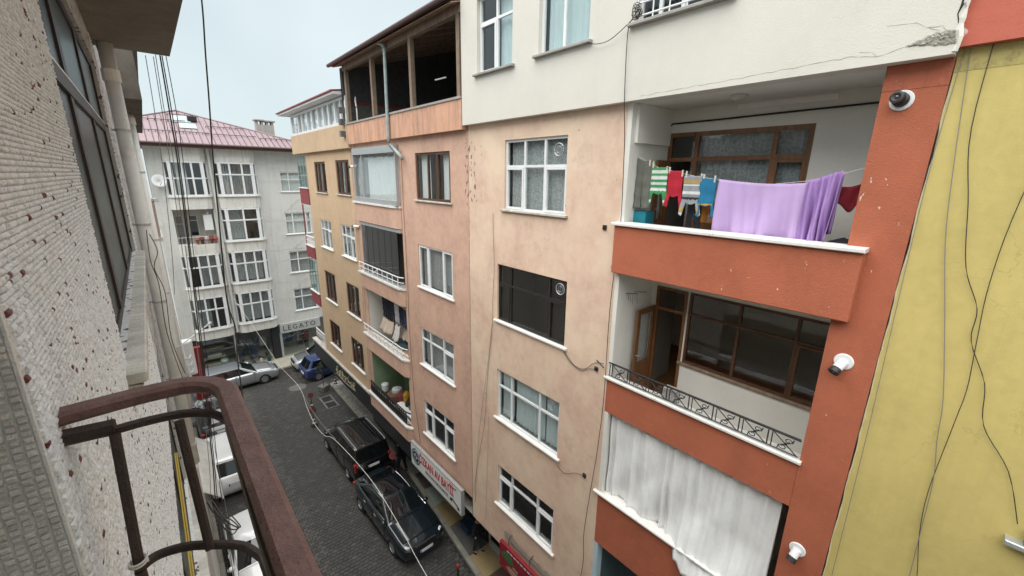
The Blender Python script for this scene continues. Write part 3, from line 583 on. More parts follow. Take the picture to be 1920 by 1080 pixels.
# glazed top balcony
c = R()
c.box(-17.4, -13.6, 14.36, 14.60, 0.02, 0.17); c.box(-17.4, -13.6, 12.575, 12.75, 0.03, 0.17); c.box(-17.42, -17.36, 12.75, 14.36, 0.02, 0.14); c.box(-16.62, -16.56, 12.75, 14.36, 0.03, 0.13); c.box(-13.64, -13.60, 12.75, 14.36, 0.02, 0.14)
go = c.build('balcony_glazing', M['rail_grey'], sb)
ed = [-17.36, -16.62] + [-16.56 + k * 0.74 for k in range(1, 5)]
us = [-17.36, -16.6, -15.85, -15.1, -14.36, -13.64]
for a, b_ in zip(us, us[1:]):
    p = R(); p.box(a + 0.004, b_ - 0.004, 12.75, 14.36, 0.07, 0.08); p.build('pane', M['glass'], go)
c = R(); curtain_mesh(c, -16.45, -13.66, 12.72, 14.36, -0.10, 0.06, 11, 3); c.build('curtain', M['curtain'], go, smooth=True)
# dark folding glass of the second balcony
c = R(); c.box(-17.35, -13.62, 11.64, 11.748, 0.0, 0.10); fo = c.build('folding_glass', M['rail_grey'], sb)
c = R(); c.box(-17.35, -13.62, 9.63, 9.68, 0.0, 0.08); c.build('bottom_track', M['rail_grey'], fo)
us = [-17.34 + k * 0.56 for k in range(7)]
for a, b_ in zip(us, us[1:]):
    p = R(); p.box(a + 0.006, b_ - 0.006, 9.69, 11.64, 0.03, 0.04); p.build('pane', M['smoke'], fo)
    e = R(); e.box(b_ - 0.004, b_ + 0.004, 9.69, 11.64, 0.025, 0.045); e.build('pane_edge', M['iron'], fo)
def bar_rail(z0, z1, posts, m, out=0.15, mids=(0.5,), r=0.022):
    t = R(); path = lambda z: [(-17.62, z, out), (-13.86, z, out), (-13.62, z, 0.05)]
    t.tube(path(z1), r, 6)
    for q in mids: t.tube(path(z0 + (z1 - z0) * q), r * 0.7, 6)
    o = t.build('railing', M[m], sb)
    for k in range(posts):
        u = -17.55 + k * (3.65 / (posts - 1)); p = R(); p.tube([(u, z0, out), (u, z1, out)], r * 0.8, 5); p.build('baluster', M[m], o)
    return o
bar_rail(9.63, 10.02, 9, 'white_metal'); bar_rail(6.80, 7.22, 10, 'white_metal')
for q in (-16.9, -15.6):
    c = R(); c.tube([(q, 10.03, 0.12), (q + 0.9, 10.12, 0.72)], 0.018, 5); c.build('clothes_arm', M['white_metal'], sb)
# black balustrade of the lowest balcony
t = R(); t.tube([(-17.5, 4.42, 0.10), (-14.0, 4.42, 0.10), (-13.74, 4.42, 0.02)], 0.03, 6); t.tube([(-17.5, 3.9, 0.10), (-14.0, 3.9, 0.10), (-13.74, 3.9, 0.02)], 0.02, 6)
o = t.build('balustrade', M['iron'], sb)
for k in range(20):
    u = -17.45 + k * 0.182; p = R(); p.lathe((u, 3.9, 0.10), [(0.02, 0), (0.045, 0.1), (0.05, 0.2), (0.022, 0.34), (0.03, 0.5)], 8, axis=(0, 1, 0)); p.build('baluster', M['iron'], o)
# roof terrace
BT = R(6.43)
c = MB(BT.org, BT.U); c.box(-17.67, -9.56, 14.78, 15.52, -0.2, 0); c.quad((-17.67, 14.779, -0.3), (-9.56, 14.779, -0.3), (-9.56, 14.779, -0.01), (-17.67, 14.779, -0.01)); c.build('terrace_parapet', M['salmon_dirty'], sb)
c = MB(BT.org, BT.U); c.box(-17.70, -9.56, 15.522, 15.58, -0.23, 0.03); c.build('coping', M['concrete'], sb)
for u in (-17.55, -15.1, -12.27, -9.72):
    c = MB(BT.org, BT.U); c.box(u - 0.07, u + 0.07, 15.58, 17.46, -0.16, -0.03); c.build('roof_post', M['terrace_wood'], sb)
c = MB(BT.org, BT.U); c.box(-17.75, -9.56, 17.46, 17.66, -0.17, -0.02); c.build('eave_beam', M['terrace_wood'], sb)
sl_ = 0.30                                        # roof rises away from the street
for k in range(28):                                # boards laid across the rafters
    a, b_ = 0.26 - k * 0.2, 0.26 - (k + 1) * 0.2 + 0.012
    za, zb = 17.66 - a * sl_, 17.66 - b_ * sl_
    c = MB(BT.org, BT.U); c.add([(-17.95, za, a), (-9.54, za, a), (-9.54, zb, b_), (-17.95, zb, b_), (-17.95, za + 0.03, a), (-9.54, za + 0.03, a), (-9.54, zb + 0.03, b_), (-17.95, zb + 0.03, b_)], [(0, 1, 2, 3), (7, 6, 5, 4), (0, 4, 5, 1), (2, 6, 7, 3), (1, 5, 6, 2), (3, 7, 4, 0)]); c.build('roof_board', M['roof_plank'], sb)
for k in range(9):
    u = -17.6 + k * 1.0; c = MB(BT.org, BT.U)
    c.add([(u - 0.04, 17.66 + 0.05 * sl_ - 0.14, -0.18), (u + 0.04, 17.66 + 0.05 * sl_ - 0.14, -0.18), (u + 0.04, 17.66 + 5.3 * sl_ - 0.14, -5.3), (u - 0.04, 17.66 + 5.3 * sl_ - 0.14, -5.3), (u - 0.04, 17.655 + 0.05 * sl_, -0.18), (u + 0.04, 17.655 + 0.05 * sl_, -0.18), (u + 0.04, 17.655 + 5.3 * sl_, -5.3), (u - 0.04, 17.655 + 5.3 * sl_, -5.3)], [(3, 2, 1, 0), (4, 5, 6, 7), (0, 1, 5, 4), (1, 2, 6, 5), (3, 0, 4, 7)]); c.build('rafter', M['terrace_wood'], sb)
c = MB(BT.org, BT.U); c.add([(-18.1, 17.62, 0.30), (-9.54, 17.62, 0.30), (-9.54, 19.36, -5.5), (-18.1, 19.36, -5.5), (-18.1, 17.70, 0.30), (-9.54, 17.70, 0.30), (-9.54, 19.44, -5.5), (-18.1, 19.44, -5.5)], [(4, 5, 6, 7), (0, 1, 5, 4), (1, 2, 6, 5), (2, 3, 7, 6), (3, 0, 4, 7)]); c.build('roof', M['gutter'], sb)
c = MB(BT.org, BT.U); c.tube([(-18.15, 17.66, 0.36), (-9.54, 17.70, 0.36)], 0.065, 8); c.build('gutter', M['gutter'], sb)
c = MB(BT.org, BT.U); c.box(-17.95, -9.54, 14.8, 14.86, -5.4, -0.2); c.build('terrace_floor', M['concrete'], sb)
c = MB(BT.org, BT.U); c.quad((-17.95, 14.86, -5.4), (-9.54, 14.86, -5.4), (-9.54, 19.3, -5.4), (-17.95, 19.3, -5.4)); c.quad((-17.96, 14.8, -5.4), (-17.96, 19.3, -5.4), (-17.96, 17.6, 0), (-17.96, 14.8, 0)); c.build('back_wall', mat('dark_timber_wall', (0.06, 0.048, 0.04), 0.95, var=0.4), sb)
# block wall and dark sheets closing the far end of the terrace
c = MB((0, 17.85, 0), (1, 0, 0)); bl = random.Random(4)
for r in range(7):
    for q in range(10):
        x = 6.5 + q * 0.5 - (0.25 if r % 2 else 0); c.box(x, x + 0.49, 14.87 + r * 0.22, 15.085 + r * 0.22, -0.2, bl.uniform(0, 0.012))
c.build('block_wall', mat('grey_block', (0.17, 0.165, 0.155), 0.95, var=0.35, vscale=5, stain=0.7, stain_col=(0.05, 0.05, 0.045), bump=0.6), sb)
c = MB((0, 17.88, 0), (1, 0, 0))
for q in range(26): c.box(6.45 + q * 0.24, 6.69 + q * 0.24, 16.45, 17.62 + q * 0.07, -0.02, 0.012 if q % 2 else 0.03)
c.build('end_sheeting', mat('dark_sheet_metal', (0.10, 0.10, 0.105), 0.5, metal=0.3, var=0.3), sb)
c = MB((0, 17.86, 0), (1, 0, 0)); c.box(6.5, 11.5, 16.36, 16.44, -0.05, 0.06); c.build('red_beam', M['redpaint'], sb)
# drain pipe from the gutter
c = R(6.36); dp = catmull([(-13.85, 17.62, 0.12), (-13.72, 17.52, 0.02), (-13.70, 17.3, -0.0), (-13.75, 16.0, -0.0), (-13.78, 14.70, 0.0)], 5) + [(-13.74, 14.58, -0.02), (-13.12, 14.20, -0.1), (-13.10, 14.1, -0.12)]
c.tube(dp, 0.055, 8); tag(c.build('drain_pipe', M['greenpipe'], smooth=True), 'faded greenish drainpipe running down from the terrace gutter over the salmon parapet', 'drain pipe')

# ================================================================== OCHRE BUILDING
tb = thing('apartment_building', 'ochre apartment block with brown windows and a white glazed roof storey', 'apartment building', (XF, 21.5, 0), 'apartment blocks across the street')
TA = [(-23.1, -21.4, 12.73, 14.2), (-23.1, -21.4, 9.94, 11.38), (-23.2, -21.55, 7.05, 8.65), (-23.25, -21.6, 4.42, 5.85), (-19.93, -18.28, 12.75, 14.22), (-19.98, -18.3, 9.92, 11.40), (-19.98, -18.36, 7.1, 8.63), (-20.0, -18.44, 4.35, 5.83)]
c = R(); c.wall(-24.45, -17.952, 3.5, 14.64, TA, 0.15); c.quad((-24.45, 3.5, 0), (-24.45, 14.64, 0), (-24.45, 14.64, -6), (-24.45, 3.5, -6)); c.build('wall', M['tan'], tb)
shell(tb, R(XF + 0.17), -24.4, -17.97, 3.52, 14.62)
for k, w in enumerate(TA):
    if k % 4 == 1: window(tb, R(), *w, cols=(0.3, 0.68), rows=(0.66,), curtain='greycurtain', n=-0.09, sill_m='marble', sashes=((2, 0),))
    else: window(tb, R(), *w, cols=(0.33, 0.66), fm='brownwood', curtain='greycurtain' if k in (0, 4) else None, curt_part=[(0.0, 0.3)] if k in (0, 4) else None, n=-0.10, fw=0.10, sashes=((0, 0), (2, 0)), sill_m='marble' if k % 4 else 'sill_marble')
# balconies on the far end
c = R(); c.wall(-26.6, -24.452, 3.5, 14.64, (), 0.1, -1.3); c.build('end_wall', M['tan'], tb)
for z0, z1 in ((12.0, 12.85), (8.98, 9.65), (6.2, 6.95)):
    c = R(); c.cbox(-26.1, -24.47, z0, z1, -1.2, 0.05, 0.02); c.build('balcony_parapet', M['redpaint'], tb)
    c = R(); c.box(-26.14, -24.47, z1 + 0.002, z1 + 0.05, -1.2, 0.09); c.build('coping', M['marble'], tb)
for z0, z1 in ((12.92, 14.6), (7.02, 8.9)):
    c = R()
    for u in (-26.08, -25.55, -25.0, -24.5): c.box(u - 0.02, u + 0.02, z0, z1, -0.02, 0.03)
    c.box(-26.06, -24.52, z1 - 0.05, z1, -0.02, 0.03); o = c.build('balcony_glazing', M['rail_grey'], tb)
    for a, b_ in ((-26.06, -25.57), (-25.53, -25.02), (-24.98, -24.52)):
        p = R(); p.box(a, b_, z0, z1 - 0.05, 0.0, 0.01); p.build('pane', M['greenglass'], o)
for zb in (9.7, 4.0):
    c = R(); c.tube([(-26.1, zb + 0.5, 0.0), (-24.5, zb + 0.5, 0.0)], 0.03, 6); c.tube([(-26.1, zb + 0.25, 0.0), (-24.5, zb + 0.25, 0.0)], 0.02, 6); o = c.build('railing', M['white_metal'], tb)
    for k in range(9): p = R(); p.tube([(-26.1 + k * 0.2, zb, 0), (-26.1 + k * 0.2, zb + 0.5, 0)], 0.022, 5); p.build('baluster', M['white_metal'], o)
c = R(); c.tube([(-26.05, 9.7, 0.0), (-26.05, 11.95, 0.0)], 0.035, 6); c.build('balcony_post', M['redpaint'], tb)
# roof storey
c = MB(BT.org, BT.U); c.cbox(-26.2, -17.74, 14.64, 15.58, -3.0, 0, 0.02); c.build('roof_parapet', M['tan'], tb)
c = MB(BT.org, BT.U); n0 = -0.12
c.box(-26.0, -17.8, 15.582, 15.68, n0 - 0.05, n0 + 0.10); c.box(-26.0, -17.8, 16.52, 16.62, n0 - 0.05, n0 + 0.06)
us = [-26.0, -24.7, -24.0, -23.1, -22.3, -21.4, -20.6, -19.9, -19.1, -18.4, -17.85]
for u in us: c.box(u - 0.07, u + 0.07, 15.68, 16.52, n0 - 0.05, n0 + 0.07)
o = c.build('roof_windows', M['pvc'], tb)
for a, b_ in zip(us, us[1:]):
    p = MB(BT.org, BT.U); p.box(a + 0.07, b_ - 0.07, 15.68, 16.52, n0 - 0.01, n0 + 0.0); p.build('pane', M['glass'], o)
    if us.index(a) % 3 != 1: p = MB(BT.org, BT.U); curtain_mesh(p, a + 0.09, b_ - 0.25, 15.7, 16.5, n0 - 0.16, 0.02, 5, 2); p.build('curtain', M['curtain'], o, smooth=True)
c = MB(BT.org, BT.U); c.quad((-26.1, 15.6, -2.6), (-17.8, 15.6, -2.6), (-17.8, 16.75, -2.6), (-26.1, 16.75, -2.6)); c.build('interior', M['room'], tb)
c = MB((0, 26.05, 0), (1, 0, 0)); c.box(6.5, 9.2, 15.582, 15.68, -0.05, 0.05); c.build('end_wall', M['pvc'], tb)
c = MB(BT.org, BT.U); c.add([(-27.0, 16.66, 0.36), (-17.96, 16.66, 0.36), (-17.96, 16.66, -3), (-27.0, 16.66, -3), (-27.0, 16.74, 0.36), (-17.96, 16.74, 0.36), (-17.96, 17.25, -3), (-26.2, 17.25, -3)], [(3, 2, 1, 0), (4, 5, 6, 7), (0, 1, 5, 4), (1, 2, 6, 5), (3, 0, 4, 7)]); c.build('soffit', M['pvc'], tb)
c = MB(BT.org, BT.U); c.add([(-27.1, 16.745, 0.42), (-17.96, 16.745, 0.42), (-17.96, 17.27, -3), (-26.2, 17.27, -3), (-27.1, 16.80, 0.42), (-17.96, 16.80, 0.42), (-17.96, 17.34, -3), (-26.2, 17.34, -3)], [(4, 5, 6, 7), (0, 1, 5, 4), (1, 2, 6, 5), (3, 0, 4, 7), (3, 2, 1, 0)]); c.build('roof', M['redpaint'], tb)
# black shop band below, with its marble coping
c = R(); c.box(-26.85, -17.7, 2.45, 3.50, -0.1, 0.03); c.build('shop_fascia', M['black'], tb)
for k in range(6): c = R(); c.cbox(-26.9 + k * 1.53, -25.375 + k * 1.53, 3.502, 3.62, -0.15, 0.10, 0.015); c.build('coping_stone', M['sill_marble'], tb)
c = R(); c.box(-17.698, -13.62, 2.30, 3.158, -0.1, 0.06); c.build('shop_fascia', M['black'], sb)
c = R(); c.quad((-26.85, 2.449, -1.2), (-13.62, 2.449, -1.2), (-13.62, 2.449, -0.1), (-26.85, 2.449, -0.1)); c.build('shop_soffit', M['dark'], tb)
gold = mat('faded_gold_letters', (0.30, 0.27, 0.17), 0.5)
c = R(); rr = random.Random(12)
for k in range(7):                                  # swash lettering on the fascia
    u = -22.6 + k * 0.42; h = 0.28 if k % 2 else 0.40
    c.tube([(u + 0.16 * math.sin(t * 1.9 + k), 2.80 + h * (t / 5.2) + 0.07 * math.sin(3.1 * t + k), 0.045) for t in [i * 0.4 for i in range(14)]], 0.026, 4)
c.tube([(-22.8, 2.74, 0.045), (-21.4, 2.68, 0.045), (-19.9, 2.80, 0.045)], 0.02, 4)
c.build('lettering', gold, tb)
# ================================================================== BUILDING CLOSING THE STREET
YB = 33.5
gb = thing('apartment_building', 'pale grey apartment block with bowed bay windows and faded red roof across the street end', 'apartment building', (4.5, YB, 0))
BG = G(YB)
def bowed(x0, x1, out, z0, z1, bt=0.32):
    m = MB(BG.org, BG.U); poly = [(x0, -0.05), (x0, 0.02), (x0 + bt * 0.25, out * 0.55), (x0 + bt, out), (x1 - bt, out), (x1 - bt * 0.25, out * 0.55), (x1, 0.02), (x1, -0.05)]
    plan_prism(m, poly, z0, z1); return m
cols = [(0.92, 3.12), (3.42, 5.82)]
SWN = [(7.2, 8.75, 12.38, 13.75), (7.2, 8.95, 9.36, 10.9), (7.16, 8.85, 6.5, 8.1), (7.16, 8.75, 3.55, 5.25)]
rowz = [(12.17, 14.28), (9.2, 11.36), (6.3, 8.5), (3.38, 5.63)]
holes = [(a + 0.06, b_ - 0.06, z0, z1, 0.05) for a, b_ in cols for z0, z1 in rowz] + SWN
c = MB(BG.org, BG.U); c.wall(0.2, 10.2, 2.72, 15.3, holes, 0.15); c.quad((0.2, 2.72, 0), (0.2, 15.3, 0), (0.2, 15.3, -9), (0.2, 2.72, -9)); c.quad((10.2, 15.3, 0), (10.2, 2.72, 0), (10.2, 2.72, -9), (10.2, 15.3, -9)); c.build('wall', M['grey_stucco'], gb)
c = MB(BG.org, BG.U); c.quad((0.25, 2.75, -2.2), (10.1, 2.75, -2.2), (10.1, 15.2, -2.2), (0.25, 15.2, -2.2)); c.quad((0.25, 15.2, -0.2), (0.25, 15.2, -2.2), (10.1, 15.2, -2.2), (10.1, 15.2, -0.2)); c.quad((0.25, 2.75, -2.2), (0.25, 2.75, -0.2), (10.1, 2.75, -0.2), (10.1, 2.75, -2.2)); c.build('interior', M['room'], gb)
def bay(x0, x1, z0, z1, out, front, curt, side=0.24, trow=0.66):
    """three sided glazed bay: frame (part) > panes"""
    bt = 0.30; corners = [(x0 + 0.04, 0.0), (x0 + bt, out), (x1 - bt, out), (x1 - 0.04, 0.0)]
    f = MB(BG.org, BG.U); t = 0.035; panes = []
    def post(u, n, w=0.06): f.box(u - w / 2, u + w / 2, z0, z1, n - 0.05, n + 0.01)
    def rail(a, b_, z, h):
        (ua, na), (ub, nb) = a, b_; du, dn = ub - ua, nb - na; l = math.hypot(du, dn); px, pn = -dn / l * 0.03, du / l * 0.03
        f.add([(ua - px, z, na - pn), (ub - px, z, nb - pn), (ub + px, z, nb + pn), (ua + px, z, na + pn), (ua - px, z + h, na - pn), (ub - px, z + h, nb - pn), (ub + px, z + h, nb + pn), (ua + px, z + h, na + pn)], [(3, 2, 1, 0), (4, 5, 6, 7), (0, 1, 5, 4), (2, 3, 7, 6), (1, 2, 6, 5), (3, 0, 4, 7)])
    zt = z0 + (z1 - z0) * trow
    for (u, n), w in zip(corners, (0.09, 0.19, 0.19, 0.09)): post(u, n, w)
    for a, b_ in zip(corners, corners[1:]):
        for z, h in ((z0, 0.11), (z1 - 0.09, 0.09), (zt, 0.085)): rail(a, b_, z, h)
    us = [x0 + bt + (x1 - x0 - 2 * bt) * q for q in [0] + list(front) + [1]]
    for u in us[1:-1]: post(u, out, 0.10)
    o = f.build('bay_window', M['pvc'], gb)
    for a, b_ in zip(us, us[1:]):
        for za, zb in ((z0 + 0.08, zt), (zt + 0.05, z1 - 0.08)):
            p = MB(BG.org, BG.U); p.box(a + 0.03, b_ - 0.03, za, zb, out - 0.025, out - 0.018); p.build('pane', M['glass'], o)
    for (ua, na), (ub, nb) in ((corners[0], corners[1]), (corners[2], corners[3])):
        for za, zb in ((z0 + 0.08, zt), (zt + 0.05, z1 - 0.08)):
            p = MB(BG.org, BG.U); e = 0.006
            p.add([(ua, za, na - e), (ub, za, nb - e), (ub, zb, nb - e), (ua, zb, na - e), (ua, za, na), (ub, za, nb), (ub, zb, nb), (ua, zb, na)], [(3, 2, 1, 0), (4, 5, 6, 7), (0, 1, 5, 4), (2, 3, 7, 6), (1, 2, 6, 5), (3, 0, 4, 7)]); p.build('pane', M['glass'], o)
    s = bowed(x0 - 0.06, x1 + 0.06, out + 0.08, z0 - 0.055, z0 - 0.004); s.build('sill', M['marble'], o)
    for (a, b_, cm) in curt:
        p = MB(BG.org, BG.U); curtain_mesh(p, x0 + 0.2 + (x1 - x0 - 0.4) * a, x0 + 0.2 + (x1 - x0 - 0.4) * b_, z0 + 0.1, z1 - 0.05, -0.12, 0.03, seed=int(z0 * 7 + a * 10)); p.build('curtain', M[cm], o, smooth=True)
OUT = 0.38
bay(*cols[0], *rowz[0], OUT, (0.36, 0.67), [(0.18, 0.5, 'curtain'), (0.0, 0.14, 'curtain')], trow=0.5)
bay(*cols[1], *rowz[0], OUT, (0.3, 0.68), [(0.0, 1.0, 'greycurtain'), (0.1, 0.3, 'curtain')], trow=0.62)
bay(*cols[1], *rowz[1], OUT, (0.52,), [(0.0, 0.52, 'lace')], trow=0.62)
bay(*cols[0], *rowz[2], OUT, (0.36, 0.68), [(0.42, 1.0, 'greycurtain')], trow=0.6)
bay(*cols[1], *rowz[2], OUT, (0.34, 0.68), [(0.1, 0.9, 'lace')], trow=0.6)
bay(*cols[0], *rowz[3], OUT, (0.33, 0.66), [(0.0, 0.5, 'greycurtain')], trow=0.6)
bay(*cols[1], *rowz[3], OUT, (0.34, 0.68), [(0.1, 1.0, 'lace')], trow=0.6)
tops = {0: [15.16, 12.11, 9.14, 6.24, 3.32], 1: [15.16, 12.11, 9.14, 6.24, 3.32]}; bots = [14.29, 11.37, 8.51, 5.64, 2.70]
for ci, (a, b_) in enumerate(cols):
    for zt, zb in zip(tops[ci], bots):
        c = bowed(a - 0.1 * 0, b_, OUT - 0.02 if zt < 15 else OUT - 0.02, zb, zt); c.build('bay_parapet', M['band'], gb)
        w = (b_ - a - 0.7) / 3
        for k in range(4):                       # shallow ribs cast on the parapet
            c = MB(BG.org, BG.U); u = a + 0.35 + k * w; c.box(u - 0.03, u + 0.03, zb + 0.02, zt - 0.02, OUT - 0.03, OUT - 0.004); c.build('rib', M['band'], gb)
# plaster mouldings
for z in (14.0, 13.1, 11.2, 10.4, 8.3, 7.5, 5.9, 4.6):
    c = MB(BG.org, BG.U); c.box(5.95, 9.9, z - 0.012, z + 0.012, 0.0, 0.012); c.build('moulding', M['grey_stucco'], gb)
    c = MB(BG.org, BG.U); c.box(0.22, 0.88, z - 0.012, z + 0.012, 0.0, 0.012); c.build('moulding', M['grey_stucco'], gb)
for z0, z1 in ((13.78, 15.2), (10.95, 12.2), (8.12, 9.2), (5.3, 6.4)):
    for du in (0, 0.14):
        c = MB(BG.org, BG.U); c.add([(7.15 + du, z0, 0), (7.20 + du, z0, 0), (8.6 + du, z1, 0), (8.55 + du, z1, 0), (7.15 + du, z0, 0.014), (7.20 + du, z0, 0.014), (8.6 + du, z1, 0.014), (8.55 + du, z1, 0.014)], [(4, 5, 6, 7), (0, 1, 5, 4), (1, 2, 6, 5), (2, 3, 7, 6), (3, 0, 4, 7)]); c.build('moulding', M['band'], gb)
for k, w in enumerate(SWN): window(gb, BG, *w, cols=(0.36,) if k != 1 else (0.3, 0.82), rows=(0.62,), curtain='lace' if k in (2, 3) else 'curtain', n=-0.1, sill_m='marble', fw=0.075)
# open balcony on the left of the second row
recess(gb, BG, 1.0, 3.05, 8.6, 11.36, 1.3, 'band', [(1.05, 1.5, 8.7, 10.9), (1.75, 2.25, 9.5, 10.9)], n0=-0.05, ceil_m='grey_stucco')
window(gb, G(YB + 1.3), 1.75, 2.25, 9.5, 10.9, rows=(0.75,), n=-0.06, sill=0); window(gb, G(YB + 1.3), 1.05, 1.5, 8.7, 10.9, rows=(0.75,), n=-0.06, sill=0, curtain='lace')
c = MB(BG.org, BG.U)
c.tube([(0.98, 9.62, 0.2), (3.08, 9.62, 0.2)], 0.02, 6); o = c.build('railing', M['rail_grey'], gb)
for k in range(12): p = MB(BG.org, BG.U); p.tube([(1.0 + k * 0.185, 9.15, 0.2), (1.0 + k * 0.185, 9.62, 0.2)], 0.012, 5); p.build('baluster', M['rail_grey'], o)
bo = thing('gas_boiler', 'white wall mounted gas boiler inside the open balcony of the grey block', 'boiler', (2.72, YB - 0.1, 9.95))
c = MB(BG.org, BG.U); c.cbox(2.48, 2.95, 9.98, 11.0, -0.45, 0.02, 0.03); c.build('casing', M['white_metal'], bo)
c = MB(BG.org, BG.U); c.tube([(2.72, 11.0, -0.2), (2.72, 11.1, -0.2), (2.75, 11.12, 0.1)], 0.05, 8); c.build('flue', M['white_metal'], bo)
for k, (x, col) in enumerate([(1.95, (0.3, 0.10, 0.06)), (2.2, (0.12, 0.045, 0.045)), (2.45, (0.45, 0.35, 0.33)), (2.7, (0.2, 0.06, 0.05)), (2.9, (0.3, 0.12, 0.1))]):
    c = MB((x, YB - 0.25, 9.16), (1, 0, 0)); c.lathe((0, 0, 0), [(0.07, 0), (0.10, 0.2), (0.11, 0.21), (0.09, 0.22), (0.16, 0.3), (0.1, 0.42 + 0.03 * k), (0.0, 0.45)], 9)
    names = ['an orange', 'a dark maroon', 'a pinkish grey', 'a brown red', 'a dull red']
    tag(c.build('flower_pot', mat('pot_%d' % k, col, 0.8, var=0.3, vscale=20)), 'flower pot with %s look on the ledge of the grey block balcony' % names[k], 'flower pot', 'flower pots on the balcony ledge')
# downpipe between the bays
c = MB(BG.org, BG.U); c.tube([(3.27, 15.1, 0.14), (3.27, 11.0, 0.14), (3.27, 2.8, 0.14)], 0.075, 8)
for z in (13.2, 11.7, 8.8, 5.9): c.cyl((3.27, z, 0.14), (0, 1, 0), 0.10, 0.10, 0.08, 8)
c.build('downpipe', M['band'], gb)
# roof of metal sheets: a hip roof seen from the street side
ev = 15.32; A = (-4.5, 32.75); Bc = (10.4, 32.75); apx = (2.3, 38.0, 17.65)
def hip_top(x):                                   # how far up the slope a sheet at x reaches (0..1)
    t = (x - A[0]) / (apx[0] - A[0]) if x < apx[0] else (Bc[0] - x) / (Bc[0] - apx[0])
    return max(0.02, min(1.0, t))
x = A[0]; wv = 0.33; k = 0
while x < Bc[0] - 0.02:
    x1 = min(x + wv, Bc[0]); c = MB()
    t0, t1 = hip_top(x), hip_top(x1)
    def pt(xx, t, dz): return (xx, ev + (apx[2] - ev) * t + dz, -(A[1] + (apx[1] - A[1]) * t))
    c.add([pt(x, 0, 0), pt(x1 - 0.045, 0, 0), pt(x1 - 0.045, t1, 0), pt(x, t0, 0)], [(0, 1, 2, 3)])
    c.cm = 1; c.add([pt(x1 - 0.045, 0, 0), pt(x1 - 0.03, 0, 0.045), pt(x1 - 0.012, 0, 0.045), pt(x1, 0, 0), pt(x1 - 0.045, t1, 0), pt(x1 - 0.03, t1, 0.045), pt(x1 - 0.012, t1, 0.045), pt(x1, t1, 0)], [(0, 1, 5, 4), (1, 2, 6, 5), (2, 3, 7, 6), (0, 3, 2, 1)])
    c.build('roof_sheet', [M['roofsheet'], mat('roof_seam', (0.10, 0.045, 0.052), 0.5, var=0.2)], gb); x = x1; k += 1
c = MB(); c.add([(A[0], A[1], ev - 0.001), (Bc[0], A[1], ev - 0.001), (10.4, 44, ev), (A[0], 44, ev), (apx[0], apx[1], apx[2] - 0.02), (apx[0], 39, apx[2] - 0.02)], [(1, 2, 5, 4), (2, 3, 5), (3, 0, 4, 5), (0, 3, 2, 1)], local=False); c.build('roof_back', M['roofsheet'], gb)
c = MB(); c.tube([(A[0], ev, -A[1]), (apx[0], apx[2] + 0.02, -apx[1]), (Bc[0], ev, -A[1])], 0.06, 6); c.build('ridge_cap', M['roofsheet'], gb)
c = MB(); c.box(A[0], Bc[0], ev - 0.26, ev - 0.01, -(A[1] - 0.06), -(A[1] - 0.0)); c.tube([(A[0], ev - 0.06, -(A[1] - 0.12)), (Bc[0], ev - 0.06, -(A[1] - 0.12))], 0.075, 8); c.build('gutter', M['gutter'], gb)
c = MB(); c.quad((A[0], ev - 0.2, -A[1] ), (Bc[0], ev - 0.2, -A[1]), (Bc[0], ev - 0.2, -33.5), (A[0], ev - 0.2, -33.5)); c.build('soffit', M['grey_stucco'], gb)
def snow(x0, x1, t):
    c = MB()
    def q(xx, dz): return (xx, ev + (apx[2] - ev) * t + dz, -(A[1] + (apx[1] - A[1]) * t))
    c.tube([q(x0, 0.10), q(x1, 0.10)], 0.022, 5)
    xx = x0
    while xx < x1: c.tube([q(xx, 0), q(xx, 0.11)], 0.02, 4); xx += 0.33
    c.build('snow_guard', M['gutter'], gb)
snow(-3.0, 3.6, 0.28); snow(3.4, 6.2, 0.26); snow(6.4, 9.0, 0.22); snow(-1.6, 2.6, 0.62); snow(3.6, 5.9, 0.5); snow(1.8, 3.4, 0.82)
c = MB()
for x0, x1, t0, t1 in ((1.9, 2.9, 0.60, 0.82), (2.2, 3.1, 0.42, 0.58)):
    c.add([(x0, A[1] + 5.25 * t0, ev + 2.33 * t0 + 0.055), (x1, A[1] + 5.25 * t0, ev + 2.33 * t0 + 0.055), (x1, A[1] + 5.25 * t1, ev + 2.33 * t1 + 0.055), (x0, A[1] + 5.25 * t1, ev + 2.33 * t1 + 0.055)], [(0, 1, 2, 3)], local=False)
c.build('roof_light', M['rooflight'], gb)
c = MB((2.95, 36.3, 16.9), (1, 0, 0)); c.box(-0.2, 0.3, 0, 0.30, -0.2, 0.2); c.build('roof_vent', M['iron'], gb)
ch = MB((7.4, 37.2, 0), (1, 0, 0)); ch.box(-0.58, 0.58, 15.5, 17.1, -0.3, 0.3)
cho = ch.build('chimney', M['concrete'], gb)
for u in (-0.5, -0.17, 0.17, 0.5): p = MB((7.4, 37.2, 0), (1, 0, 0)); p.box(u - 0.07, u + 0.07, 17.1, 17.33, -0.26, 0.26); p.build('pier', M['concrete'], cho)
for u0, u1, dz in ((-0.68, -0.03, 0.03), (0.0, 0.70, 0.0)): p = MB((7.4, 37.2, 0), (1, 0, 0)); p.box(u0, u1, 17.33 + dz, 17.41 + dz, -0.38, 0.38); p.build('cap', M['concrete'], cho)
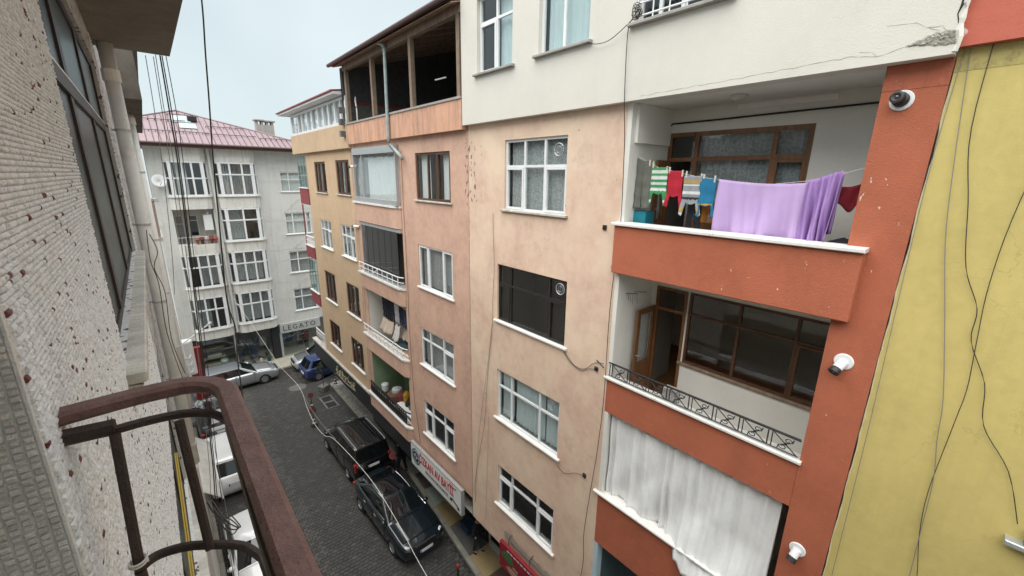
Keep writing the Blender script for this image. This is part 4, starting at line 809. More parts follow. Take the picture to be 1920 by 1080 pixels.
# satellite dish
sd = thing('satellite_dish', 'round white satellite dish fixed beside the bay windows of the grey block', 'satellite dish', (0.62, YB - 0.35, 13.1))
c = MB((0.62, YB - 0.35, 13.1), (1, 0, 0)); c.lathe((0, 0, 0), [(0.0, 0.0), (0.2, 0.02), (0.36, 0.08), (0.37, 0.075), (0.2, 0.0), (0.0, -0.02)], 20, axis=(0.25, 0.25, 1)); c.build('dish', M['white_metal'], sd, smooth=True)
c = MB((0.62, YB - 0.35, 13.1), (1, 0, 0)); c.tube([(0, -0.02, 0), (0, -0.3, -0.05), (0.0, -0.35, -0.35)], 0.025, 6); c.tube([(0, -0.3, 0.0), (0.12, -0.05, 0.36)], 0.012, 5); c.build('arm', M['iron'], sd)
# ---- shops on the ground floor
for u0, u1 in ((0.2, 0.95), (5.35, 5.85)): c = MB(BG.org, BG.U); c.box(u0, u1, 0.1, 2.718, -0.4, 0.02); c.build('shop_pier', M['black'], gb)
c = MB(BG.org, BG.U); c.box(5.86, 6.02, 0.1, 2.0, -0.3, 0.03); c.box(3.0, 3.1, 0.1, 2.70, -0.3, 0.03); c.build('shop_frame', M['rail_grey'], gb)
c = MB(BG.org, BG.U); c.quad((0.9, 0.1, -3), (10.2, 0.1, -3), (10.2, 2.9, -3), (0.9, 2.9, -3)); c.quad((0.9, 2.69, -3), (10.2, 2.69, -3), (10.2, 2.69, 0), (0.9, 2.69, 0)); c.quad((0.9, 0.1, -3), (0.9, 2.7, -3), (0.9, 2.7, 0), (0.9, 0.1, 0)); c.build('shop_interior', M['room'], gb)
c = MB(BG.org, BG.U); c.quad((0.9, 0.11, 0), (10.2, 0.11, 0), (10.2, 0.11, -3), (0.9, 0.11, -3)); c.build('shop_floor', mat('shop_floor_tiles', (0.38, 0.37, 0.30), 0.3, var=0.1), gb)
for u0, u1 in ((1.0, 2.0), (2.0, 2.98), (3.15, 4.2), (4.2, 5.3), (6.05, 7.0), (7.0, 8.2)):
    c = MB(BG.org, BG.U); c.box(u0, u1 - 0.02, 0.2, 2.6 if u0 < 6 else 1.95, -0.2, -0.19); c.build('shop_pane', M['glass'], gb)
# fascia with its lettering
fa = thing('shop_sign', 'grey fascia reading LEGATO in dark serif capitals over the clothes shop', 'shop sign', (7.3, YB - 0.1, 2.0))
c = MB(BG.org, BG.U); c.cbox(5.92, 8.75, 2.02, 2.76, 0.02, 0.16, 0.02); c.build('board', mat('grey_fascia', (0.42, 0.43, 0.42), 0.6, var=0.08), fa)
def text(s_, name, m, size, org, rotz, parent=None, ext=0.006, shear=0, spacing=1.0, sx=1.0, tilt=math.pi / 2, align='CENTER', off=0.0):
    cu = bpy.data.curves.new(name, 'FONT'); cu.body = s_; cu.size = size; cu.extrude = ext; cu.align_x = align; cu.align_y = 'CENTER'; cu.space_character = spacing; cu.resolution_u = 3; cu.offset = off
    cu.materials.append(m); o = bpy.data.objects.new(name, cu); COL.objects.link(o); o.rotation_euler = (tilt, 0, rotz); o.scale = (sx, 1, 1)
    p0 = ORIG.get(parent.name, Vector((0, 0, 0))) if parent else Vector((0, 0, 0)); o.location = Vector(org) - p0
    if parent: o.parent = parent
    bpy.context.view_layer.update(); me = bpy.data.meshes.new_from_object(o.evaluated_get(bpy.context.evaluated_depsgraph_get())); q = bpy.data.objects.new(name, me)
    COL.objects.link(q); q.location = o.location; q.rotation_euler = o.rotation_euler; q.scale = o.scale; q.parent = o.parent
    bpy.data.objects.remove(o); q.name = name
    return q
ink = mat('dark_letters', (0.02, 0.02, 0.025), 0.5)
text('LEGATO', 'lettering', ink, 0.52, (7.25, YB - 0.165, 2.38), 0, fa, spacing=1.35, sx=0.95)
c = MB(BG.org, BG.U)                               # serifs of the capitals
for u in (6.17, 6.38, 6.62, 7.35, 7.53, 7.75): c.box(u - 0.05, u + 0.07, 2.20, 2.222, 0.16, 0.17)
c.build('serifs', ink, fa)
# goods in the shop windows
rr = random.Random(21); palette = [(0.03, 0.035, 0.05), (0.06, 0.05, 0.05), (0.35, 0.34, 0.32), (0.02, 0.05, 0.05), (0.10, 0.09, 0.09), (0.3, 0.04, 0.04), (0.05, 0.07, 0.14)]
gm = [mat('cloth_%d' % i, c_, 0.9) for i, c_ in enumerate(palette)]
cw = ['black', 'dark brown', 'light grey', 'dark teal', 'charcoal', 'red', 'navy blue']
def garment(x, y, z, k, where):
    c = MB((x, y, z), (1, 0, 0)); w = rr.uniform(0.18, 0.26); h = rr.uniform(0.55, 0.85)
    c.add([(-w, h * 0.75, -0.03), (-w * 0.8, h * 0.95, -0.05), (-0.06, h, -0.05), (0.06, h, -0.05), (w * 0.8, h * 0.95, -0.05), (w, h * 0.75, -0.03), (w * 0.75, 0, -0.04), (-w * 0.75, 0, -0.04),
           (-w, h * 0.75, 0.03), (-w * 0.8, h * 0.95, 0.05), (-0.06, h, 0.06), (0.06, h, 0.06), (w * 0.8, h * 0.95, 0.05), (w, h * 0.75, 0.03), (w * 0.75, 0, 0.07), (-w * 0.75, 0, 0.07)],
          [tuple(range(8))[::-1], tuple(range(8, 16))] + [(i, (i + 1) % 8, 8 + (i + 1) % 8, 8 + i) for i in range(8)])
    tag(c.build('garment', gm[k]), '%s garment on display %s' % (cw[k], where), 'garment', 'garments in the shop windows')
for k in range(9): garment(3.3 + k * 0.22, YB + 0.55 + 0.3 * (k % 3), 0.35 + 0.75 * (k % 2) , [0, 4, 3, 0, 6, 3, 4, 2, 0][k], ['left of the middle', 'low in the middle', 'high in the middle', 'against the glass in the middle', 'at the back of the middle', 'second row of the middle', 'right of the middle', 'beside the pier of the middle', 'rightmost in the middle'][k] + ' shop window')
for k in range(6): garment(6.2 + k * 0.16, YB + 0.8, 0.95, [6, 6, 0, 6, 0, 4][k], '%s in the coat row under the LEGATO sign' % ['first', 'second', 'third', 'fourth', 'fifth', 'last'][k])
for k in range(4): garment(7.25 + 0.1 * k, YB + 1.0, 0.4 + 0.4 * (k % 2), [4, 2, 0, 4][k], 'on the table %s in the LEGATO shop' % ['edge', 'left side', 'right side', 'back'][k])
def shelf(x0, x1, z, lab):
    c = MB(BG.org, BG.U); c.box(x0, x1, z, z + 0.05, -0.9, -0.35); tag(c.build('display_shelf', mat('pale_shelf', (0.40, 0.35, 0.25), 0.7)), lab, 'shelf', 'shelves in the left shop')
shelf(1.2, 2.5, 0.55, 'low pale shelf board in the shop window behind the silver car'); shelf(1.1, 2.4, 1.05, 'middle pale shelf board in the left shop window'); shelf(1.1, 2.4, 1.75, 'top pale shelf board in the left shop window')
c = MB(BG.org, BG.U); c.cbox(1.4, 2.2, 1.12, 1.32, -0.8, -0.4, 0.02); tag(c.build('display_box', gm[2]), 'light grey box on the middle shelf of the left shop', 'box')
c = MB((2.3, YB + 0.4, 0.75), (1, 0, 0)); c.lathe((0, -0.12, 0), [(0.0, 0), (0.22, 0.03), (0.26, 0.15), (0.18, 0.26), (0.0, 0.28)], 10); tag(c.build('cushion', mat('mint_cloth', (0.30, 0.42, 0.36), 0.9)), 'mint green cushion on the low shelf of the left shop', 'cushion')
for k in range(4):
    c = MB((3.45 + 0.5 * k, YB - 0.12, 0.11), (1, 0, 0)); c.lathe((0, 0, 0), [(0.0, 0), (0.12, 0.02), (0.13, 0.2), (0.10, 0.34 + 0.05 * (k % 2)), (0.0, 0.38)], 9); tag(c.build('bundle', gm[[2, 1, 2, 3][k]]), ['light grey', 'dark brown', 'pale grey short', 'teal'][k] + ' bundle at the foot of the middle shop window', 'bundle')

# ================================================================== GROUND
c = MB(); c.quad((-300, -0.06, 300), (300, -0.06, 300), (300, -0.06, -300), (-300, -0.06, -300)); c.build('ground', M['ground'], kind='structure')
c = MB(); c.box(-14, 24, -0.055, -0.022, -31.45, 12); road = c.build('road', M['joint'], kind='structure')
def in_road(x, y):
    if y > 27.2: return -1.5 < x < 12 and y < 31.35
    return -0.02 < x < 6.52 + 0.1 * max(0, min(y - 9.0, 7)) and y > 6.5
pav = []; PL, PW = 0.185, 0.145
y = 6.5; r = 0
while y < 31.4:
    x = -1.6 + (PL / 2 if r % 2 else 0)
    while x < 11.5:
        if in_road(x + PL / 2, y + PW / 2): pav.append((x + PL / 2, y + PW / 2))
        x += PL
    y += PW; r += 1
def vis_size(p):
    q = to_px(p)
    if not q: return 0
    if not (470 < q[0] < 960 and 640 < q[1] < 1080): return 0
    if q[0] < 455 + (q[1] - 730) * 0.42 + 12: return 0            # behind the handrail
    return 1.0 / q[2]
def blocked(x, y):
    return (4.7 < x < 6.6 and 11.3 < y < 16) or (4.9 < x < 6.8 and 16.2 < y < 21)
order = sorted(range(len(pav)), key=lambda i: -(0 if blocked(*pav[i]) else vis_size((pav[i][0], pav[i][1], 0))))
near = set(order[:300])
def paver_mesh(mi, seed):
    r_ = random.Random(seed); c = MB(); a, b_ = PL / 2 - 0.006, PW / 2 - 0.006; h = 0.0; j = lambda: r_.uniform(-0.004, 0.004); e = 0.010
    bot = [(-a, -0.05, b_), (a, -0.05, b_), (a, -0.05, -b_), (-a, -0.05, -b_)]; mid = [(u, h - 0.008, n) for u, v, n in bot]
    top = [(-a + e, h + j(), b_ - e), (a - e, h + j(), b_ - e), (a - e, h + j(), -b_ + e), (-a + e, h + j(), -b_ + e)]
    c.add(bot + mid + top, [(i, (i + 1) % 4, 4 + (i + 1) % 4, 4 + i) for i in range(4)] + [(4 + i, 4 + (i + 1) % 4, 8 + (i + 1) % 4, 8 + i) for i in range(4)] + [(8, 9, 10, 11)])
    me = bpy.data.meshes.new('paver'); me.from_pydata(c.v, [], c.f); me.materials.append(M['pavers'][mi]); return me
pmesh = [paver_mesh(i % 4, 40 + i) for i in range(12)]
def paver_kind(x, y):
    # a lighter worn row runs along the street where a trench was relaid
    if 2.55 < x < 2.95 and RNG.random() < 0.6: return 3
    if 9.5 < y < 11.2 and 2.3 < x < 3.6 and RNG.random() < 0.5: return 3
    return int(RNG.choice([0, 0, 1, 2, 3], p=[0.35, 0.15, 0.25, 0.2, 0.05]))
bv, bf, bm_ = [], [], []
for i, (x, y) in enumerate(pav):
    k = paver_kind(x, y); dz = RNG.uniform(-0.003, 0.002) ; th = RNG.uniform(-0.012, 0.012)
    me = pmesh[k + 4 * (i % 3)]
    if i in near:
        o = bpy.data.objects.new('paver', me); COL.objects.link(o); o.location = (x, y, dz); o.rotation_euler = (RNG.uniform(-0.006, 0.006), RNG.uniform(-0.006, 0.006), th); o.parent = road
    else:
        b0 = len(bv); cs, sn = math.cos(th), math.sin(th)
        for v in me.vertices: bv.append((x + v.co.x * cs - v.co.y * sn, y + v.co.x * sn + v.co.y * cs, dz + v.co.z))
        for p in me.polygons: bf.append(tuple(b0 + q for q in p.vertices)); bm_.append(k)
c = MB(); c.v, c.f, c.m = bv, bf, bm_; o = c.build('pavers', M['pavers'], road, kind='stuff')
# pavement on the right: kerb stones and coloured patches of tiles in front of each shop
def kerb_x(y): return 6.60 + 0.1 * max(0.0, min(y - 9.0, 6.5))
kb = []
c = MB(); c.add([(kerb_x(y) + 0.02, y, -0.05) for y in (4, 9, 15.5, 27)] + [(9.5, y, -0.05) for y in (4, 9, 15.5, 27)] + [(kerb_x(y) + 0.02, y, 0.10) for y in (4, 9, 15.5, 27)] + [(9.5, y, 0.10) for y in (4, 9, 15.5, 27)],
            [(8, 12, 13, 9), (9, 13, 14, 10), (10, 14, 15, 11), (0, 8, 9, 1), (1, 9, 10, 2), (2, 10, 11, 3), (3, 11, 15, 7)], local=False)
pvm = c.build('pavement', M['concrete'], kind='structure')
y = 4.0; k = 0
while y < 26.9:
    y1 = min(y + 0.9, 26.95); c = MB(); xa, xb = kerb_x(y), kerb_x(y1); g = 0.008
    pts = []
    for z, e in ((-0.05, 0), (0.10, 0), (0.118, 0.02)):
        pts += [(xa + e, y + g, z), (xa + 0.17 - e * 0, y + g, z), (xb + 0.17 - e * 0, y1 - g, z), (xb + e, y1 - g, z)]
    c.add(pts, [(i, (i + 1) % 4, 4 + (i + 1) % 4, 4 + i) for i in range(4)] + [(4 + i, 4 + (i + 1) % 4, 8 + (i + 1) % 4, 8 + i) for i in range(4)] + [(8, 9, 10, 11)], local=False)
    c.build('kerb_stone', M['kerb'], pvm); y = y1; k += 1
PT = [(4, 9.1, (0.11, 0.065, 0.05)), (9.1, 10.2, (0.36, 0.27, 0.14)), (10.2, 11.8, (0.115, 0.115, 0.11)), (11.8, 13.11, (0.34, 0.26, 0.12)), (13.11, 14.25, (0.34, 0.38, 0.34)), (14.25, 15.4, (0.13, 0.115, 0.095)), (15.4, 17.2, (0.30, 0.31, 0.27)), (17.2, 19.0, (0.17, 0.165, 0.15)), (19.0, 21.6, (0.22, 0.21, 0.19))]
for i, (y0, y1, col) in enumerate(PT):
    m = mat('pavement_tile_%d' % i, col, 0.55, var=0.22, vscale=2.5, stain=0.7, stain_col=tuple(q * 0.45 for q in col), stain_scale=2.2, bump=0.25)
    c = MB(); xa, xb = kerb_x(y0) + 0.185, kerb_x(y1) + 0.185
    c.add([(xa, y0 + 0.01, 0.10), (8.6, y0 + 0.01, 0.10), (8.6, y1 - 0.01, 0.10), (xb, y1 - 0.01, 0.10), (xa, y0 + 0.01, 0.125), (8.6, y0 + 0.01, 0.125), (8.6, y1 - 0.01, 0.125), (xb, y1 - 0.01, 0.125)], [(4, 5, 6, 7), (0, 1, 5, 4), (1, 2, 6, 5), (2, 3, 7, 6), (3, 0, 4, 7)], local=False)
    c.build('pavement_patch', m, pvm)
# pale cobbles by the black shop
cob = mat('pale_cobble', (0.33, 0.325, 0.30), 0.8, var=0.3, vscale=9); cob2 = mat('grey_cobble', (0.23, 0.225, 0.21), 0.8, var=0.3, vscale=9)
bv = MB(); rr = random.Random(31)
yy = 21.7
while yy < 26.3:
    xx = 7.22 + rr.uniform(0, 0.1)
    while xx < 8.9:
        w = rr.uniform(0.10, 0.15); bv.cm = 0 if rr.random() < 0.7 else 1; h = 0.12 + rr.uniform(0, 0.02)
        bv.add([(xx, yy, 0.09), (xx + w - 0.015, yy, 0.09), (xx + w - 0.015, yy + 0.115, 0.09), (xx, yy + 0.115, 0.09), (xx + 0.012, yy + 0.012, h), (xx + w - 0.027, yy + 0.012, h), (xx + w - 0.027, yy + 0.10, h), (xx + 0.012, yy + 0.10, h)], [(0, 1, 5, 4), (1, 2, 6, 5), (2, 3, 7, 6), (3, 0, 4, 7), (4, 5, 6, 7)], local=False)
        xx += w
    yy += 0.13
bv.build('cobbles', [cob, cob2], pvm, kind='stuff')
# far pavement and left pavement
c = MB(); c.box(-14, 24, -0.05, 0.10, -33.5, -31.6); fp = c.build('pavement', mat('far_pavement_stone', (0.38, 0.36, 0.30), 0.8, var=0.2, vscale=2), kind='structure')
for k in range(28): c = MB(); c.box(-6 + k * 0.8, -5.215 + k * 0.8, -0.05, 0.115, -31.6, -31.44); c.build('kerb_stone', M['kerb'], fp)
c = MB(); c.box(-1.5, -0.15, -0.05, 0.10, -27, 12); lp = c.build('pavement', M['kerb'], kind='structure')
for k in range(24): c = MB(); c.box(-0.148, 0.0, -0.05, 0.115, -(5.8 + k * 0.9 - 0.01), -(4.92 + k * 0.9)); c.build('kerb_stone', M['kerb'], lp)
# ---- ground floor shop fronts under the overhang on the right
sf = M['darkframe']
c = R(7.78); c.quad((-21.0, 0.1, 0), (-6, 0.1, 0), (-6, 3.3, 0), (-21.0, 3.3, 0)); fr = thing('glazed_ground_storey', 'dark glazed shop fronts under the overhanging storeys on the right', 'shops', (7.8, 12, 0.1)); c.build('wall', M['dark'], fr)
for k, (u0, u1) in enumerate([(-20.6, -18.6), (-18.4, -16.4), (-16.2, -14.4), (-14.2, -12.4), (-12.2, -10.3), (-10.1, -8.9), (-8.8, -7.2)]):
    f = R(7.76); f.box(u0, u1, 0.13, 0.45, 0, 0.04); f.box(u0, u0 + 0.07, 0.45, 2.4, 0, 0.05); f.box(u1 - 0.07, u1, 0.45, 2.4, 0, 0.05); f.box(u0 + 0.07, u1 - 0.07, 2.33, 2.4, 0, 0.05); o = f.build('shop_window', M['darkframe'] if k < 5 else M['rail_grey'], fr)
    p = R(7.76); p.box(u0 + 0.07, u1 - 0.07, 0.45, 2.33, 0.01, 0.018); p.build('pane', M['darkglass'], o)
c = R(7.74); c.quad((-18, 2.62, -0.1), (-18, 2.62, 1.13), (-4.62, 2.62, 1.13), (-4.62, 2.62, -0.1)); c.build('soffit', M['concrete'], fr)
c = R(8.3); c.quad((-27, 0.1, 0), (-21, 0.1, 0), (-21, 2.6, 0), (-27, 2.6, 0)); c.build('wall', M['black'], fr)
# ================================================================== THE EYE'S OWN BUILDING
XW = -0.2
ob = thing('apartment_building', 'white mosaic tiled house wall with large dark framed window at the left edge', 'apartment building', (XW, 2, 0), 'apartment blocks on the near side')
def mosaic_mat(name, shade):
    m = mat(name, (0.66, 0.645, 0.62), 0.7, bump=0.0); nt = m.node_tree; b = nt.nodes['Principled BSDF']
    g = nt.nodes.new('ShaderNodeNewGeometry'); sx = nt.nodes.new('ShaderNodeSeparateXYZ'); cx = nt.nodes.new('ShaderNodeCombineXYZ'); br = nt.nodes.new('ShaderNodeTexBrick')
    ad = nt.nodes.new('ShaderNodeMath'); ad.operation = 'ADD'
    nt.links.new(g.outputs['Position'], sx.inputs[0]); nt.links.new(sx.outputs['X'], ad.inputs[0]); nt.links.new(sx.outputs['Y'], ad.inputs[1])
    nt.links.new(ad.outputs[0], cx.inputs['X']); nt.links.new(sx.outputs['Z'], cx.inputs['Y']); nt.links.new(cx.outputs[0], br.inputs['Vector'])
    br.inputs['Scale'].default_value = 1.0; br.inputs['Brick Width'].default_value = 0.024; br.inputs['Row Height'].default_value = 0.012; br.inputs['Mortar Size'].default_value = 0.0018
    br.inputs['Color1'].default_value = (0.80, 0.81, 0.815, 1); br.inputs['Color2'].default_value = (0.68, 0.69, 0.695, 1); br.inputs['Mortar'].default_value = (0.46, 0.455, 0.445, 1)
    vo = nt.nodes.new('ShaderNodeTexVoronoi'); vo.inputs['Scale'].default_value = 26; nt.links.new(g.outputs['Position'], vo.inputs['Vector'])
    sp = nt.nodes.new('ShaderNodeSeparateColor'); nt.links.new(vo.outputs['Color'], sp.inputs[0])
    th = nt.nodes.new('ShaderNodeMath'); th.operation = 'GREATER_THAN'; th.inputs[1].default_value = 0.90; nt.links.new(sp.outputs[0], th.inputs[0])
    mx = nt.nodes.new('ShaderNodeMix'); mx.data_type = 'RGBA'; nt.links.new(th.outputs[0], mx.inputs[0]); nt.links.new(br.outputs['Color'], mx.inputs[6]); mx.inputs[7].default_value = (0.17, 0.10, 0.095, 1)
    nz = nt.nodes.new('ShaderNodeTexNoise'); nz.inputs['Scale'].default_value = 1.4; nz.inputs['Detail'].default_value = 6; nt.links.new(g.outputs['Position'], nz.inputs['Vector'])
    m2 = nt.nodes.new('ShaderNodeMix'); m2.data_type = 'RGBA'; m2.blend_type = 'MULTIPLY'; m2.inputs[0].default_value = shade
    nt.links.new(mx.outputs[2], m2.inputs[6]); nt.links.new(nz.outputs['Fac'], m2.inputs[7]); nt.links.new(m2.outputs[2], b.inputs['Base Color'])
    bp = nt.nodes.new('ShaderNodeBump'); bp.inputs['Strength'].default_value = 0.8; bp.inputs['Distance'].default_value = 0.005; nt.links.new(br.outputs['Fac'], bp.inputs['Height']); bp.invert = True; nt.links.new(bp.outputs[0], b.inputs['Normal'])
    return m
M['mosaic'] = mosaic_mat('far_mosaic', 0.35)
YJ = 0.962; WY0, WY1, WZ0, WZ1 = 2.46, 6.12, 12.76, 14.65
LW = [(WY0, WY1, z, z + 1.89) for z in (12.76, 9.80, 6.84)]
c = L(XW); c.wall(YJ, 8.55, 3.0, 14.93, LW, 0.14); c.build('wall', M['mosaic'], ob)
c = MB((0, YJ, 0), (1, 0, 0)); c.quad((-2.0, 11.0, 0), (XW, 11.0, 0), (XW, 14.93, 0), (-2.0, 14.93, 0)); c.build('jamb_wall', M['grout_dark'], ob)
c = L(-1.6); c.quad((-6, 3.0, 0), (YJ, 3.0, 0), (YJ, 15.09, 0), (-6, 15.09, 0)); c.build('recess_wall', M['white_plaster'], ob)
c = L(XW); c.quad((-8, 3, 0), (-1.2, 3, 0), (-1.2, 15.09, 0), (-8, 15.09, 0)); c.quad((YJ, 14.93, 0), (8.55, 14.93, 0), (8.55, 15.09, 0), (YJ, 15.09, 0)); c.build('wall', M['mosaic'], ob)
c = L(XW - 0.12); c.quad((0.97, 3.0, -1.6), (8.5, 3.0, -1.6), (8.5, 14.9, -1.6), (0.97, 14.9, -1.6)); c.quad((0.97, 14.9, -1.6), (8.5, 14.9, -1.6), (8.5, 14.9, 0), (0.97, 14.9, 0)); c.quad((8.5, 3, -1.6), (8.5, 3, 0), (8.5, 14.9, 0), (8.5, 14.9, -1.6)); c.quad((0.97, 3, 0), (0.97, 3, -1.6), (0.97, 14.9, -1.6), (0.97, 14.9, 0)); c.build('interior', M['room'], ob)
# windows: brown outer frame, transom, mullion, grey lining; a marble sill
for k, (y0, y1, z0, z1) in enumerate(LW):
    f = L(XW); n = -0.085
    zt = z0 + 1.27
    f.box(y0, y0 + 0.10, z0, z1, n, n + 0.06); f.box(y1 - 0.07, y1, z0, z1, n, n + 0.06); f.box(y0 + 0.06, y1 - 0.07, z1 - 0.06, z1, n, n + 0.06); f.box(y0 + 0.06, y1 - 0.07, z0, z0 + 0.05, n, n + 0.055)
    f.box(y0 + 0.10, y1 - 0.07, zt - 0.045, zt + 0.035, n, n + 0.064)
    for y in (3.39, 4.75): f.box(y - 0.07, y + 0.07, z0 + 0.05, z1 - 0.06, n + 0.002, n + 0.058)
    o = f.build('window', mat('near_black_frame', (0.026, 0.017, 0.014), 0.5, var=0.3, vscale=12), ob)
    us = [y0 + 0.05, 3.39, 4.75, y1 - 0.05]
    for a, b_ in zip(us, us[1:]):
        for za, zb in ((z0 + 0.04, zt - 0.02), (zt + 0.02, z1 - 0.05)):
            p = L(XW); p.box(a + 0.01, b_ - 0.01, za, zb, n + 0.040, n + 0.046); p.build('pane', M['dustyglass'], o)
    p = L(XW); p.cbox(2.30, WY1 + 0.04, z0 - 0.05, z0 - 0.004, -0.13, 0.075, 0.008); p.build('sill', M['sill_marble'], o)
    p = L(XW); p.box(y0 + 0.003, y0 + 0.035, z0, z1, n + 0.061, -0.004); p.build('lining', M['rail_grey'], o)
    p = L(XW); curtain_mesh(p, y0 + 0.1, y1 - 0.1, z0 + 0.02, z1, n - 0.12, 0.03, 24, k); p.build('curtain', M['greycurtain'] if k else M['lace'], o, smooth=True)
    p = L(XW); p.box(y0 + 0.06, y1 - 0.07, zt + 0.034, zt + 0.045, n + 0.053, n + 0.066); p.build('drip_strip', M['white_metal'], o)
c = L(XW); rr = random.Random(9)
c.add([(2.28, 12.60, 0.0), (2.5, 12.60, 0.0), (2.52, 12.708, 0.0), (2.27, 12.708, 0.0), (2.31, 12.63, 0.035), (2.45, 12.62, 0.03), (2.48, 12.70, 0.06), (2.30, 12.70, 0.055)], [(4, 5, 6, 7), (0, 1, 5, 4), (1, 2, 6, 5), (2, 3, 7, 6), (3, 0, 4, 7)]); c.build('broken_mortar', M['plaster_break'], ob)
# yellow strips of a folded blind in the window below
for k, n in enumerate((0.008, 0.022)):
    c = L(XW); c.tube([(2.7, 10.80, n), (3.6, 10.9, n), (4.6, 11.05, n)], 0.018, 6, flat=(0.011, 0.011)); tag(c.build('blind_rail', mat('yellow_paint', (0.42, 0.30, 0.04), 0.5, var=0.2)), ('inner' if k == 0 else 'outer') + ' yellow rail of the folded blind at the window below the mosaic wall', 'blind rail')
# slabs overhead
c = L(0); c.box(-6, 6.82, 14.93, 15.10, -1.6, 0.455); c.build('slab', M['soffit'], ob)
c = L(0); c.box(YJ, 6.0, 11.85, 12.0, -1.55, -0.35); c.build('floor_slab', M['concrete'], ob)
# balcony floor
c = MB(); pl = [(-1.6, -1.5), (0.085, -1.5), (0.085, 0.86), (0.06, 0.95), (0.0, 1.03), (-0.06, 1.06), (XW + 0.0, 1.06), (XW, YJ), (-1.6, YJ)]
c.add([(x, y, 12.42) for x, y in pl] + [(x, y, 12.53) for x, y in pl], [tuple(range(9))[::-1], tuple(range(9, 18))] + [(i, (i + 1) % 9, 9 + (i + 1) % 9, 9 + i) for i in range(9)], local=False); c.build('balcony_floor', M['concrete'], ob)
# mosaic tiles ------------------------------------------------------------
TL, TH = 0.0240, 0.0122
def tile_var(seed):
    r_ = np.random.default_rng(seed); a, b_ = TL / 2 - 0.0007, TH / 2 - 0.0009; e = 0.0026; j = lambda s_: r_.uniform(-s_, s_)
    bot = [(-a, -b_, -0.004), (a, -b_, -0.004), (a, b_, -0.004), (-a, b_, -0.004)]
    mid = [(u + j(0.0009), v + j(0.0007), 0.0030 + j(0.0008)) for u, v, n in bot]
    top = [(u * (1 - e / a) + j(0.0006), v * (1 - e / b_) + j(0.0006), 0.0052 + j(0.0013)) for u, v, n in bot]
    return np.array(bot + mid + top)
TF = np.array([[i, (i + 1) % 4, 4 + (i + 1) % 4, 4 + i] for i in range(4)] + [[4 + i, 4 + (i + 1) % 4, 8 + (i + 1) % 4, 8 + i] for i in range(4)] + [[8, 9, 10, 11]])
TV = np.array([tile_var(s_) for s_ in range(24)])
tiles = []                                          # (kind, u, v, su, variant, material, tilt)
def lay(kind, u0, u1, v0, v1, red, mats_n):
    v = v0; r = 0
    while v < v1:
        u = (u0 - RNG.uniform(0, TL)) if kind == 'wall' else u0 + RNG.uniform(-0.0006, 0.0006); wob = RNG.uniform(-0.0006, 0.0006)
        while u < u1:
            w = TL * (1.0 if RNG.random() > 0.12 else 0.55) if kind == 'wall' else 0.0126
            if u >= u0 - 0.002 and u + w <= u1 + 0.004:
                tiles.append((kind, u + w / 2, v + TH / 2 + wob, w / (TL), int(RNG.integers(24)), mats_n if RNG.random() < red * (2.2 if w < TL * 0.7 else 1) else int(RNG.integers(mats_n)), RNG.normal(0, 0.0007)))
            u += w + (0.0026 if kind == 'jamb' else 0.0)
        v += TH; r += 1
lay('wall', YJ + 0.001, WY0 - 0.01, 11.4, 14.90, 0.024, 4)
lay('wall', WY0 - 0.012, 5.2, 11.3, 12.705, 0.045, 4)
lay('wall', WY1 + 0.01, 6.55, 12.2, 14.9, 0.10, 4)
lay('jamb', XW - 0.20, XW - 0.001, 11.4, 14.60, 0.0, 3)
def place(t):
    kind, u, v, su, var, mi, tilt = t; P = TV[var].copy(); P[:, 0] *= su; P[:, 2] += tilt * (P[:, 2] > 0)
    if kind == 'wall':
        Q = np.stack([XW + 0.001 + P[:, 2], u + P[:, 0], v + P[:, 1]], 1)
    else: Q = np.stack([u + P[:, 0], YJ - 0.001 - P[:, 2], v + P[:, 1]], 1)
    return Q
def tsize(t):
    p = (XW, t[1], t[2]) if t[0] == 'wall' else (t[1], YJ, t[2]); q = to_px(p)
    if not q or not (0 < q[0] < 900 and 0 < q[1] < 1080): return 0
    if t[0] == 'jamb' and q[1] < 560: return 0
    return 1.0 / q[2] + (0.15 if t[0] == 'jamb' else 0)
oi = sorted(range(len(tiles)), key=lambda i: -tsize(tiles[i])); near_t = set(oi[:298])
TM = M['tile_white'] + [M['tile_red']] + M['tile_shaded']
def tmat(t): return t[5] if t[0] == 'wall' else 5 + t[5]
cache = {}
for i in oi[:298]:
    t = tiles[i]; key = (t[0], t[4] % 8, tmat(t), t[3] < 0.9)
    if key not in cache:
        tt = (t[0], 0.0 if t[0] == 'wall' else XW, 13.6, t[3], t[4] % 8, t[5], 0.0); P = place(tt) - (np.array([XW, 0.0, 13.6]) if t[0] == 'wall' else np.array([XW, YJ, 13.6]))
        me = bpy.data.meshes.new('tile'); me.from_pydata([tuple(p) for p in P], [], [tuple(f) if t[0] == 'wall' else tuple(f) for f in TF]); me.materials.append(TM[tmat(t)]); cache[key] = me
    o = bpy.data.objects.new('tile', cache[key]); COL.objects.link(o); o.parent = ob
    base = Vector((XW + t[6], t[1], t[2])) if t[0] == 'wall' else Vector((t[1], YJ + t[6], t[2])); o.location = base - ORIG[ob.name]
    o.rotation_euler = (RNG.normal(0, 0.02), RNG.normal(0, 0.02), RNG.normal(0, 0.02))
rest = [tiles[i] for i in range(len(tiles)) if i not in near_t]
V = np.concatenate([place(t) for t in rest]) - np.array(ORIG[ob.name])
NF = len(rest) * 9; F = (TF[None] + (np.arange(len(rest)) * 12)[:, None, None]).reshape(-1, 4)
me = bpy.data.meshes.new('tiles'); me.vertices.add(len(V)); me.vertices.foreach_set('co', V.astype(np.float32).ravel()); me.loops.add(NF * 4); me.loops.foreach_set('vertex_index', F.ravel().astype(np.int32))
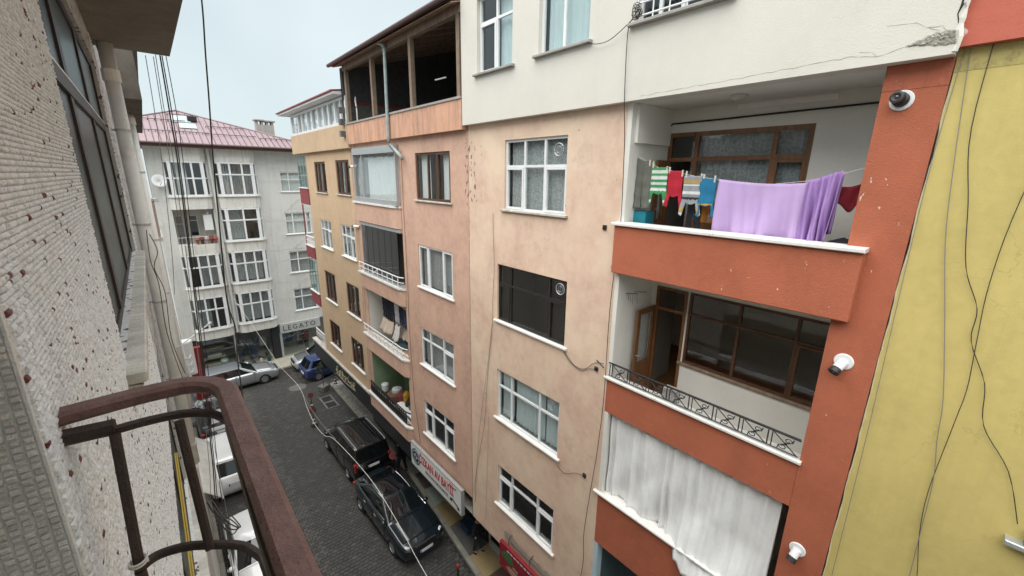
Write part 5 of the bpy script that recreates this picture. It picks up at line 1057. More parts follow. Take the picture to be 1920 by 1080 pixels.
me.polygons.add(NF); me.polygons.foreach_set('loop_start', np.arange(0, NF * 4, 4, dtype=np.int32)); me.polygons.foreach_set('material_index', np.repeat(np.array([tmat(t) for t in rest], dtype=np.int32), 9))
for m in TM: me.materials.append(m)
me.update(calc_edges=True); o = bpy.data.objects.new('mosaic_tiles', me); COL.objects.link(o); o.parent = ob; o['kind'] = 'stuff'
c = MB((0, YJ - 0.0022, 0), (1, 0, 0)); c.quad((XW - 0.22, 11.35, 0), (XW - 0.0005, 11.35, 0), (XW - 0.0005, 14.6, 0), (XW - 0.22, 14.6, 0)); c.build('grout', M['grout_dark'], ob)
c = L(XW + 0.0012); c.quad((YJ - 0.0034, 11.35, 0), (2.44, 11.35, 0), (2.44, 14.92, 0), (YJ - 0.0034, 14.92, 0)); c.build('grout', M['grout'], ob)
c = MB(); c.tube([(XW - 0.001, 11.35, -(YJ - 0.001)), (XW - 0.001, 13.2, -(YJ - 0.001)), (XW - 0.001, 14.9, -(YJ - 0.001))], 0.0042, 6); c.build('corner_grout', mat('white_corner_grout', (0.74, 0.75, 0.75), 0.9, var=0.1, vscale=60, bump=0.6, bscale=200), ob)
# ---- balcony railing
br_ = thing('balcony_railing', 'chipped brown iron balcony railing with flat handrail close to the eye', 'railing', (0, 0.8, 12.6))
hz = 13.6 - 0.455
def arc(pts, z): return [(x, z, -y) for x, y in pts]
rail = catmull([(XW, 1.094, 0), (-0.09, 1.104, 0), (-0.012, 1.100, 0)], 4) + catmull([(-0.005, 1.098, 0), (0.024, 1.082, 0), (0.050, 1.050, 0), (0.063, 1.008, 0)], 5) + [(0.063, 0.97, 0), (0.0635, 0.6, 0), (0.064, 0.2, 0), (0.064, -0.5, 0)]
rail = [(p[0], p[1]) for p in rail]
c = MB(); c.tube([(x, hz, -y) for x, y in rail], 0.02, flat=(0.040, 0.029)); c.build('handrail', M['handrail'], br_)
low = [(XW + 0.01, 1.085), (XW + 0.075, 1.075)] 
c = MB(); c.tube([(XW - 0.01, hz - 0.035, -1.075), (XW + 0.078, hz - 0.035, -1.062)], 0.01, flat=(0.022, 0.030)); c.build('wall_bracket', M['oldiron'], br_)
inner = catmull([(-0.130, 1.062, 0), (-0.07, 1.062, 0), (-0.012, 1.048, 0), (0.030, 1.012, 0), (0.052, 0.96, 0)], 5) + [(0.060, 0.6, 0), (0.060, -0.5, 0)]
c = MB(); c.tube([(p[0], hz - 0.042, -p[1]) for p in inner], 0.01, flat=(0.013, 0.017)); c.build('upper_bar', M['oldiron'], br_)
lz = 13.6 - 0.775
lowp = catmull([(-0.135, 0.985, 0), (-0.105, 1.005, 0), (-0.06, 0.995, 0), (-0.015, 0.965, 0), (0.035, 0.92, 0), (0.062, 0.86, 0)], 5) + [(0.07, 0.5, 0), (0.07, -0.5, 0)]
c = MB(); c.tube([(p[0], lz, -p[1]) for p in lowp], 0.01, flat=(0.015, 0.018)); c.build('lower_bar', M['oldiron'], br_)
for (x0, y0, x1, y1) in ((-0.124, 1.05, -0.131, 0.985), (-0.025, 1.03, -0.018, 0.955), (0.062, 0.80, 0.068, 0.76), (0.062, 0.62, 0.07, 0.58), (0.062, 0.44, 0.07, 0.40)):
    c = MB(); c.tube([(x0, hz - 0.045, -y0), (x1, lz, -y1)], 0.01, flat=(0.017, 0.017)); c.build('baluster', M['oldiron'], br_)
for (x, y) in ((-0.131, 0.985), (0.07, 0.6), (0.07, -0.2)):
    c = MB(); c.tube([(x, lz, -y), (x, 12.5, -y)], 0.01, flat=(0.018, 0.018)); c.build('foot_post', M['oldiron'], br_)
# outer side strip under the handrail
c = MB(); c.tube([(0.060, hz - 0.02, -0.95), (0.060, hz - 0.02, 0.5)], 0.01, flat=(0.014, 0.022)); c.build('under_strip', M['oldiron'], br_)
for k in range(2):
    c = MB(); c.tube([(0.046 + 0.010 * k, hz - 0.025 - 0.01 * k, -0.9 + 0.004 * k), (0.044 + 0.010 * k, hz - 0.05, -0.6), (0.046 + 0.010 * k, hz - 0.03, -0.3), (0.044 + 0.010 * k, hz - 0.04, 0.2)], 0.004, 5); tag(c.build('cable', M['greycable']), '%s brown cable running along the inside of the iron handrail' % ('thin' if k else 'thicker'), 'cable', 'cables along the handrail')
c = MB(); c.tube([(-0.131 + 0.014 * math.cos(t), lz + 0.012 + 0.003 * t / 3, -(0.985 + 0.014 * math.sin(t))) for t in [i * 0.5 for i in range(30)]], 0.0022, 5); tag(c.build('wire_tie', M['whitecable']), 'pale wire wound round the foot of the railing post', 'wire')
# ---- neighbouring houses on the near side
nb = thing('apartment_building', 'stained concrete neighbour house with overhanging floors beyond the drainpipes', 'apartment building', (-0.15, 16, 0), 'apartment blocks on the near side')
c = L(-0.16); c.wall(8.6, 27.0, 0.1, 15.4, [(10.5, 12.5, 10.0, 11.6), (15.5, 17.5, 10.0, 11.6), (20, 22, 7, 8.6)], 0.2); c.quad((8.6, 0.1, -2), (8.6, 0.1, 0), (8.6, 15.4, 0), (8.6, 15.4, -2)); c.quad((27, 0.1, 0), (27, 0.1, -8), (27, 15.4, -8), (27, 15.4, 0)); c.build('wall', M['grey_stucco'], nb)
for w in [(10.5, 12.5, 10.0, 11.6), (15.5, 17.5, 10.0, 11.6), (20, 22, 7, 8.6)]: window(nb, L(-0.16), *w, cols=(0.5,), rows=(0.65,), n=-0.1)
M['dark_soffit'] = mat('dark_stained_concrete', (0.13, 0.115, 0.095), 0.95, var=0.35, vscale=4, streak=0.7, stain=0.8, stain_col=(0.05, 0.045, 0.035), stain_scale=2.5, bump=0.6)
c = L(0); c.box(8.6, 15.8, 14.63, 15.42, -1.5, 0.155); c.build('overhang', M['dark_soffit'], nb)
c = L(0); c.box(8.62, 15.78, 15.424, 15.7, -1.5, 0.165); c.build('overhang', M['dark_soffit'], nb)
c = L(0); c.box(9.0, 26, 15.72, 15.79, -1.5, 0.26); c.build('roof_edge', M['gutter'], nb)
c = L(0); c.box(14.2, 16.2, 11.85, 11.95, -0.16, 0.12); c.build('balcony_slab', M['marble'], nb)
c = L(0); c.box(14.25, 16.15, 11.95, 12.8, 0.02, 0.09); c.build('balcony_parapet', mat('pinkish_plaster', (0.5, 0.42, 0.36), 0.9), nb)
c = L(0); c.tube([(14.2, 12.9, 0.15), (15.2, 12.86, 0.10), (16.2, 12.83, 0.12)], 0.05, 8); c.build('pipe_rail', M['white_metal'], nb)
def pipe(x, y, z0, z1, r, m, lab, clamps, elbow=True):
    t = thing('drain_pipe', lab, 'drain pipe', (x, y, z0), 'pipes on the near wall')
    c = MB((x, y, 0), (1, 0, 0)); c.tube([(0, z0, 0), (0, (z0 + z1) / 2, 0), (0, z1, 0)], r, 14); c.build('pipe', M[m], t, smooth=True)
    for z in clamps:
        c = MB((x, y, 0), (1, 0, 0)); c.cyl((0, z - 0.012, 0), (0, 1, 0), r + 0.008, r + 0.008, 0.024, 14); c.box(-r - 0.09, -r, z - 0.01, z + 0.01, -0.012, 0.012); c.build('clamp', M['rail_grey'] if m == 'pipe' else M['iron'], t)
    return t
p1 = pipe(-0.10, 6.62, 9.7, 14.93, 0.066, 'pipe', 'thick off white drainpipe rising beside the mosaic window pier', (14.05, 13.0, 12.05, 11.0, 10.0))
c = MB((-0.10, 6.62, 0), (1, 0, 0)); c.tube([(0, 9.72, 0), (-0.02, 9.6, 0), (-0.14, 9.52, 0)], 0.066, 12); c.build('elbow', M['pipe'], p1, smooth=True)
c = MB((-0.10, 6.62, 0), (1, 0, 0)); c.cyl((0, 14.55, 0), (0, 1, 0), 0.078, 0.078, 0.12, 14); c.build('socket', M['pipe'], p1, smooth=False)
p2 = pipe(-0.035, 10.9, 8.6, 14.63, 0.062, 'pipe', 'slimmer grey white drainpipe behind the thick one, ending under the neighbour overhang', (13.6, 12.3, 11.2, 10.0))
c = MB((-0.035, 10.9, 0), (1, 0, 0)); c.cyl((0, 14.45, 0), (0, 1, 0), 0.078, 0.075, 0.13, 14); c.build('socket', M['pipe'], p2)
pipe(-0.02, 14.0, 9.2, 14.6, 0.05, 'redpaint', 'dark red drainpipe on the neighbour house beyond the two white ones', (13.0, 11.0, 9.0))
# ================================================================== VEHICLES
def spline(xs, ys, x):
    i = max(0, min(len(xs) - 2, int(np.searchsorted(xs, x) - 1))); h = xs[i + 1] - xs[i]; t = (x - xs[i]) / h
    def sl(k):
        if k <= 0: return (ys[1] - ys[0]) / (xs[1] - xs[0])
        if k >= len(xs) - 1: return (ys[-1] - ys[-2]) / (xs[-1] - xs[-2])
        return 0.5 * ((ys[k + 1] - ys[k]) / (xs[k + 1] - xs[k]) + (ys[k] - ys[k - 1]) / (xs[k] - xs[k - 1]))
    m0, m1 = sl(i) * h, sl(i + 1) * h; t2, t3 = t * t, t * t * t
    return ys[i] * (2 * t3 - 3 * t2 + 1) + m0 * (t3 - 2 * t2 + t) + ys[i + 1] * (-2 * t3 + 3 * t2) + m1 * (t3 - t2)
def car(name, label, cat, paint, stn, gh, wheels, opts):
    """front looks to local -Y. stn rows: (y, half width, z bottom, z shoulder, crown). gh: greenhouse numbers."""
    t = thing(name, label, cat, (0, 0, 0), opts.get('group', 'parked vehicles'))
    ys = [s[0] for s in stn]; N = 44; YS = [ys[0] + (ys[-1] - ys[0]) * i / N for i in range(N + 1)]
    def ring(y, grow=0.0):
        w, zb, zt, cr = [spline(ys, [s[k] for s in stn], y) for k in (1, 2, 3, 4)]; w += grow; h = zt - zb
        half = [(0.55 * w, zb), (0.86 * w, zb + 0.01), (0.965 * w, zb + 0.10 * h), (0.99 * w, zb + 0.30 * h), (1.0 * w, zb + 0.52 * h), (0.992 * w, zb + 0.70 * h), (0.972 * w, zb + 0.86 * h), (0.93 * w, zt - 0.015 * h), (0.86 * w, zt + cr * 0.25), (0.5 * w, zt + cr * 0.8), (0.0, zt + cr)]
        return [(x, z) for x, z in half] + [(-x, z) for x, z in half[-2::-1]]
    K = 21
    def loft(mb, y_list, idx, grow=0.0):
        b0 = len(mb.v)
        for y in y_list:
            rg = ring(y, grow)
            for i in idx: mb.v.append((rg[i][0], y, rg[i][1]))
        n = len(idx)
        for a in range(len(y_list) - 1):
            for i in range(n - 1): mb.f.append((b0 + a * n + i, b0 + (a + 1) * n + i, b0 + (a + 1) * n + i + 1, b0 + a * n + i + 1)); mb.m.append(0)
    c = MB(); loft(c, YS, list(range(K)))
    n = K; c.f.append(tuple(range(n))); c.m.append(0); last = len(c.v) - n; c.f.append(tuple(range(last, last + n))[::-1]); c.m.append(0)
    c.f.append(tuple([0, n - 1] + [last + n - 1, last])); c.m.append(0)
    c.build('body', paint, t, smooth=True)
    # bonnet, doors and boot lid: skins a few millimetres proud of the body, so that shut lines show
    for nm, y0, y1, side in opts['panels']:
        yl = [y0 + (y1 - y0) * i / 10 for i in range(11)]
        if side == 'top':
            c = MB(); loft(c, yl, list(range(8, 13)), 0.0); c.v = [(x * 0.985, y, z + 0.008) for x, y, z in c.v]
            # edge lip
            o = c.build(nm, paint, t, smooth=True); m_ = o.modifiers.new('s', 'SOLIDIFY'); m_.thickness = 0.010; m_.offset = -1
        else:
            for s_ in (1, -1):
                idx = list(range(2, 8)) if s_ > 0 else [K - 1 - i for i in range(7, 1, -1)]
                c = MB(); loft(c, yl, idx, 0.006); o = c.build(nm, paint, t, smooth=True); m_ = o.modifiers.new('s', 'SOLIDIFY'); m_.thickness = 0.010; m_.offset = -1
                ym = y1 - 0.16; rg = ring(ym); x, z = rg[6]
                h = MB((s_ * x, ym, z - 0.04), (0, 1, 0)); h.box(-0.09, 0.09, -0.012, 0.014, -0.02, 0.03) if s_ > 0 else h.box(-0.09, 0.09, -0.012, 0.014, -0.03, 0.02)
                h.build('handle', M['chrome'] if opts.get('chrome') else paint, o)
    # greenhouse
    yf0, yf1, yr1, yr0, b_, tp, zb, zt = gh; ccurve = opts.get('curve', 0.10)
    fx = [-1, -0.93, -0.5, 0, 0.5, 0.93, 1]; ns = 12
    sidecuts = opts['pillars']                     # fractions along the side that are body coloured pillars
    def gring(h, inset=0.0, dz=0.0):
        yf = yf0 + (yf1 - yf0) * h ** 0.92; yr = yr0 + (yr1 - yr0) * h ** 0.92; w = (b_ + (tp - b_) * h ** 1.15) - inset; yf += inset; yr -= inset; z = zb + (zt - zb) * h + dz; P = []
        for q in fx: P.append((q * w, yf + ccurve * (q * q) * (0.6 + 0.4 * h) , z))
        for k in range(1, ns): a = k / ns; P.append((w + 0.025 * math.sin(math.pi * a), yf + ccurve + (yr - yf - ccurve * 1.5) * a, z))
        for q in fx[::-1]: P.append((q * w, yr - ccurve * 0.5 * (q * q), z))
        for k in range(1, ns): a = 1 - k / ns; P.append((-w - 0.025 * math.sin(math.pi * a), yf + ccurve + (yr - yf - ccurve * 1.5) * a, z))
        return P
    nr = len(gring(0)); levels = [0, 0.10, 0.35, 0.65, 0.88, 1.0]
    kinds = []
    for i in range(nr):
        if i < 6: kinds.append('windscreen' if 0 < i < 5 else 'paint')
        elif i < 6 + ns:
            a = (i - 6 + 0.5) / ns; kinds.append('paint' if any(p - w_ <= a <= p + w_ for p, w_ in sidecuts) else 'side_r%d' % sum(a > p for p, w_ in sidecuts))
        elif i < 12 + ns: kinds.append('rear_window' if 6 + ns < i < 11 + ns else 'paint')
        else:
            a = 1 - (i - 12 - ns + 0.5) / ns; kinds.append('paint' if any(p - w_ <= a <= p + w_ for p, w_ in sidecuts) else 'side_l%d' % sum(a > p for p, w_ in sidecuts))
    rings = [gring(h) for h in levels]
    groups = {}
    for i in range(nr):
        j = (i + 1) % nr
        for l in range(len(levels) - 1):
            k = kinds[i] if levels[l + 1] <= 0.9 else 'paint'
            groups.setdefault(k, []).append((rings[l][i], rings[l][j], rings[l + 1][j], rings[l + 1][i]))
    # roof: shrinking rings with crown
    pr = gring(1.0); 
    for ins, dz in ((0.05, 0.022), (0.16, 0.040), (0.34, 0.052)):
        q = gring(1.0, ins, dz)
        for i in range(nr): j = (i + 1) % nr; groups.setdefault('roof', []).append((pr[i], pr[j], q[j], q[i]))
        pr = q
    cxm = (0, sum(p[1] for p in pr) / nr, pr[0][2] + 0.006)
    for i in range(nr): j = (i + 1) % nr; groups['roof'].append((pr[i], pr[j], cxm, cxm))
    for k, qs in groups.items():
        c = MB(); seen = {}
        for q in qs:
            f = []
            for p in q:
                key = tuple(round(z_, 5) for z_ in p)
                if key not in seen: seen[key] = len(c.v); c.v.append(p)
                if seen[key] not in f: f.append(seen[key])
            if len(f) > 2: c.f.append(tuple(f)); c.m.append(0)
        if k == 'paint': c.build('pillars', opts.get('pillar_paint', paint), t, smooth=True)
        elif k == 'roof': c.build('roof', opts.get('roof_paint', paint), t, smooth=True)
        elif k in ('windscreen', 'rear_window') and not opts.get('blind_' + k): c.build(k, M['carglass'], t, smooth=True)
        else: c.build('side_window', M['carglass'], t, smooth=True)
    if opts.get('chrome'):
        for s_ in (1, -1):
            c = MB(); q = rings[0]; idx = range(6, 6 + ns + 1) if s_ > 0 else range(12 + ns, 12 + 2 * ns + 1)
            c.tube([(q[i % nr][0] * 1.004, q[i % nr][2] + 0.012, -q[i % nr][1]) for i in idx], 0.011, 5); q = rings[4]
            c.tube([(q[i % nr][0] * 1.004, q[i % nr][2] + 0.0, -q[i % nr][1]) for i in idx], 0.009, 5); c.build('window_trim', M['chrome'], t)
    # wheels
    for (wy, wr, wx) in wheels:
        for s_ in (1, -1):
            c = MB((s_ * wx, wy, wr), (0, 1, 0)); ax = (0, 0, 1) if s_ > 0 else (0, 0, -1)
            c.lathe((0, 0, 0), [(0.0, 0.0), (wr + 0.055, 0.0), (wr + 0.055, 0.008 + 0.02), (wr + 0.02, 0.03), (0, 0.03)], 22, axis=ax); c.build('wheel_arch', M['rubber'], t)
            c = MB((s_ * wx, wy, wr), (0, 1, 0)); c.lathe((0, 0, 0), [(wr * 0.6, -0.16), (wr * 0.97, -0.16), (wr, -0.12), (wr, 0.03), (wr * 0.95, 0.055), (wr * 0.66, 0.06), (wr * 0.64, 0.03), (0.0, 0.03)], 24, axis=ax); w = c.build('wheel', M['rubber'], t)
            c = MB((s_ * wx, wy, wr), (0, 1, 0)); c.lathe((0, 0, 0), [(wr * 0.64, 0.035), (wr * 0.64, 0.055), (wr * 0.57, 0.058), (wr * 0.56, 0.04)], 20, axis=ax)
            for k in range(5):
                a = k * 2 * math.pi / 5; d = Vector((math.cos(a), math.sin(a), 0)); nrm = Vector((-d.y, d.x, 0)); e = s_
                pts = [d * 0.03 + nrm * 0.04, d * 0.03 - nrm * 0.04, d * wr * 0.6 - nrm * 0.026, d * wr * 0.6 + nrm * 0.026]
                c.add([(p.x, p.y, 0.036 * e) for p in pts] + [(p.x, p.y, 0.054 * e) for p in pts], [(0, 1, 2, 3), (7, 6, 5, 4), (0, 4, 5, 1), (1, 5, 6, 2), (2, 6, 7, 3), (3, 7, 4, 0)])
            c.build('rim', M['alloy'], w)
    # mirrors
    my = opts.get('mirror_y', yf0 + 0.25); mz = zb + 0.06
    for s_ in (1, -1):
        c = MB((s_ * (b_ + 0.10), my, mz), (1, 0, 0)); c.lathe((0, 0, 0.03), [(0.0, -0.11), (0.06, -0.09), (0.085, 0.0), (0.07, 0.08), (0.0, 0.11)], 10, axis=(1, 0, 0.25 * s_)); c.tube([(-s_ * 0.12, -0.05, 0), (0, -0.02, 0)], 0.02, 5); c.build('mirror', opts.get('mirror_m', paint), t, smooth=True)
    # lamps, grille, plates
    yF, yR = ys[0], ys[-1]
    for s_ in (1, -1):
        hx, hy, hz_ = opts['head']
        c = MB((s_ * hx, hy, hz_), (1, 0, 0)); c.lathe((0, 0, 0), [(0.0, -0.16), (0.07, -0.13), (0.10, 0.0), (0.07, 0.12), (0.0, 0.15)], 10, axis=(s_, 0.05, -0.9 * 1)); c.build('headlight', M['headlight'], t, smooth=True)
        tx, ty, tz, tw, th = opts['tail']
        c = MB((s_ * tx, ty, tz), (1, 0, 0)); c.cbox(-tw, tw, -th, th, -0.10, 0.05, 0.01); c.v = [(x, 2 * ty - y, z) for x, y, z in c.v]; c.build('tail_lamp', M['taillight'], t)
    gw, g0, g1 = opts.get('grille', (0.45, 0.52, 0.70))
    c = MB((0, yF, 0), (1, 0, 0)); c.prism([(-gw, g1), (-gw * 0.85, g0), (gw * 0.85, g0), (gw, g1)], -0.10, 0.012)
    g = c.build('grille', M['black'], t)
    c = MB((0, yF, 0), (1, 0, 0)); c.tube([(-gw, g1 + 0.01, 0.015), (0, g1 + 0.02, 0.03), (gw, g1 + 0.01, 0.015)], 0.014, 5); c.build('grille_trim', M['chrome'], g)
    c = MB((0, yF, 0), (1, 0, 0)); c.box(-0.6, 0.6, 0.22, 0.36, -0.1, 0.010); c.build('bumper_intake', M['black'], t)
    for yy, sg, pz in ((yF, 1, opts.get('plate_zf', 0.44)), (yR, -1, opts.get('plate_zr', 0.78))):
        c = MB((0, yy, pz), (1, 0, 0)); c.box(-0.26, 0.26, -0.055, 0.055, -0.05 if sg > 0 else -0.025, 0.028 if sg > 0 else 0.05); p = c.build('number_plate', M['plate'], t)
        c = MB((0, yy, pz), (1, 0, 0)); q = (0.026, 0.030) if sg > 0 else (-0.030, -0.022)
        e = 1 if sg > 0 else -1; c.box(-0.26 * e, -0.215 * e, -0.054, 0.054, *q); c.build('blue_strip', M['plate_blue'], p)
    return t
def finish(t, x, y, rot): t.location = (x, y, 0.0); t.rotation_euler = (0, 0, rot)
navy = mat('dark_blue_grey_car_paint', (0.013, 0.020, 0.026), 0.22, coat=1.0, metal=0.35)
blackp = mat('black_car_paint', (0.006, 0.006, 0.007), 0.25, coat=1.0)
silver = mat('silver_car_paint', (0.42, 0.44, 0.46), 0.3, coat=1.0, metal=0.55)
silver2 = mat('light_silver_car_paint', (0.50, 0.51, 0.51), 0.3, coat=1.0, metal=0.4)
greyp = mat('grey_bonnet_paint', (0.16, 0.17, 0.175), 0.3, coat=0.8, metal=0.3)
bluep = mat('deep_blue_car_paint', (0.012, 0.030, 0.115), 0.25, coat=1.0)
whitep = mat('white_car_paint', (0.74, 0.75, 0.76), 0.25, coat=1.0)
darkroof = mat('dark_glass_roof', (0.008, 0.009, 0.011), 0.08, coat=1.0)
saloon = [(-2.32, 0.62, 0.30, 0.60, 0.0), (-2.26, 0.76, 0.22, 0.67, 0.01), (-2.05, 0.87, 0.18, 0.75, 0.03), (-1.5, 0.915, 0.17, 0.86, 0.05), (-0.9, 0.92, 0.17, 0.93, 0.05), (0.3, 0.92, 0.17, 0.96, 0.03), (1.3, 0.915, 0.18, 0.98, 0.03), (1.9, 0.88, 0.22, 0.985, 0.03), (2.2, 0.80, 0.28, 0.95, 0.02), (2.33, 0.68, 0.36, 0.86, 0.0)]
t = car('parked_car', 'dark blue grey saloon car with black glass roof parked along the kerb behind the van', 'car', navy, saloon, (-1.02, -0.10, 1.05, 2.08, 0.80, 0.56, 0.93, 1.38), [(-1.42, 0.33, 0.875), (1.40, 0.33, 0.875)],
        dict(panels=[('bonnet', -2.0, -1.02, 'top'), ('boot_lid', 1.86, 2.2, 'top'), ('door', -0.86, 0.12, 'side'), ('door', 0.15, 1.05, 'side')], pillars=[(0.02, 0.05), (0.5, 0.045), (0.97, 0.06)], head=(0.70, -2.10, 0.66), tail=(0.66, 2.24, 0.80, 0.17, 0.05), chrome=True, roof_paint=darkroof, grille=(0.42, 0.46, 0.68), plate_zf=0.40))
finish(t, 5.66, 13.6, math.radians(2.0))
van = [(-2.2, 0.70, 0.30, 0.72, 0.0), (-2.12, 0.82, 0.22, 0.82, 0.01), (-1.85, 0.89, 0.19, 0.96, 0.04), (-1.35, 0.90, 0.18, 1.06, 0.05), (-0.8, 0.905, 0.18, 1.12, 0.02), (0.5, 0.905, 0.18, 1.13, 0.0), (1.9, 0.90, 0.18, 1.13, 0.0), (2.2, 0.87, 0.22, 1.12, 0.0), (2.25, 0.84, 0.28, 1.10, 0.0)]
t = car('parked_van', 'black passenger van with ribbed roof parked along the kerb', 'van', blackp, van, (-1.28, -0.42, 2.10, 2.22, 0.85, 0.72, 1.10, 1.79), [(-1.45, 0.32, 0.87), (1.38, 0.32, 0.87)],
        dict(panels=[('bonnet', -1.95, -1.3, 'top'), ('door', -0.95, 0.05, 'side'), ('door', 0.08, 1.05, 'side')], pillars=[(0.02, 0.05), (0.36, 0.03), (0.68, 0.03), (0.97, 0.05)], head=(0.72, -1.98, 0.82), tail=(0.80, 2.20, 0.98, 0.06, 0.20), curve=0.09, grille=(0.5, 0.55, 0.72), plate_zr=0.86))
for k in range(7): c = MB(); x = -0.48 + k * 0.16; c.tube([(x, 1.842, -0.05), (x, 1.848, -1.0), (x, 1.842, -1.9)], 0.014, 5); c.build('roof_rib', blackp, t)
for s_ in (1, -1): c = MB(); c.tube([(s_ * 0.66, 1.83, 0.1), (s_ * 0.665, 1.87, -0.1), (s_ * 0.67, 1.875, -1.2), (s_ * 0.665, 1.86, -2.0), (s_ * 0.66, 1.81, -2.1)], 0.018, 6); c.build('roof_rail', M['rail_grey'], t)
finish(t, 5.86, 18.6, math.pi + math.radians(-1.0) if False else math.radians(0.8))
# the van's tail faces the eye: turn it round
t.rotation_euler = (0, 0, math.pi + math.radians(1.0))
estate = [(-2.36, 0.62, 0.30, 0.60, 0.0), (-2.28, 0.78, 0.22, 0.70, 0.01), (-2.0, 0.89, 0.18, 0.80, 0.03), (-1.4, 0.93, 0.17, 0.90, 0.05), (-0.8, 0.935, 0.17, 0.96, 0.04), (0.5, 0.935, 0.17, 0.98, 0.02), (1.6, 0.92, 0.19, 1.0, 0.01), (2.2, 0.86, 0.25, 1.0, 0.01), (2.38, 0.76, 0.34, 0.95, 0.0)]
t = car('parked_car', 'silver estate car with dark windows parked across the end of the street', 'car', silver, estate, (-1.10, -0.25, 1.75, 2.28, 0.83, 0.63, 0.955, 1.46), [(-1.42, 0.33, 0.885), (1.42, 0.33, 0.885)],
        dict(panels=[('bonnet', -2.0, -1.08, 'top'), ('door', -0.9, 0.1, 'side'), ('door', 0.13, 1.05, 'side')], pillars=[(0.02, 0.05), (0.40, 0.02), (0.66, 0.02), (0.96, 0.05)], head=(0.72, -2.12, 0.70), tail=(0.72, 2.28, 0.9, 0.12, 0.1), roof_paint=mat('dull_silver_roof', (0.20, 0.215, 0.24), 0.3, coat=0.8, metal=0.4)))
finish(t, 2.55, 30.75, math.pi / 2 + math.radians(3))
hatch = [(-2.0, 0.60, 0.30, 0.62, 0.0), (-1.93, 0.75, 0.22, 0.70, 0.01), (-1.65, 0.83, 0.18, 0.80, 0.03), (-1.1, 0.85, 0.17, 0.88, 0.04), (-0.5, 0.855, 0.17, 0.92, 0.03), (0.6, 0.855, 0.17, 0.94, 0.01), (1.4, 0.84, 0.20, 0.95, 0.0), (1.85, 0.80, 0.28, 0.93, 0.0), (1.95, 0.72, 0.34, 0.88, 0.0)]
t = car('parked_car', 'deep blue small estate car parked nose in beside the black shop', 'car', bluep, hatch, (-0.95, -0.25, 1.55, 1.88, 0.76, 0.62, 0.91, 1.42), [(-1.2, 0.29, 0.81), (1.22, 0.29, 0.81)],
        dict(panels=[('bonnet', -1.7, -0.95, 'top'), ('door', -0.75, 0.2, 'side')], pillars=[(0.02, 0.05), (0.45, 0.03), (0.96, 0.06)], head=(0.64, -1.78, 0.70), tail=(0.70, 1.86, 0.74, 0.06, 0.12), plate_zr=0.55))
finish(t, 8.05, 29.0, -math.pi / 2 + math.pi + math.radians(4) - math.pi / 1 if False else math.radians(94))
t = car('parked_car', 'light silver car with dull grey bonnet parked beside the blue one', 'car', silver2, hatch, (-0.95, -0.20, 1.2, 1.8, 0.76, 0.60, 0.91, 1.42), [(-1.2, 0.30, 0.81), (1.22, 0.30, 0.81)],
        dict(panels=[('bonnet', -1.75, -0.95, 'top'), ('door', -0.75, 0.25, 'side')], pillars=[(0.02, 0.05), (0.5, 0.03), (0.96, 0.06)], head=(0.64, -1.78, 0.70), tail=(0.66, 1.86, 0.8, 0.1, 0.1)))
for ch in t.children:
    if ch.name.startswith('bonnet'): ch.data.materials[0] = greyp
finish(t, 8.0, 31.0, -math.pi / 2)
t = car('parked_car', 'white off road car with dark rear window parked below the balcony railing', 'car', whitep, van, (-1.28, -0.5, 1.9, 2.2, 0.85, 0.74, 1.08, 1.72), [(-1.45, 0.36, 0.87), (1.38, 0.36, 0.87)],
        dict(panels=[('bonnet', -1.95, -1.3, 'top'), ('door', -0.95, 0.05, 'side'), ('door', 0.08, 1.05, 'side')], pillars=[(0.02, 0.05), (0.36, 0.03), (0.68, 0.03), (0.97, 0.05)], head=(0.72, -1.98, 0.82), tail=(0.80, 2.20, 0.95, 0.07, 0.14), plate_zr=0.72))
finish(t, 0.93, 21.4, math.pi)
for ch in list(t.children):
    if ch.name.startswith('roof'):
        pass
t = car('parked_car', 'white hatchback with black wiper cowl parked nearest under the railing', 'car', whitep, hatch, (-0.95, -0.2, 1.3, 1.85, 0.76, 0.60, 0.91, 1.42), [(-1.2, 0.30, 0.81), (1.22, 0.30, 0.81)],
        dict(panels=[('bonnet', -1.75, -0.95, 'top'), ('door', -0.75, 0.25, 'side')], pillars=[(0.02, 0.05), (0.5, 0.03), (0.96, 0.06)], head=(0.64, -1.78, 0.70), tail=(0.66, 1.86, 0.8, 0.1, 0.1)))
finish(t, 1.0, 14.9, 0.0)
t = car('parked_car', 'black car on the near side mostly hidden behind the handrail', 'car', blackp, saloon, (-1.02, -0.18, 1.15, 1.92, 0.80, 0.6, 0.93, 1.41), [(-1.42, 0.33, 0.875), (1.40, 0.33, 0.875)],
        dict(panels=[('bonnet', -2.0, -1.02, 'top'), ('door', -0.86, 0.12, 'side')], pillars=[(0.02, 0.05), (0.5, 0.03), (0.97, 0.06)], head=(0.70, -2.10, 0.66), tail=(0.66, 2.24, 0.80, 0.17, 0.05)))
finish(t, 0.98, 26.2, math.pi)

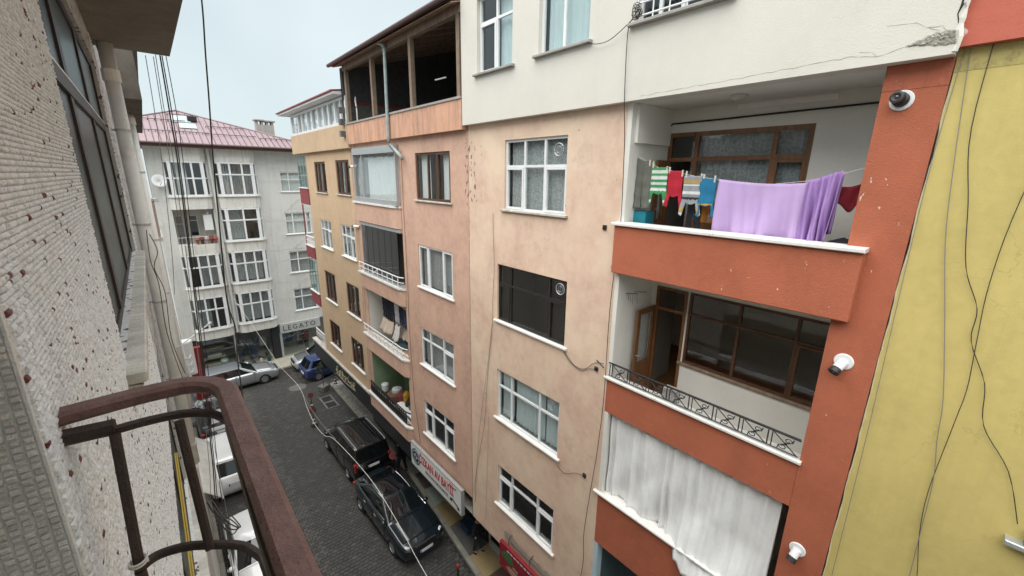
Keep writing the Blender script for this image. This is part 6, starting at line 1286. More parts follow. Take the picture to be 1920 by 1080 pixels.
# ================================================================== PEOPLE
def person(label, x, y, z, rot, coat, trousers, hair, stride=0.16, skin=(0.42, 0.27, 0.20), hunch=0.04, shirt=None):
    t = thing('person', label, 'person', (x, y, z)); H = 1.74
    def skinmesh(name, verts, edges, radii, m, sub=1, root=0):
        me = bpy.data.meshes.new(name); me.from_pydata(verts, edges, []); me.materials.append(m); o = bpy.data.objects.new(name, me); COL.objects.link(o); o.parent = t
        o.modifiers.new('skin', 'SKIN'); 
        for i, r in enumerate(radii): me.skin_vertices[0].data[i].radius = r if isinstance(r, tuple) else (r, r)
        me.skin_vertices[0].data[root].use_root = True
        s = o.modifiers.new('sub', 'SUBSURF'); s.levels = s.render_levels = sub
        for p in me.polygons: p.use_smooth = True
        o.modifiers['skin'].use_smooth_shade = True
        return o
    f = -1                                              # faces local -Y
    s = stride
    V = [(0, 0, 0.96), (0, f * hunch * 0.3, 1.12), (0, f * hunch * 0.7, 1.32), (0, f * hunch, 1.46), (0, f * hunch * 1.3, 1.53), (0, f * (hunch * 1.6), 1.60), (0, f * (hunch * 1.7 + 0.012), 1.69),
         (0.10, 0, 0.90), (0.11, f * s * 0.55, 0.50), (0.11, f * s, 0.10), (0.115, f * (s + 0.15), 0.05), (-0.10, 0, 0.90), (-0.11, -f * s * 0.15, 0.50), (-0.11, -f * s * 0.75, 0.12), (-0.115, -f * (s * 0.75 - 0.14), 0.05),
         (0.19, f * hunch, 1.42), (0.245, 0.03, 1.14), (0.24, f * 0.09, 0.92), (0.24, f * 0.12, 0.84), (-0.19, f * hunch, 1.42), (-0.245, 0.05, 1.14), (-0.24, f * 0.04, 0.92), (-0.24, f * 0.06, 0.84)]
    E_ = [(0, 1), (1, 2), (2, 3), (3, 4), (4, 5), (5, 6), (0, 7), (7, 8), (8, 9), (9, 10), (0, 11), (11, 12), (12, 13), (13, 14), (3, 15), (15, 16), (16, 17), (17, 18), (3, 19), (19, 20), (20, 21), (21, 22)]
    Rr = [(0.15, 0.11), (0.145, 0.105), (0.165, 0.115), (0.12, 0.09), 0.052, (0.075, 0.085), (0.07, 0.08), 0.085, 0.062, 0.035, 0.02, 0.085, 0.062, 0.035, 0.02, 0.062, 0.048, 0.036, 0.03, 0.062, 0.048, 0.036, 0.03]
    skinmesh('body', V, E_, Rr, mat('skin', skin, 0.6), 1)
    g = 0.022
    skinmesh('coat', [V[i] for i in (0, 1, 2, 3, 15, 16, 17, 19, 20, 21)] + [(0, 0, 0.80)], [(0, 1), (1, 2), (2, 3), (3, 4), (4, 5), (5, 6), (3, 7), (7, 8), (8, 9), (0, 10)], [(0.185, 0.14), (0.175, 0.135), (0.195, 0.145), (0.145, 0.115), 0.085, 0.068, 0.056, 0.085, 0.068, 0.056, (0.19, 0.145)], coat, 1)
    skinmesh('trousers', [V[0], V[7], V[8], V[9], V[11], V[12], V[13]], [(0, 1), (1, 2), (2, 3), (0, 4), (4, 5), (5, 6)], [(0.165, 0.125), 0.105, 0.083, 0.068, 0.105, 0.083, 0.068], trousers, 1)
    for a, b2 in ((9, 10), (13, 14)):
        A_, B_ = Vector(V[a]), Vector(V[b2]); skinmesh('shoe', [(A_.x, A_.y + 0.03, 0.05), (B_.x, B_.y - 0.06 * 0, 0.045)], [(0, 1)], [(0.062, 0.06), (0.058, 0.05)], M['rubber'], 1)
    c = MB(); hp = V[6]
    c.lathe((hp[0], hp[2] - 0.05, -(hp[1] + 0.012)), [(0.088, 0), (0.096, 0.05), (0.085, 0.10), (0.05, 0.135), (0.0, 0.145)], 12); c.build('hair', hair, t, smooth=True)
    for e in (0.032, -0.032): c = MB(); c.lathe((e, hp[2] - 0.055, -(hp[1] - 0.075)), [(0.0, -0.008), (0.01, 0.0), (0.0, 0.008)], 6, axis=(0, 1, 0)); c.build('eye', M['dark'], t)
    c = MB(); c.lathe((0, hp[2] - 0.085, -(hp[1] - 0.085)), [(0.0, 0.03), (0.013, 0.0), (0.0, -0.012)], 6); c.build('nose', mat('skin', skin, 0.6), t)
    for sx, i in ((1, 18), (-1, 22)):                 # hands with five fingers
        hx, hy, hz2 = V[i]
        for k in range(4):
            fx_ = hx; fy_ = hy - 0.024 + 0.016 * k; l = (0.07, 0.08, 0.075, 0.06)[k]
            c = MB(); c.tube([(fx_, hz2, -fy_), (fx_ - sx * 0.004, hz2 - l * 0.6, -fy_), (fx_ - sx * 0.018, hz2 - l, -fy_)], 0.0085, 5); c.build('finger', mat('skin', skin, 0.6), t)
        c = MB(); c.tube([(hx, hz2 + 0.02, -(hy - 0.025)), (hx - sx * 0.01, hz2 - 0.02, -(hy - 0.05)), (hx - sx * 0.02, hz2 - 0.045, -(hy - 0.052))], 0.009, 5); c.build('thumb', mat('skin', skin, 0.6), t)
    t.rotation_euler = (0, 0, rot); return t
dk = mat('black_coat_cloth', (0.010, 0.010, 0.012), 0.9); jeans = mat('dark_jeans', (0.016, 0.020, 0.030), 0.9, var=0.2); dk2 = mat('charcoal_trousers', (0.014, 0.014, 0.016), 0.9); hair = mat('dark_hair', (0.012, 0.010, 0.009), 0.7); ghair = mat('grey_hair', (0.16, 0.155, 0.15), 0.8)
person('man in black coat walking on the pavement beside the van', 7.08, 15.95, 0.125, math.pi + 0.3, dk, dk2, hair, 0.22)
person('man in black jacket and dark jeans standing under the overhang on the yellow tiles', 7.22, 10.15, 0.125, 0.5, dk, jeans, ghair, 0.12)
person('person in dark red top and dark trousers inside the shop under the LEGATO sign', 7.75, YB + 0.6, 0.12, 2.4, mat('dark_red_cloth', (0.16, 0.02, 0.025), 0.9), dk2, ghair, 0.08)

# ================================================================== STREET FURNITURE
conew = mat('white_band', (0.6, 0.6, 0.58), 0.6); conek = mat('dark_cone', (0.03, 0.03, 0.032), 0.6)
def cone(x, y, lab, paddle=False):
    t = thing('traffic_cone', lab, 'traffic cone', (x, y, 0), 'cones keeping the kerb clear')
    c = MB((x, y, 0), (1, 0, 0)); c.lathe((0, 0.0, 0), [(0.20, 0.0), (0.20, 0.05), (0.15, 0.07)], 14); c.build('base', M['rubber'], t)
    z = 0.07
    for k, (r0, r1, m) in enumerate([(0.13, 0.11, conek), (0.11, 0.09, conew), (0.09, 0.07, conek), (0.07, 0.055, conew), (0.055, 0.04, conek)]):
        c = MB((x, y, 0), (1, 0, 0)); c.cyl((0, z, 0), (0, 1, 0), r0, r1, 0.1, 14); c.build('band', m, t); z += 0.1
    if paddle:
        c = MB((x, y, 0), (1, 0, 0)); c.cyl((0, 0.5, 0), (0, 1, 0), 0.015, 0.015, 0.35, 8); c.build('stem', M['iron'], t)
        c = MB((x, y, 0), (1, 0, 0)); c.lathe((0, 1.02, 0.0), [(0.0, -0.012), (0.16, -0.012), (0.16, 0.012), (0.0, 0.012)], 20, axis=(0.1, 0.45, 1)); d = c.build('paddle', mat('faded_red_disc', (0.12, 0.022, 0.02), 0.6, var=0.25, vscale=8), t)
    return t
cone(5.06, 22.67, 'banded cone with a red paddle nearest to the black van', True)
cone(5.42, 24.35, 'banded cone with a red paddle between the van and the manhole', True)
cone(7.55, 26.75, 'banded cone without paddle by the black shop corner')
def paddle(x, y, z, lab):
    t = thing('no_parking_paddle', lab, 'no parking sign', (x, y, 0.12), 'paddles between the cars')
    c = MB((x, y, 0), (1, 0, 0)); c.lathe((0, 0.0, 0), [(0.2, 0.0), (0.2, 0.06), (0.05, 0.1), (0.02, 0.2), (0.02, z - 0.15)], 12); c.build('stand', M['iron'], t)
    c = MB((x, y, 0), (1, 0, 0)); c.lathe((0, z, 0), [(0.0, -0.012), (0.17, -0.012), (0.17, 0.012), (0.0, 0.012)], 20, axis=(-0.3, 0.5, 1)); d = c.build('disc', mat('red_disc', (0.16, 0.025, 0.025), 0.5, var=0.2, vscale=8), t)
    c = MB((x, y, 0), (1, 0, 0)); c.lathe((0, z, 0), [(0.135, -0.014), (0.135, 0.014), (0.15, 0.014), (0.15, -0.014)], 20, axis=(-0.3, 0.5, 1)); c.build('ring', mat('dull_pink', (0.22, 0.09, 0.085), 0.6), d)
paddle(6.72, 16.12, 1.05, 'red round no parking paddle between the van and the saloon')
bp_ = thing('bollard', 'slim bollard with bright red cap standing by the kerb near the saloon', 'bollard', (5.98, 9.55, 0))
c = MB((5.98, 9.55, 0), (1, 0, 0)); c.lathe((0, 0, 0), [(0.14, 0), (0.14, 0.03), (0.04, 0.06), (0.035, 0.78)], 12); c.build('post', M['iron'], bp_)
c = MB((5.98, 9.55, 0), (1, 0, 0)); c.lathe((0, 0.78, 0), [(0.05, 0), (0.055, 0.14), (0.04, 0.18), (0.0, 0.19)], 12); c.build('cap', mat('cap_red', (0.36, 0.03, 0.025), 0.4), bp_, smooth=True)
mh = MB((5.5, 27.9, 0.012), (1, 0, 0)); mh.lathe((0, 0, 0), [(0.52, 0), (0.52, 0.012), (0.42, 0.012), (0.42, 0.006), (0.40, 0.006), (0.40, 0.014), (0.0, 0.014)], 28)
tag(mh.build('manhole_cover', mat('worn_manhole', (0.125, 0.12, 0.112), 0.7, var=0.3, vscale=8)), 'round worn manhole cover set in the pavers at the junction', 'manhole cover')
dg = thing('drain_grate', 'pair of square drain grates in a pale frame beside the cobbles', 'drain grate', (6.55, 24.75, 0.01))
c = MB((6.5, 24.75, 0.012), (1, 0, 0), )
for q in (-0.42, 0.42):
    c.box(-0.36, 0.36, 0, 0.02, q - 0.42, q - 0.33); c.box(-0.36, 0.36, 0, 0.02, q + 0.33, q + 0.40); c.box(-0.36, -0.27, 0, 0.02, q - 0.33, q + 0.33); c.box(0.27, 0.36, 0, 0.02, q - 0.33, q + 0.33)
c.build('frame', mat('grate_frame', (0.17, 0.165, 0.15), 0.9, var=0.3), dg)
for q in (-0.42, 0.42):
    c = MB((6.5, 24.75, 0.012), (1, 0, 0)); 
    for k in range(6): c.box(-0.27 + k * 0.09, -0.22 + k * 0.09, 0, 0.012, q - 0.33, q + 0.33)
    c.box(-0.27, 0.27, -0.01, 0.003, q - 0.33, q + 0.33); c.build('grate', M['iron'], dg)
# planter with a young tree
pt_ = thing('planter', 'square concrete planter with a thin young tree at the corner of the cobbles', 'planter', (6.72, 26.45, 0))
c = MB((6.72, 26.45, 0), (math.cos(0.5), math.sin(0.5), 0)); c.prism([(-0.22, 0.02), (0.22, 0.02), (0.27, 0.36), (-0.27, 0.36)], -0.25, 0.25); c.build('tub', mat('dirty_tub', (0.17, 0.16, 0.145), 0.95, var=0.3), pt_)
c = MB((6.72, 26.45, 0), (1, 0, 0)); c.tube([(0, 0.4, 0), (0.03, 1.0, 0.02), (-0.01, 1.75, 0.03)], [0.03, 0.022, 0.012], 6); rr = random.Random(14)
twigs = [((0.0, 1.2 + 0.1 * k, 0.02), (rr.uniform(-0.5, 0.5), 1.5 + 0.08 * k + rr.uniform(0, 0.3), rr.uniform(-0.5, 0.5))) for k in range(8)]
for a, b2 in twigs: c.tube([a, ((a[0] + b2[0]) / 2, (a[1] + b2[1]) / 2 + 0.08, (a[2] + b2[2]) / 2), b2], [0.010, 0.008, 0.004], 4)
tr = c.build('trunk', mat('bark', (0.10, 0.075, 0.055), 0.9, var=0.3, vscale=20), pt_)
c = MB((6.72, 26.45, 0), (1, 0, 0))
for a, b2 in twigs:
    for k in range(26):
        q = rr.uniform(0.3, 1.05); p = Vector(a).lerp(Vector(b2), q) + Vector((rr.uniform(-0.13, 0.13), rr.uniform(-0.10, 0.12), rr.uniform(-0.13, 0.13))); d = Vector((rr.uniform(-1, 1), rr.uniform(-0.6, 0.8), rr.uniform(-1, 1))).normalized() * 0.11; n_ = d.cross(Vector((rr.random(), rr.random(), rr.random()))).normalized() * 0.025
        c.add([tuple(p - d), tuple(p + n_), tuple(p + d), tuple(p - n_)], [(0, 1, 2, 3)])
c.build('crown', mat('dull_leaf', (0.05, 0.065, 0.03), 0.7, var=0.4, vscale=30), pt_)
# blue crate at the foot of the shop wall, wall box
c = MB((7.55, 11.2, 0.125), (1, 0, 0)); c.cbox(-0.2, 0.2, 0, 0.35, -0.25, 0.25, 0.02); c.box(-0.23, 0.23, 0.30, 0.36, -0.28, 0.28); tag(c.build('crate', mat('blue_plastic', (0.012, 0.035, 0.07), 0.5)), 'dark blue plastic crate on the pavement below the white sign', 'crate')

# ================================================================== SIGNS
sg = thing('shop_sign', 'long white sign with red letters reading ÖZKAN AV BAYİİ and a round emblem', 'shop sign', (6.45, 11.7, 2.4))
c = R(6.5); c.cbox(-13.47, -9.92, 2.44, 3.38, -0.02, 0.10, 0.01); c.build('board', mat('sign_white', (0.72, 0.73, 0.72), 0.5, var=0.06, stain=0.3, stain_col=(0.45, 0.45, 0.42)), sg)
c = R(6.5)
for q in ((-13.50, -9.89, 3.38, 3.42), (-13.50, -9.89, 2.40, 2.44), (-13.50, -13.47, 2.44, 3.38), (-9.92, -9.89, 2.44, 3.38)): c.box(*q, -0.02, 0.104)
c.build('edge_frame', M['rail_grey'], sg)
redi = mat('sign_red', (0.45, 0.012, 0.02), 0.5)
text('ÖZKAN AV BAYİİ', 'lettering', redi, 0.50, (6.395, 11.60, 3.02), -math.pi / 2, sg, spacing=1.0, sx=0.60, ext=0.004, off=0.008)
c = R(6.5); c.lathe((-13.08, 2.93, 0.10), [(0.0, 0.0), (0.34, 0.0), (0.34, 0.012), (0.0, 0.012)], 28, axis=(0, 0, 1)); e = c.build('emblem', mat('emblem_blue', (0.10, 0.16, 0.22), 0.5), sg)
c = R(6.5)
c.lathe((-13.08, 2.93, 0.112), [(0.27, 0.0), (0.27, 0.006), (0.24, 0.006), (0.24, 0.0)], 28, axis=(0, 0, 1))
for a in range(8):
    w = a * math.pi / 4; l = 0.22 if a % 2 == 0 else 0.15; d = (math.cos(w), math.sin(w)); n_ = (-d[1] * 0.04, d[0] * 0.04)
    c.prism([(-13.08 + n_[0], 2.93 + n_[1]), (-13.08 - n_[0], 2.93 - n_[1]), (-13.08 + d[0] * l, 2.93 + d[1] * l)], 0.1125, 0.119)
c.build('compass_rose', mat('emblem_pale', (0.45, 0.5, 0.5), 0.5), e)
c = R(6.5); c.prism([(-12.35, 2.72), (-10.75, 2.72), (-10.75, 2.62), (-12.35, 2.62)], 0.1, 0.108); c.build('lower_strip', ink, sg)
c = R(6.5)
for k in range(16): u = -12.30 + k * 0.098; c.box(u, u + (0.06 if k % 4 else 0.03), 2.645, 2.695, 0.1082, 0.112)
c.build('lower_lettering', mat('sign_pale', (0.6, 0.6, 0.58), 0.5), sg)
c = R(6.5); c.tube([(-10.55, 3.2, 0.11), (-10.2, 3.27, 0.11)], 0.014, 4); c.tube([(-10.5, 2.75, 0.11), (-10.05, 2.62, 0.11)], 0.02, 4); c.box(-10.62, -10.5, 2.60, 2.72, 0.1, 0.11); c.box(-10.15, -10.02, 2.52, 2.60, 0.1, 0.11); c.build('rifle_drawing', ink, sg)
rs = thing('shop_sign', 'red food shop sign with pictures of greens and sliced meat at the bottom edge', 'shop sign', (6.4, 7.0, 2.2))
c = R(6.46); c.cbox(-7.80, -6.1, 2.22, 3.12, 0.0, 0.10, 0.01); c.build('board', mat('sign_dark_red', (0.23, 0.012, 0.022), 0.4, var=0.15, vscale=3), rs)
c = R(6.46); c.prism([(-7.74, 2.72), (-7.55, 2.92), (-7.25, 2.88), (-7.15, 2.70), (-7.3, 2.60), (-7.5, 2.66)], 0.101, 0.106); c.build('printed_greens', mat('print_green', (0.03, 0.16, 0.05), 0.5, var=0.5, vscale=25), rs)
c = R(6.46); rr = random.Random(19)
for k in range(10):
    u, v = -7.6 + rr.uniform(0, 1.0), 2.30 + rr.uniform(0, 0.28); c.prism([(u, v), (u + 0.22, v - 0.03), (u + 0.26, v + 0.03), (u + 0.05, v + 0.07)], 0.1012 + 0.0004 * k, 0.104 + 0.0004 * k)
c.build('printed_slices', mat('print_meat', (0.42, 0.26, 0.20), 0.5, var=0.4, vscale=25), rs)
c = R(6.46)
for k in range(9): u = -7.45 + k * 0.145; c.box(u, u + 0.10, 2.985, 3.03, 0.1005, 0.104)
c.build('printed_line', mat('sign_pale', (0.6, 0.6, 0.58), 0.5), rs)
c = R(6.46); 
for q in (-7.5, -6.6): c.tube([(q, 3.05, 0.02), (q, 3.30, -0.02), (q, 3.38, -0.14)], 0.012, 5)
c.build('bracket', M['iron'], rs)
c = R(6.58); rr = random.Random(23); n_ = 22
c.add([(-7.8 + 1.9 * i / n_, 3.12, 0.021) for i in range(n_ + 1)] + [(-7.8 + 1.9 * i / n_, 3.30 + rr.uniform(-0.05, 0.06), 0.021) for i in range(n_ + 1)], [(i, i + 1, n_ + 2 + i, n_ + 1 + i) for i in range(n_)])
o = c.build('broken_render', M['plaster_break'], pb)
# white box sign with pipes and a red panel at the end of the near side
wb = thing('projecting_sign', 'rounded white box sign on bent white tubes beyond the railing', 'sign', (0.05, 20.5, 5.2))
c = MB((0, 20.4, 0), (1, 0, 0)); c.cbox(-0.06, 0.42, 5.55, 7.05, -0.25, 0.12, 0.06); c.build('box', M['white_metal'], wb, bevel=0.05)
c = MB((0, 20.2, 0), (1, 0, 0)); c.tube([(-0.05, 8.6, 0), (0.02, 8.2, 0.02), (0.05, 7.2, 0.25), (0.12, 6.2, 0.3), (0.16, 5.6, 0.3)], 0.045, 8)
for z in (6.5, 6.2, 5.9): c.tube([(0.05, z, 0.3), (0.22, z - 0.02, 0.34), (0.30, z + 0.08, 0.25)], 0.022, 6)
c.build('tubes', M['white_metal'], wb)
c = MB((0, 20.2, 0), (1, 0, 0)); c.tube([(0.02, 7.0, 0.1), (0.6, 7.3, -0.05), (1.05, 7.6, -0.1)], 0.03, 8); c.cyl((1.05, 7.6, -0.1), (1, 0.5, 0), 0.05, 0.05, 0.12, 8); c.build('arm', M['white_metal'], wb)
c = MB((0, 27.5, 0), (1, 0, 0)); c.cbox(0.3, 0.85, 1.2, 4.3, -0.15, 0.1, 0.02)
for k in range(3): c.box(0.31, 0.84, 1.9 + k * 0.75, 1.93 + k * 0.75, 0.1, 0.112)
tag(c.build('sign_panel', mat('bright_red_panel', (0.22, 0.010, 0.016), 0.5)), 'tall red panel at the end of the near side before the grey block', 'sign panel')
# fabric awning of the near side shop
aw = thing('awning', 'dirty white fabric awning over the near pavement', 'awning', (0, 17, 3))
c = MB()
def awf(a, b2): return (-0.18 + 0.50 * b2, 3.35 - 0.5 * b2 + 0.05 * math.sin(a * 9) * b2 - 0.08 * math.sin(a * math.pi), -(15.4 + 4.0 * a))
c.grid(awf, 24, 6); o = c.build('fabric', mat('dirty_fabric', (0.55, 0.545, 0.52), 0.85, var=0.2, vscale=3, stain=0.5, stain_col=(0.3, 0.29, 0.26)), aw, smooth=True); md = o.modifiers.new('s', 'SOLIDIFY'); md.thickness = 0.01
c = MB(); c.tube([(0.32, 2.83, -15.4), (0.32, 2.83, -19.4)], 0.025, 6); c.build('front_bar', M['white_metal'], aw)

# ================================================================== SECURITY CAMERAS AND JUNCTION BOXES
def dome(y, z, kind, lab, tilt=(0, 0, 1)):
    t = thing('security_camera', lab, 'security camera', (XF, y, z), 'security cameras on the orange column')
    c = R(); c.lathe((-y, z, 0), [(0.0, 0.0), (0.108, 0.0), (0.108, 0.012), (0.098, 0.02), (0.0, 0.022)], 28, axis=(0, 0, 1)); c.build('mount_plate', M['pvc'], t)
    ax = Vector(tilt).normalized()
    c = R(); c.lathe((-y, z, 0.015), [(0.058, 0.0), (0.058, 0.12), (0.052, 0.13), (0.0, 0.13)] if kind == 'bullet' else [(0.075, 0.0), (0.075, 0.05), (0.06, 0.06), (0.0, 0.06)], 20, axis=tuple(ax)); c.build('housing', M['pvc'] if kind == 'bullet' else M['iron'], t, smooth=False)
    p = Vector((-y, z, 0.015)) + ax * (0.125 if kind == 'bullet' else 0.055)
    c = R(); c.lathe(tuple(p), [(0.056, 0.0), (0.062, 0.01), (0.066, 0.075), (0.045, 0.08), (0.0, 0.06)], 20, axis=tuple(ax)); h = c.build('lens_hood', M['iron'], t)
    c = R(); q = p + ax * 0.062; c.lathe(tuple(q), [(0.0, 0.0), (0.025, 0.0), (0.018, 0.014), (0.0, 0.017)], 12, axis=tuple(ax)); c.build('lens', M['carglass'], h)
dome(1.005, 14.49, 'dome', 'black turret security camera on a round white plate at the top of the orange column', (-0.25, 0.2, 1))
dome(0.97, 11.32, 'bullet', 'white bullet security camera with black front beside the middle balcony', (-0.35, -0.75, 0.8))
dome(0.99, 8.24, 'bullet', 'white bullet security camera lowest on the orange column beside the hung curtain', (-0.2, -0.95, 0.7))
for y, z, lab in ((4.94, 12.69, 'small black junction box right of the top peach window'), (4.90, 9.73, 'small black junction box by the end of the iron balcony guard'), (5.02, 7.02, 'small black junction box at the end of the lowest looped wire')):
    c = R(); c.cbox(-y - 0.04, -y + 0.04, z - 0.045, z + 0.045, 0.0, 0.04, 0.008); c.box(-y - 0.02, -y + 0.02, z - 0.02, z + 0.02, 0.04, 0.05); tag(c.build('junction_box', M['iron']), lab, 'junction box', 'junction boxes on the peach wall')
def small_cam(y, z, lab):
    t = thing('security_camera', lab, 'security camera', (XF, y, z)); c = R(); c.cyl((-y, z, 0.02), (-1, -0.05, 0.25), 0.05, 0.05, 0.42, 12); c.build('housing', M['pvc'], t); c = R(); c.cyl((-y - 0.40, z - 0.02, 0.12), (-1, -0.05, 0.25), 0.055, 0.05, 0.1, 12); c.build('lens_hood', M['iron'], t); c = R(); c.tube([(-y, z, 0.0), (-y, z, 0.06)], 0.02, 6); c.build('bracket', M['iron'], t)
small_cam(17.3, 13.95, 'white bullet security camera left of the glazed salmon balcony'); small_cam(17.55, 11.5, 'white bullet security camera left of the dark glazed balcony')

# ================================================================== LAUNDRY
CLX = 6.86
def cloth(name, label, cat, mtl, outline, y0, z0, amp=0.012, thick=0.012, seed=0, mats=None, stripes=None, group=None, x=CLX, sag=0.0):
    """a hanging garment: outline in (u along -Y, v up) about its top centre, filled, rippled and given thickness"""
    rr = random.Random(seed); bm = bmesh.new(); vs = [bm.verts.new((u, v, 0)) for u, v in outline]; bm.faces.new(vs)
    bmesh.ops.triangulate(bm, faces=bm.faces[:])
    for _ in range(4):
        ed = [e for e in bm.edges if e.calc_length() > 0.035]
        if not ed: break
        bmesh.ops.subdivide_edges(bm, edges=ed, cuts=1); bmesh.ops.triangulate(bm, faces=[f for f in bm.faces if len(f.verts) > 3])
    ph = [rr.uniform(0, 6.28) for _ in range(3)]; top = max(v for u, v in outline); bot = min(v for u, v in outline)
    for vtx in bm.verts:
        u, v, _ = vtx.co; d = (top - v) / max(0.05, top - bot)
        n = amp * (0.4 + d) * (math.sin(u * 30 + ph[0] + 2 * v) + 0.6 * math.sin(u * 57 + ph[1] - 3 * v) + 0.5 * math.sin(v * 26 + ph[2]))
        p = Vector((x, y0 - u, z0 + v)); p.x -= n; vtx.co = p
    bm.normal_update(); me = bpy.data.meshes.new(name); bm.to_mesh(me); bm.free()
    ml = mats or [mtl]
    for m in ml: me.materials.append(m)
    if stripes:
        for p in me.polygons: p.material_index = stripes(p.center.z - z0, y0 - p.center.y)
    for p in me.polygons: p.use_smooth = True
    o = bpy.data.objects.new(name, me); COL.objects.link(o); md = o.modifiers.new('s', 'SOLIDIFY'); md.thickness = thick
    return tag(o, label, cat, group)
def shirt(w, h, sl=0.35): return [(-w * 0.28, 0), (w * 0.28, 0), (w * 0.5, -0.03), (w * 0.72, -h * sl * 1.6), (w * 0.60, -h * sl * 1.75), (w * 0.40, -h * 0.35), (w * 0.42, -h), (-w * 0.42, -h), (-w * 0.40, -h * 0.35), (-w * 0.60, -h * sl * 1.75), (-w * 0.72, -h * sl * 1.6), (-w * 0.5, -0.03)]
def updown(w, h):   # hung by the hem, sleeves fall below
    return [(-w * 0.5, 0), (w * 0.5, 0), (w * 0.48, -h * 0.55), (w * 0.60, -h * 0.95), (w * 0.42, -h), (w * 0.28, -h * 0.66), (w * 0.12, -h * 0.70), (-w * 0.12, -h * 0.70), (-w * 0.28, -h * 0.66), (-w * 0.42, -h), (-w * 0.60, -h * 0.95), (-w * 0.48, -h * 0.55)]
wash = 'washing on the top balcony'
def fab(n, c_, v=0.12): return mat('fabric_' + n, c_, 0.9, var=v, vscale=14, bump=0.3, bscale=200)
cloth('trousers', 'olive grey child trousers pegged at the left end of the line', 'trousers', fab('olive', (0.13, 0.135, 0.115)), [(-0.15, 0.03), (0.0, -0.02), (0.15, 0.0), (0.14, -0.3), (0.17, -0.84), (0.02, -0.86), (0.0, -0.35), (-0.02, -0.86), (-0.17, -0.84), (-0.14, -0.3)], 4.37, 13.93, seed=1, group=wash)
gw_, wh_ = fab('green', (0.05, 0.26, 0.09)), fab('white', (0.62, 0.64, 0.62))
cloth('striped_shirt', 'green and white striped child top with green cuffs on the line', 'top', None, updown(0.31, 0.66), 4.05, 13.80, seed=2, mats=[wh_, gw_], stripes=lambda v, u: 1 if (int((-v) / 0.05) % 2 == 0 or -0.50 < v < -0.42) else 0, group=wash)
cloth('red_shirt', 'bright red child top on the line', 'top', fab('red', (0.42, 0.012, 0.03)), updown(0.27, 0.62), 3.75, 13.74, seed=3, group=wash)
gs, yl, dkf = fab('grey', (0.26, 0.27, 0.29)), fab('mustard', (0.45, 0.30, 0.08)), fab('charcoal', (0.03, 0.03, 0.04))
cloth('striped_shirt', 'grey top with yellow and white stripes on the line', 'top', None, updown(0.31, 0.66), 3.44, 13.66, seed=4, mats=[gs, wh_, yl, dkf], stripes=lambda v, u: 3 if -0.38 < v < -0.34 else (2 if -0.115 < v < -0.075 or -0.58 < v < -0.52 else (1 if -0.30 < v < -0.25 or v < -0.60 or -0.16 < v < -0.13 else 0)), group=wash)
cloth('blue_shirt', 'blue child top with yellow hem right of the grey striped one', 'top', None, updown(0.27, 0.62), 3.18, 13.62, seed=5, mats=[fab('blue', (0.012, 0.16, 0.30)), yl], stripes=lambda v, u: 1 if -0.42 < v < -0.395 and abs(u) < 0.12 else 0, group=wash)
cloth('orange_trousers', 'orange brown trousers hanging behind the blue top', 'trousers', fab('orange', (0.40, 0.15, 0.02)), [(-0.12, 0), (0.12, 0), (0.11, -0.34), (0.03, -0.36), (0.0, -0.12), (-0.03, -0.36), (-0.11, -0.34)], 3.21, 13.24, seed=6, group=wash, x=CLX + 0.22)
cloth('black_trousers', 'black trousers hanging behind the grey striped top', 'trousers', dkf, [(-0.12, 0), (0.12, 0), (0.12, -0.5), (0.03, -0.5), (0.0, -0.2), (-0.03, -0.5), (-0.12, -0.5)], 3.45, 13.28, seed=7, group=wash, x=CLX + 0.2)
# lilac sheet folded over the line
lil = mat('fabric_lilac', (0.47, 0.33, 0.58), 0.85, var=0.05, bump=0.3, bscale=220); lil2 = mat('fabric_deep_lilac', (0.35, 0.21, 0.48), 0.85, var=0.05, bump=0.3, bscale=220)
def line_z(y): return 13.60 - 0.055 * math.sin(max(0, min(1, (3.0 - y) / 1.5)) * math.pi) + (0.10 * max(0, (1.85 - y) / 0.35) if y < 1.85 else 0)
c = MB()
def sheet(a, b2, y0, y1, front, drop, seed, fold):
    y = y0 + (y1 - y0) * a; zt_ = line_z(y); d = b2
    rip = 0.030 * (0.35 + d) * (math.sin(a * 21 + seed + 1.5 * d) + 0.7 * math.sin(a * 38 + 2.2 * seed - 2 * d) + 0.5 * math.sin(a * 9 + 5 * d)) * fold
    swag = 0.05 * math.sin(d * 4.0 + a * 9) * (1 - abs(2 * a - 1)) * d
    x = CLX - front * (0.02 + 0.05 * math.sin(d * 1.6)) - front * (rip + swag)
    return (x, zt_ + 0.012 * (1 - min(1, d * 12)) - drop * d, -(y - 0.03 * d * math.sin(a * 5)))
c.grid(lambda a, b2: sheet(a, b2, 3.0, 1.74, 1, 0.92, 0.3, 0.8), 90, 26); c.grid(lambda a, b2: sheet(a, b2, 3.0, 1.74, -1, 0.80, 2.0, 0.8), 60, 14)
o = c.build('bed_sheet', lil, smooth=True); md = o.modifiers.new('s', 'SOLIDIFY'); md.thickness = 0.006
tag(o, 'large lilac bed sheet hung over the washing line of the top balcony', 'bed sheet', wash)
c = MB(); c.grid(lambda a, b2: (lambda p: (p[0] - 0.035, p[1] + 0.01, p[2]))(sheet(a, b2, 1.82, 1.44, 1, 0.90, 4.0, 1.5)), 44, 22); c.grid(lambda a, b2: sheet(a, b2, 1.82, 1.44, -1, 0.8, 1.0, 1.3), 30, 12)
o = c.build('bed_sheet', lil2, smooth=True); md = o.modifiers.new('s', 'SOLIDIFY'); md.thickness = 0.006; tag(o, 'deeper purple pleated sheet at the right end of the washing line', 'bed sheet', wash)
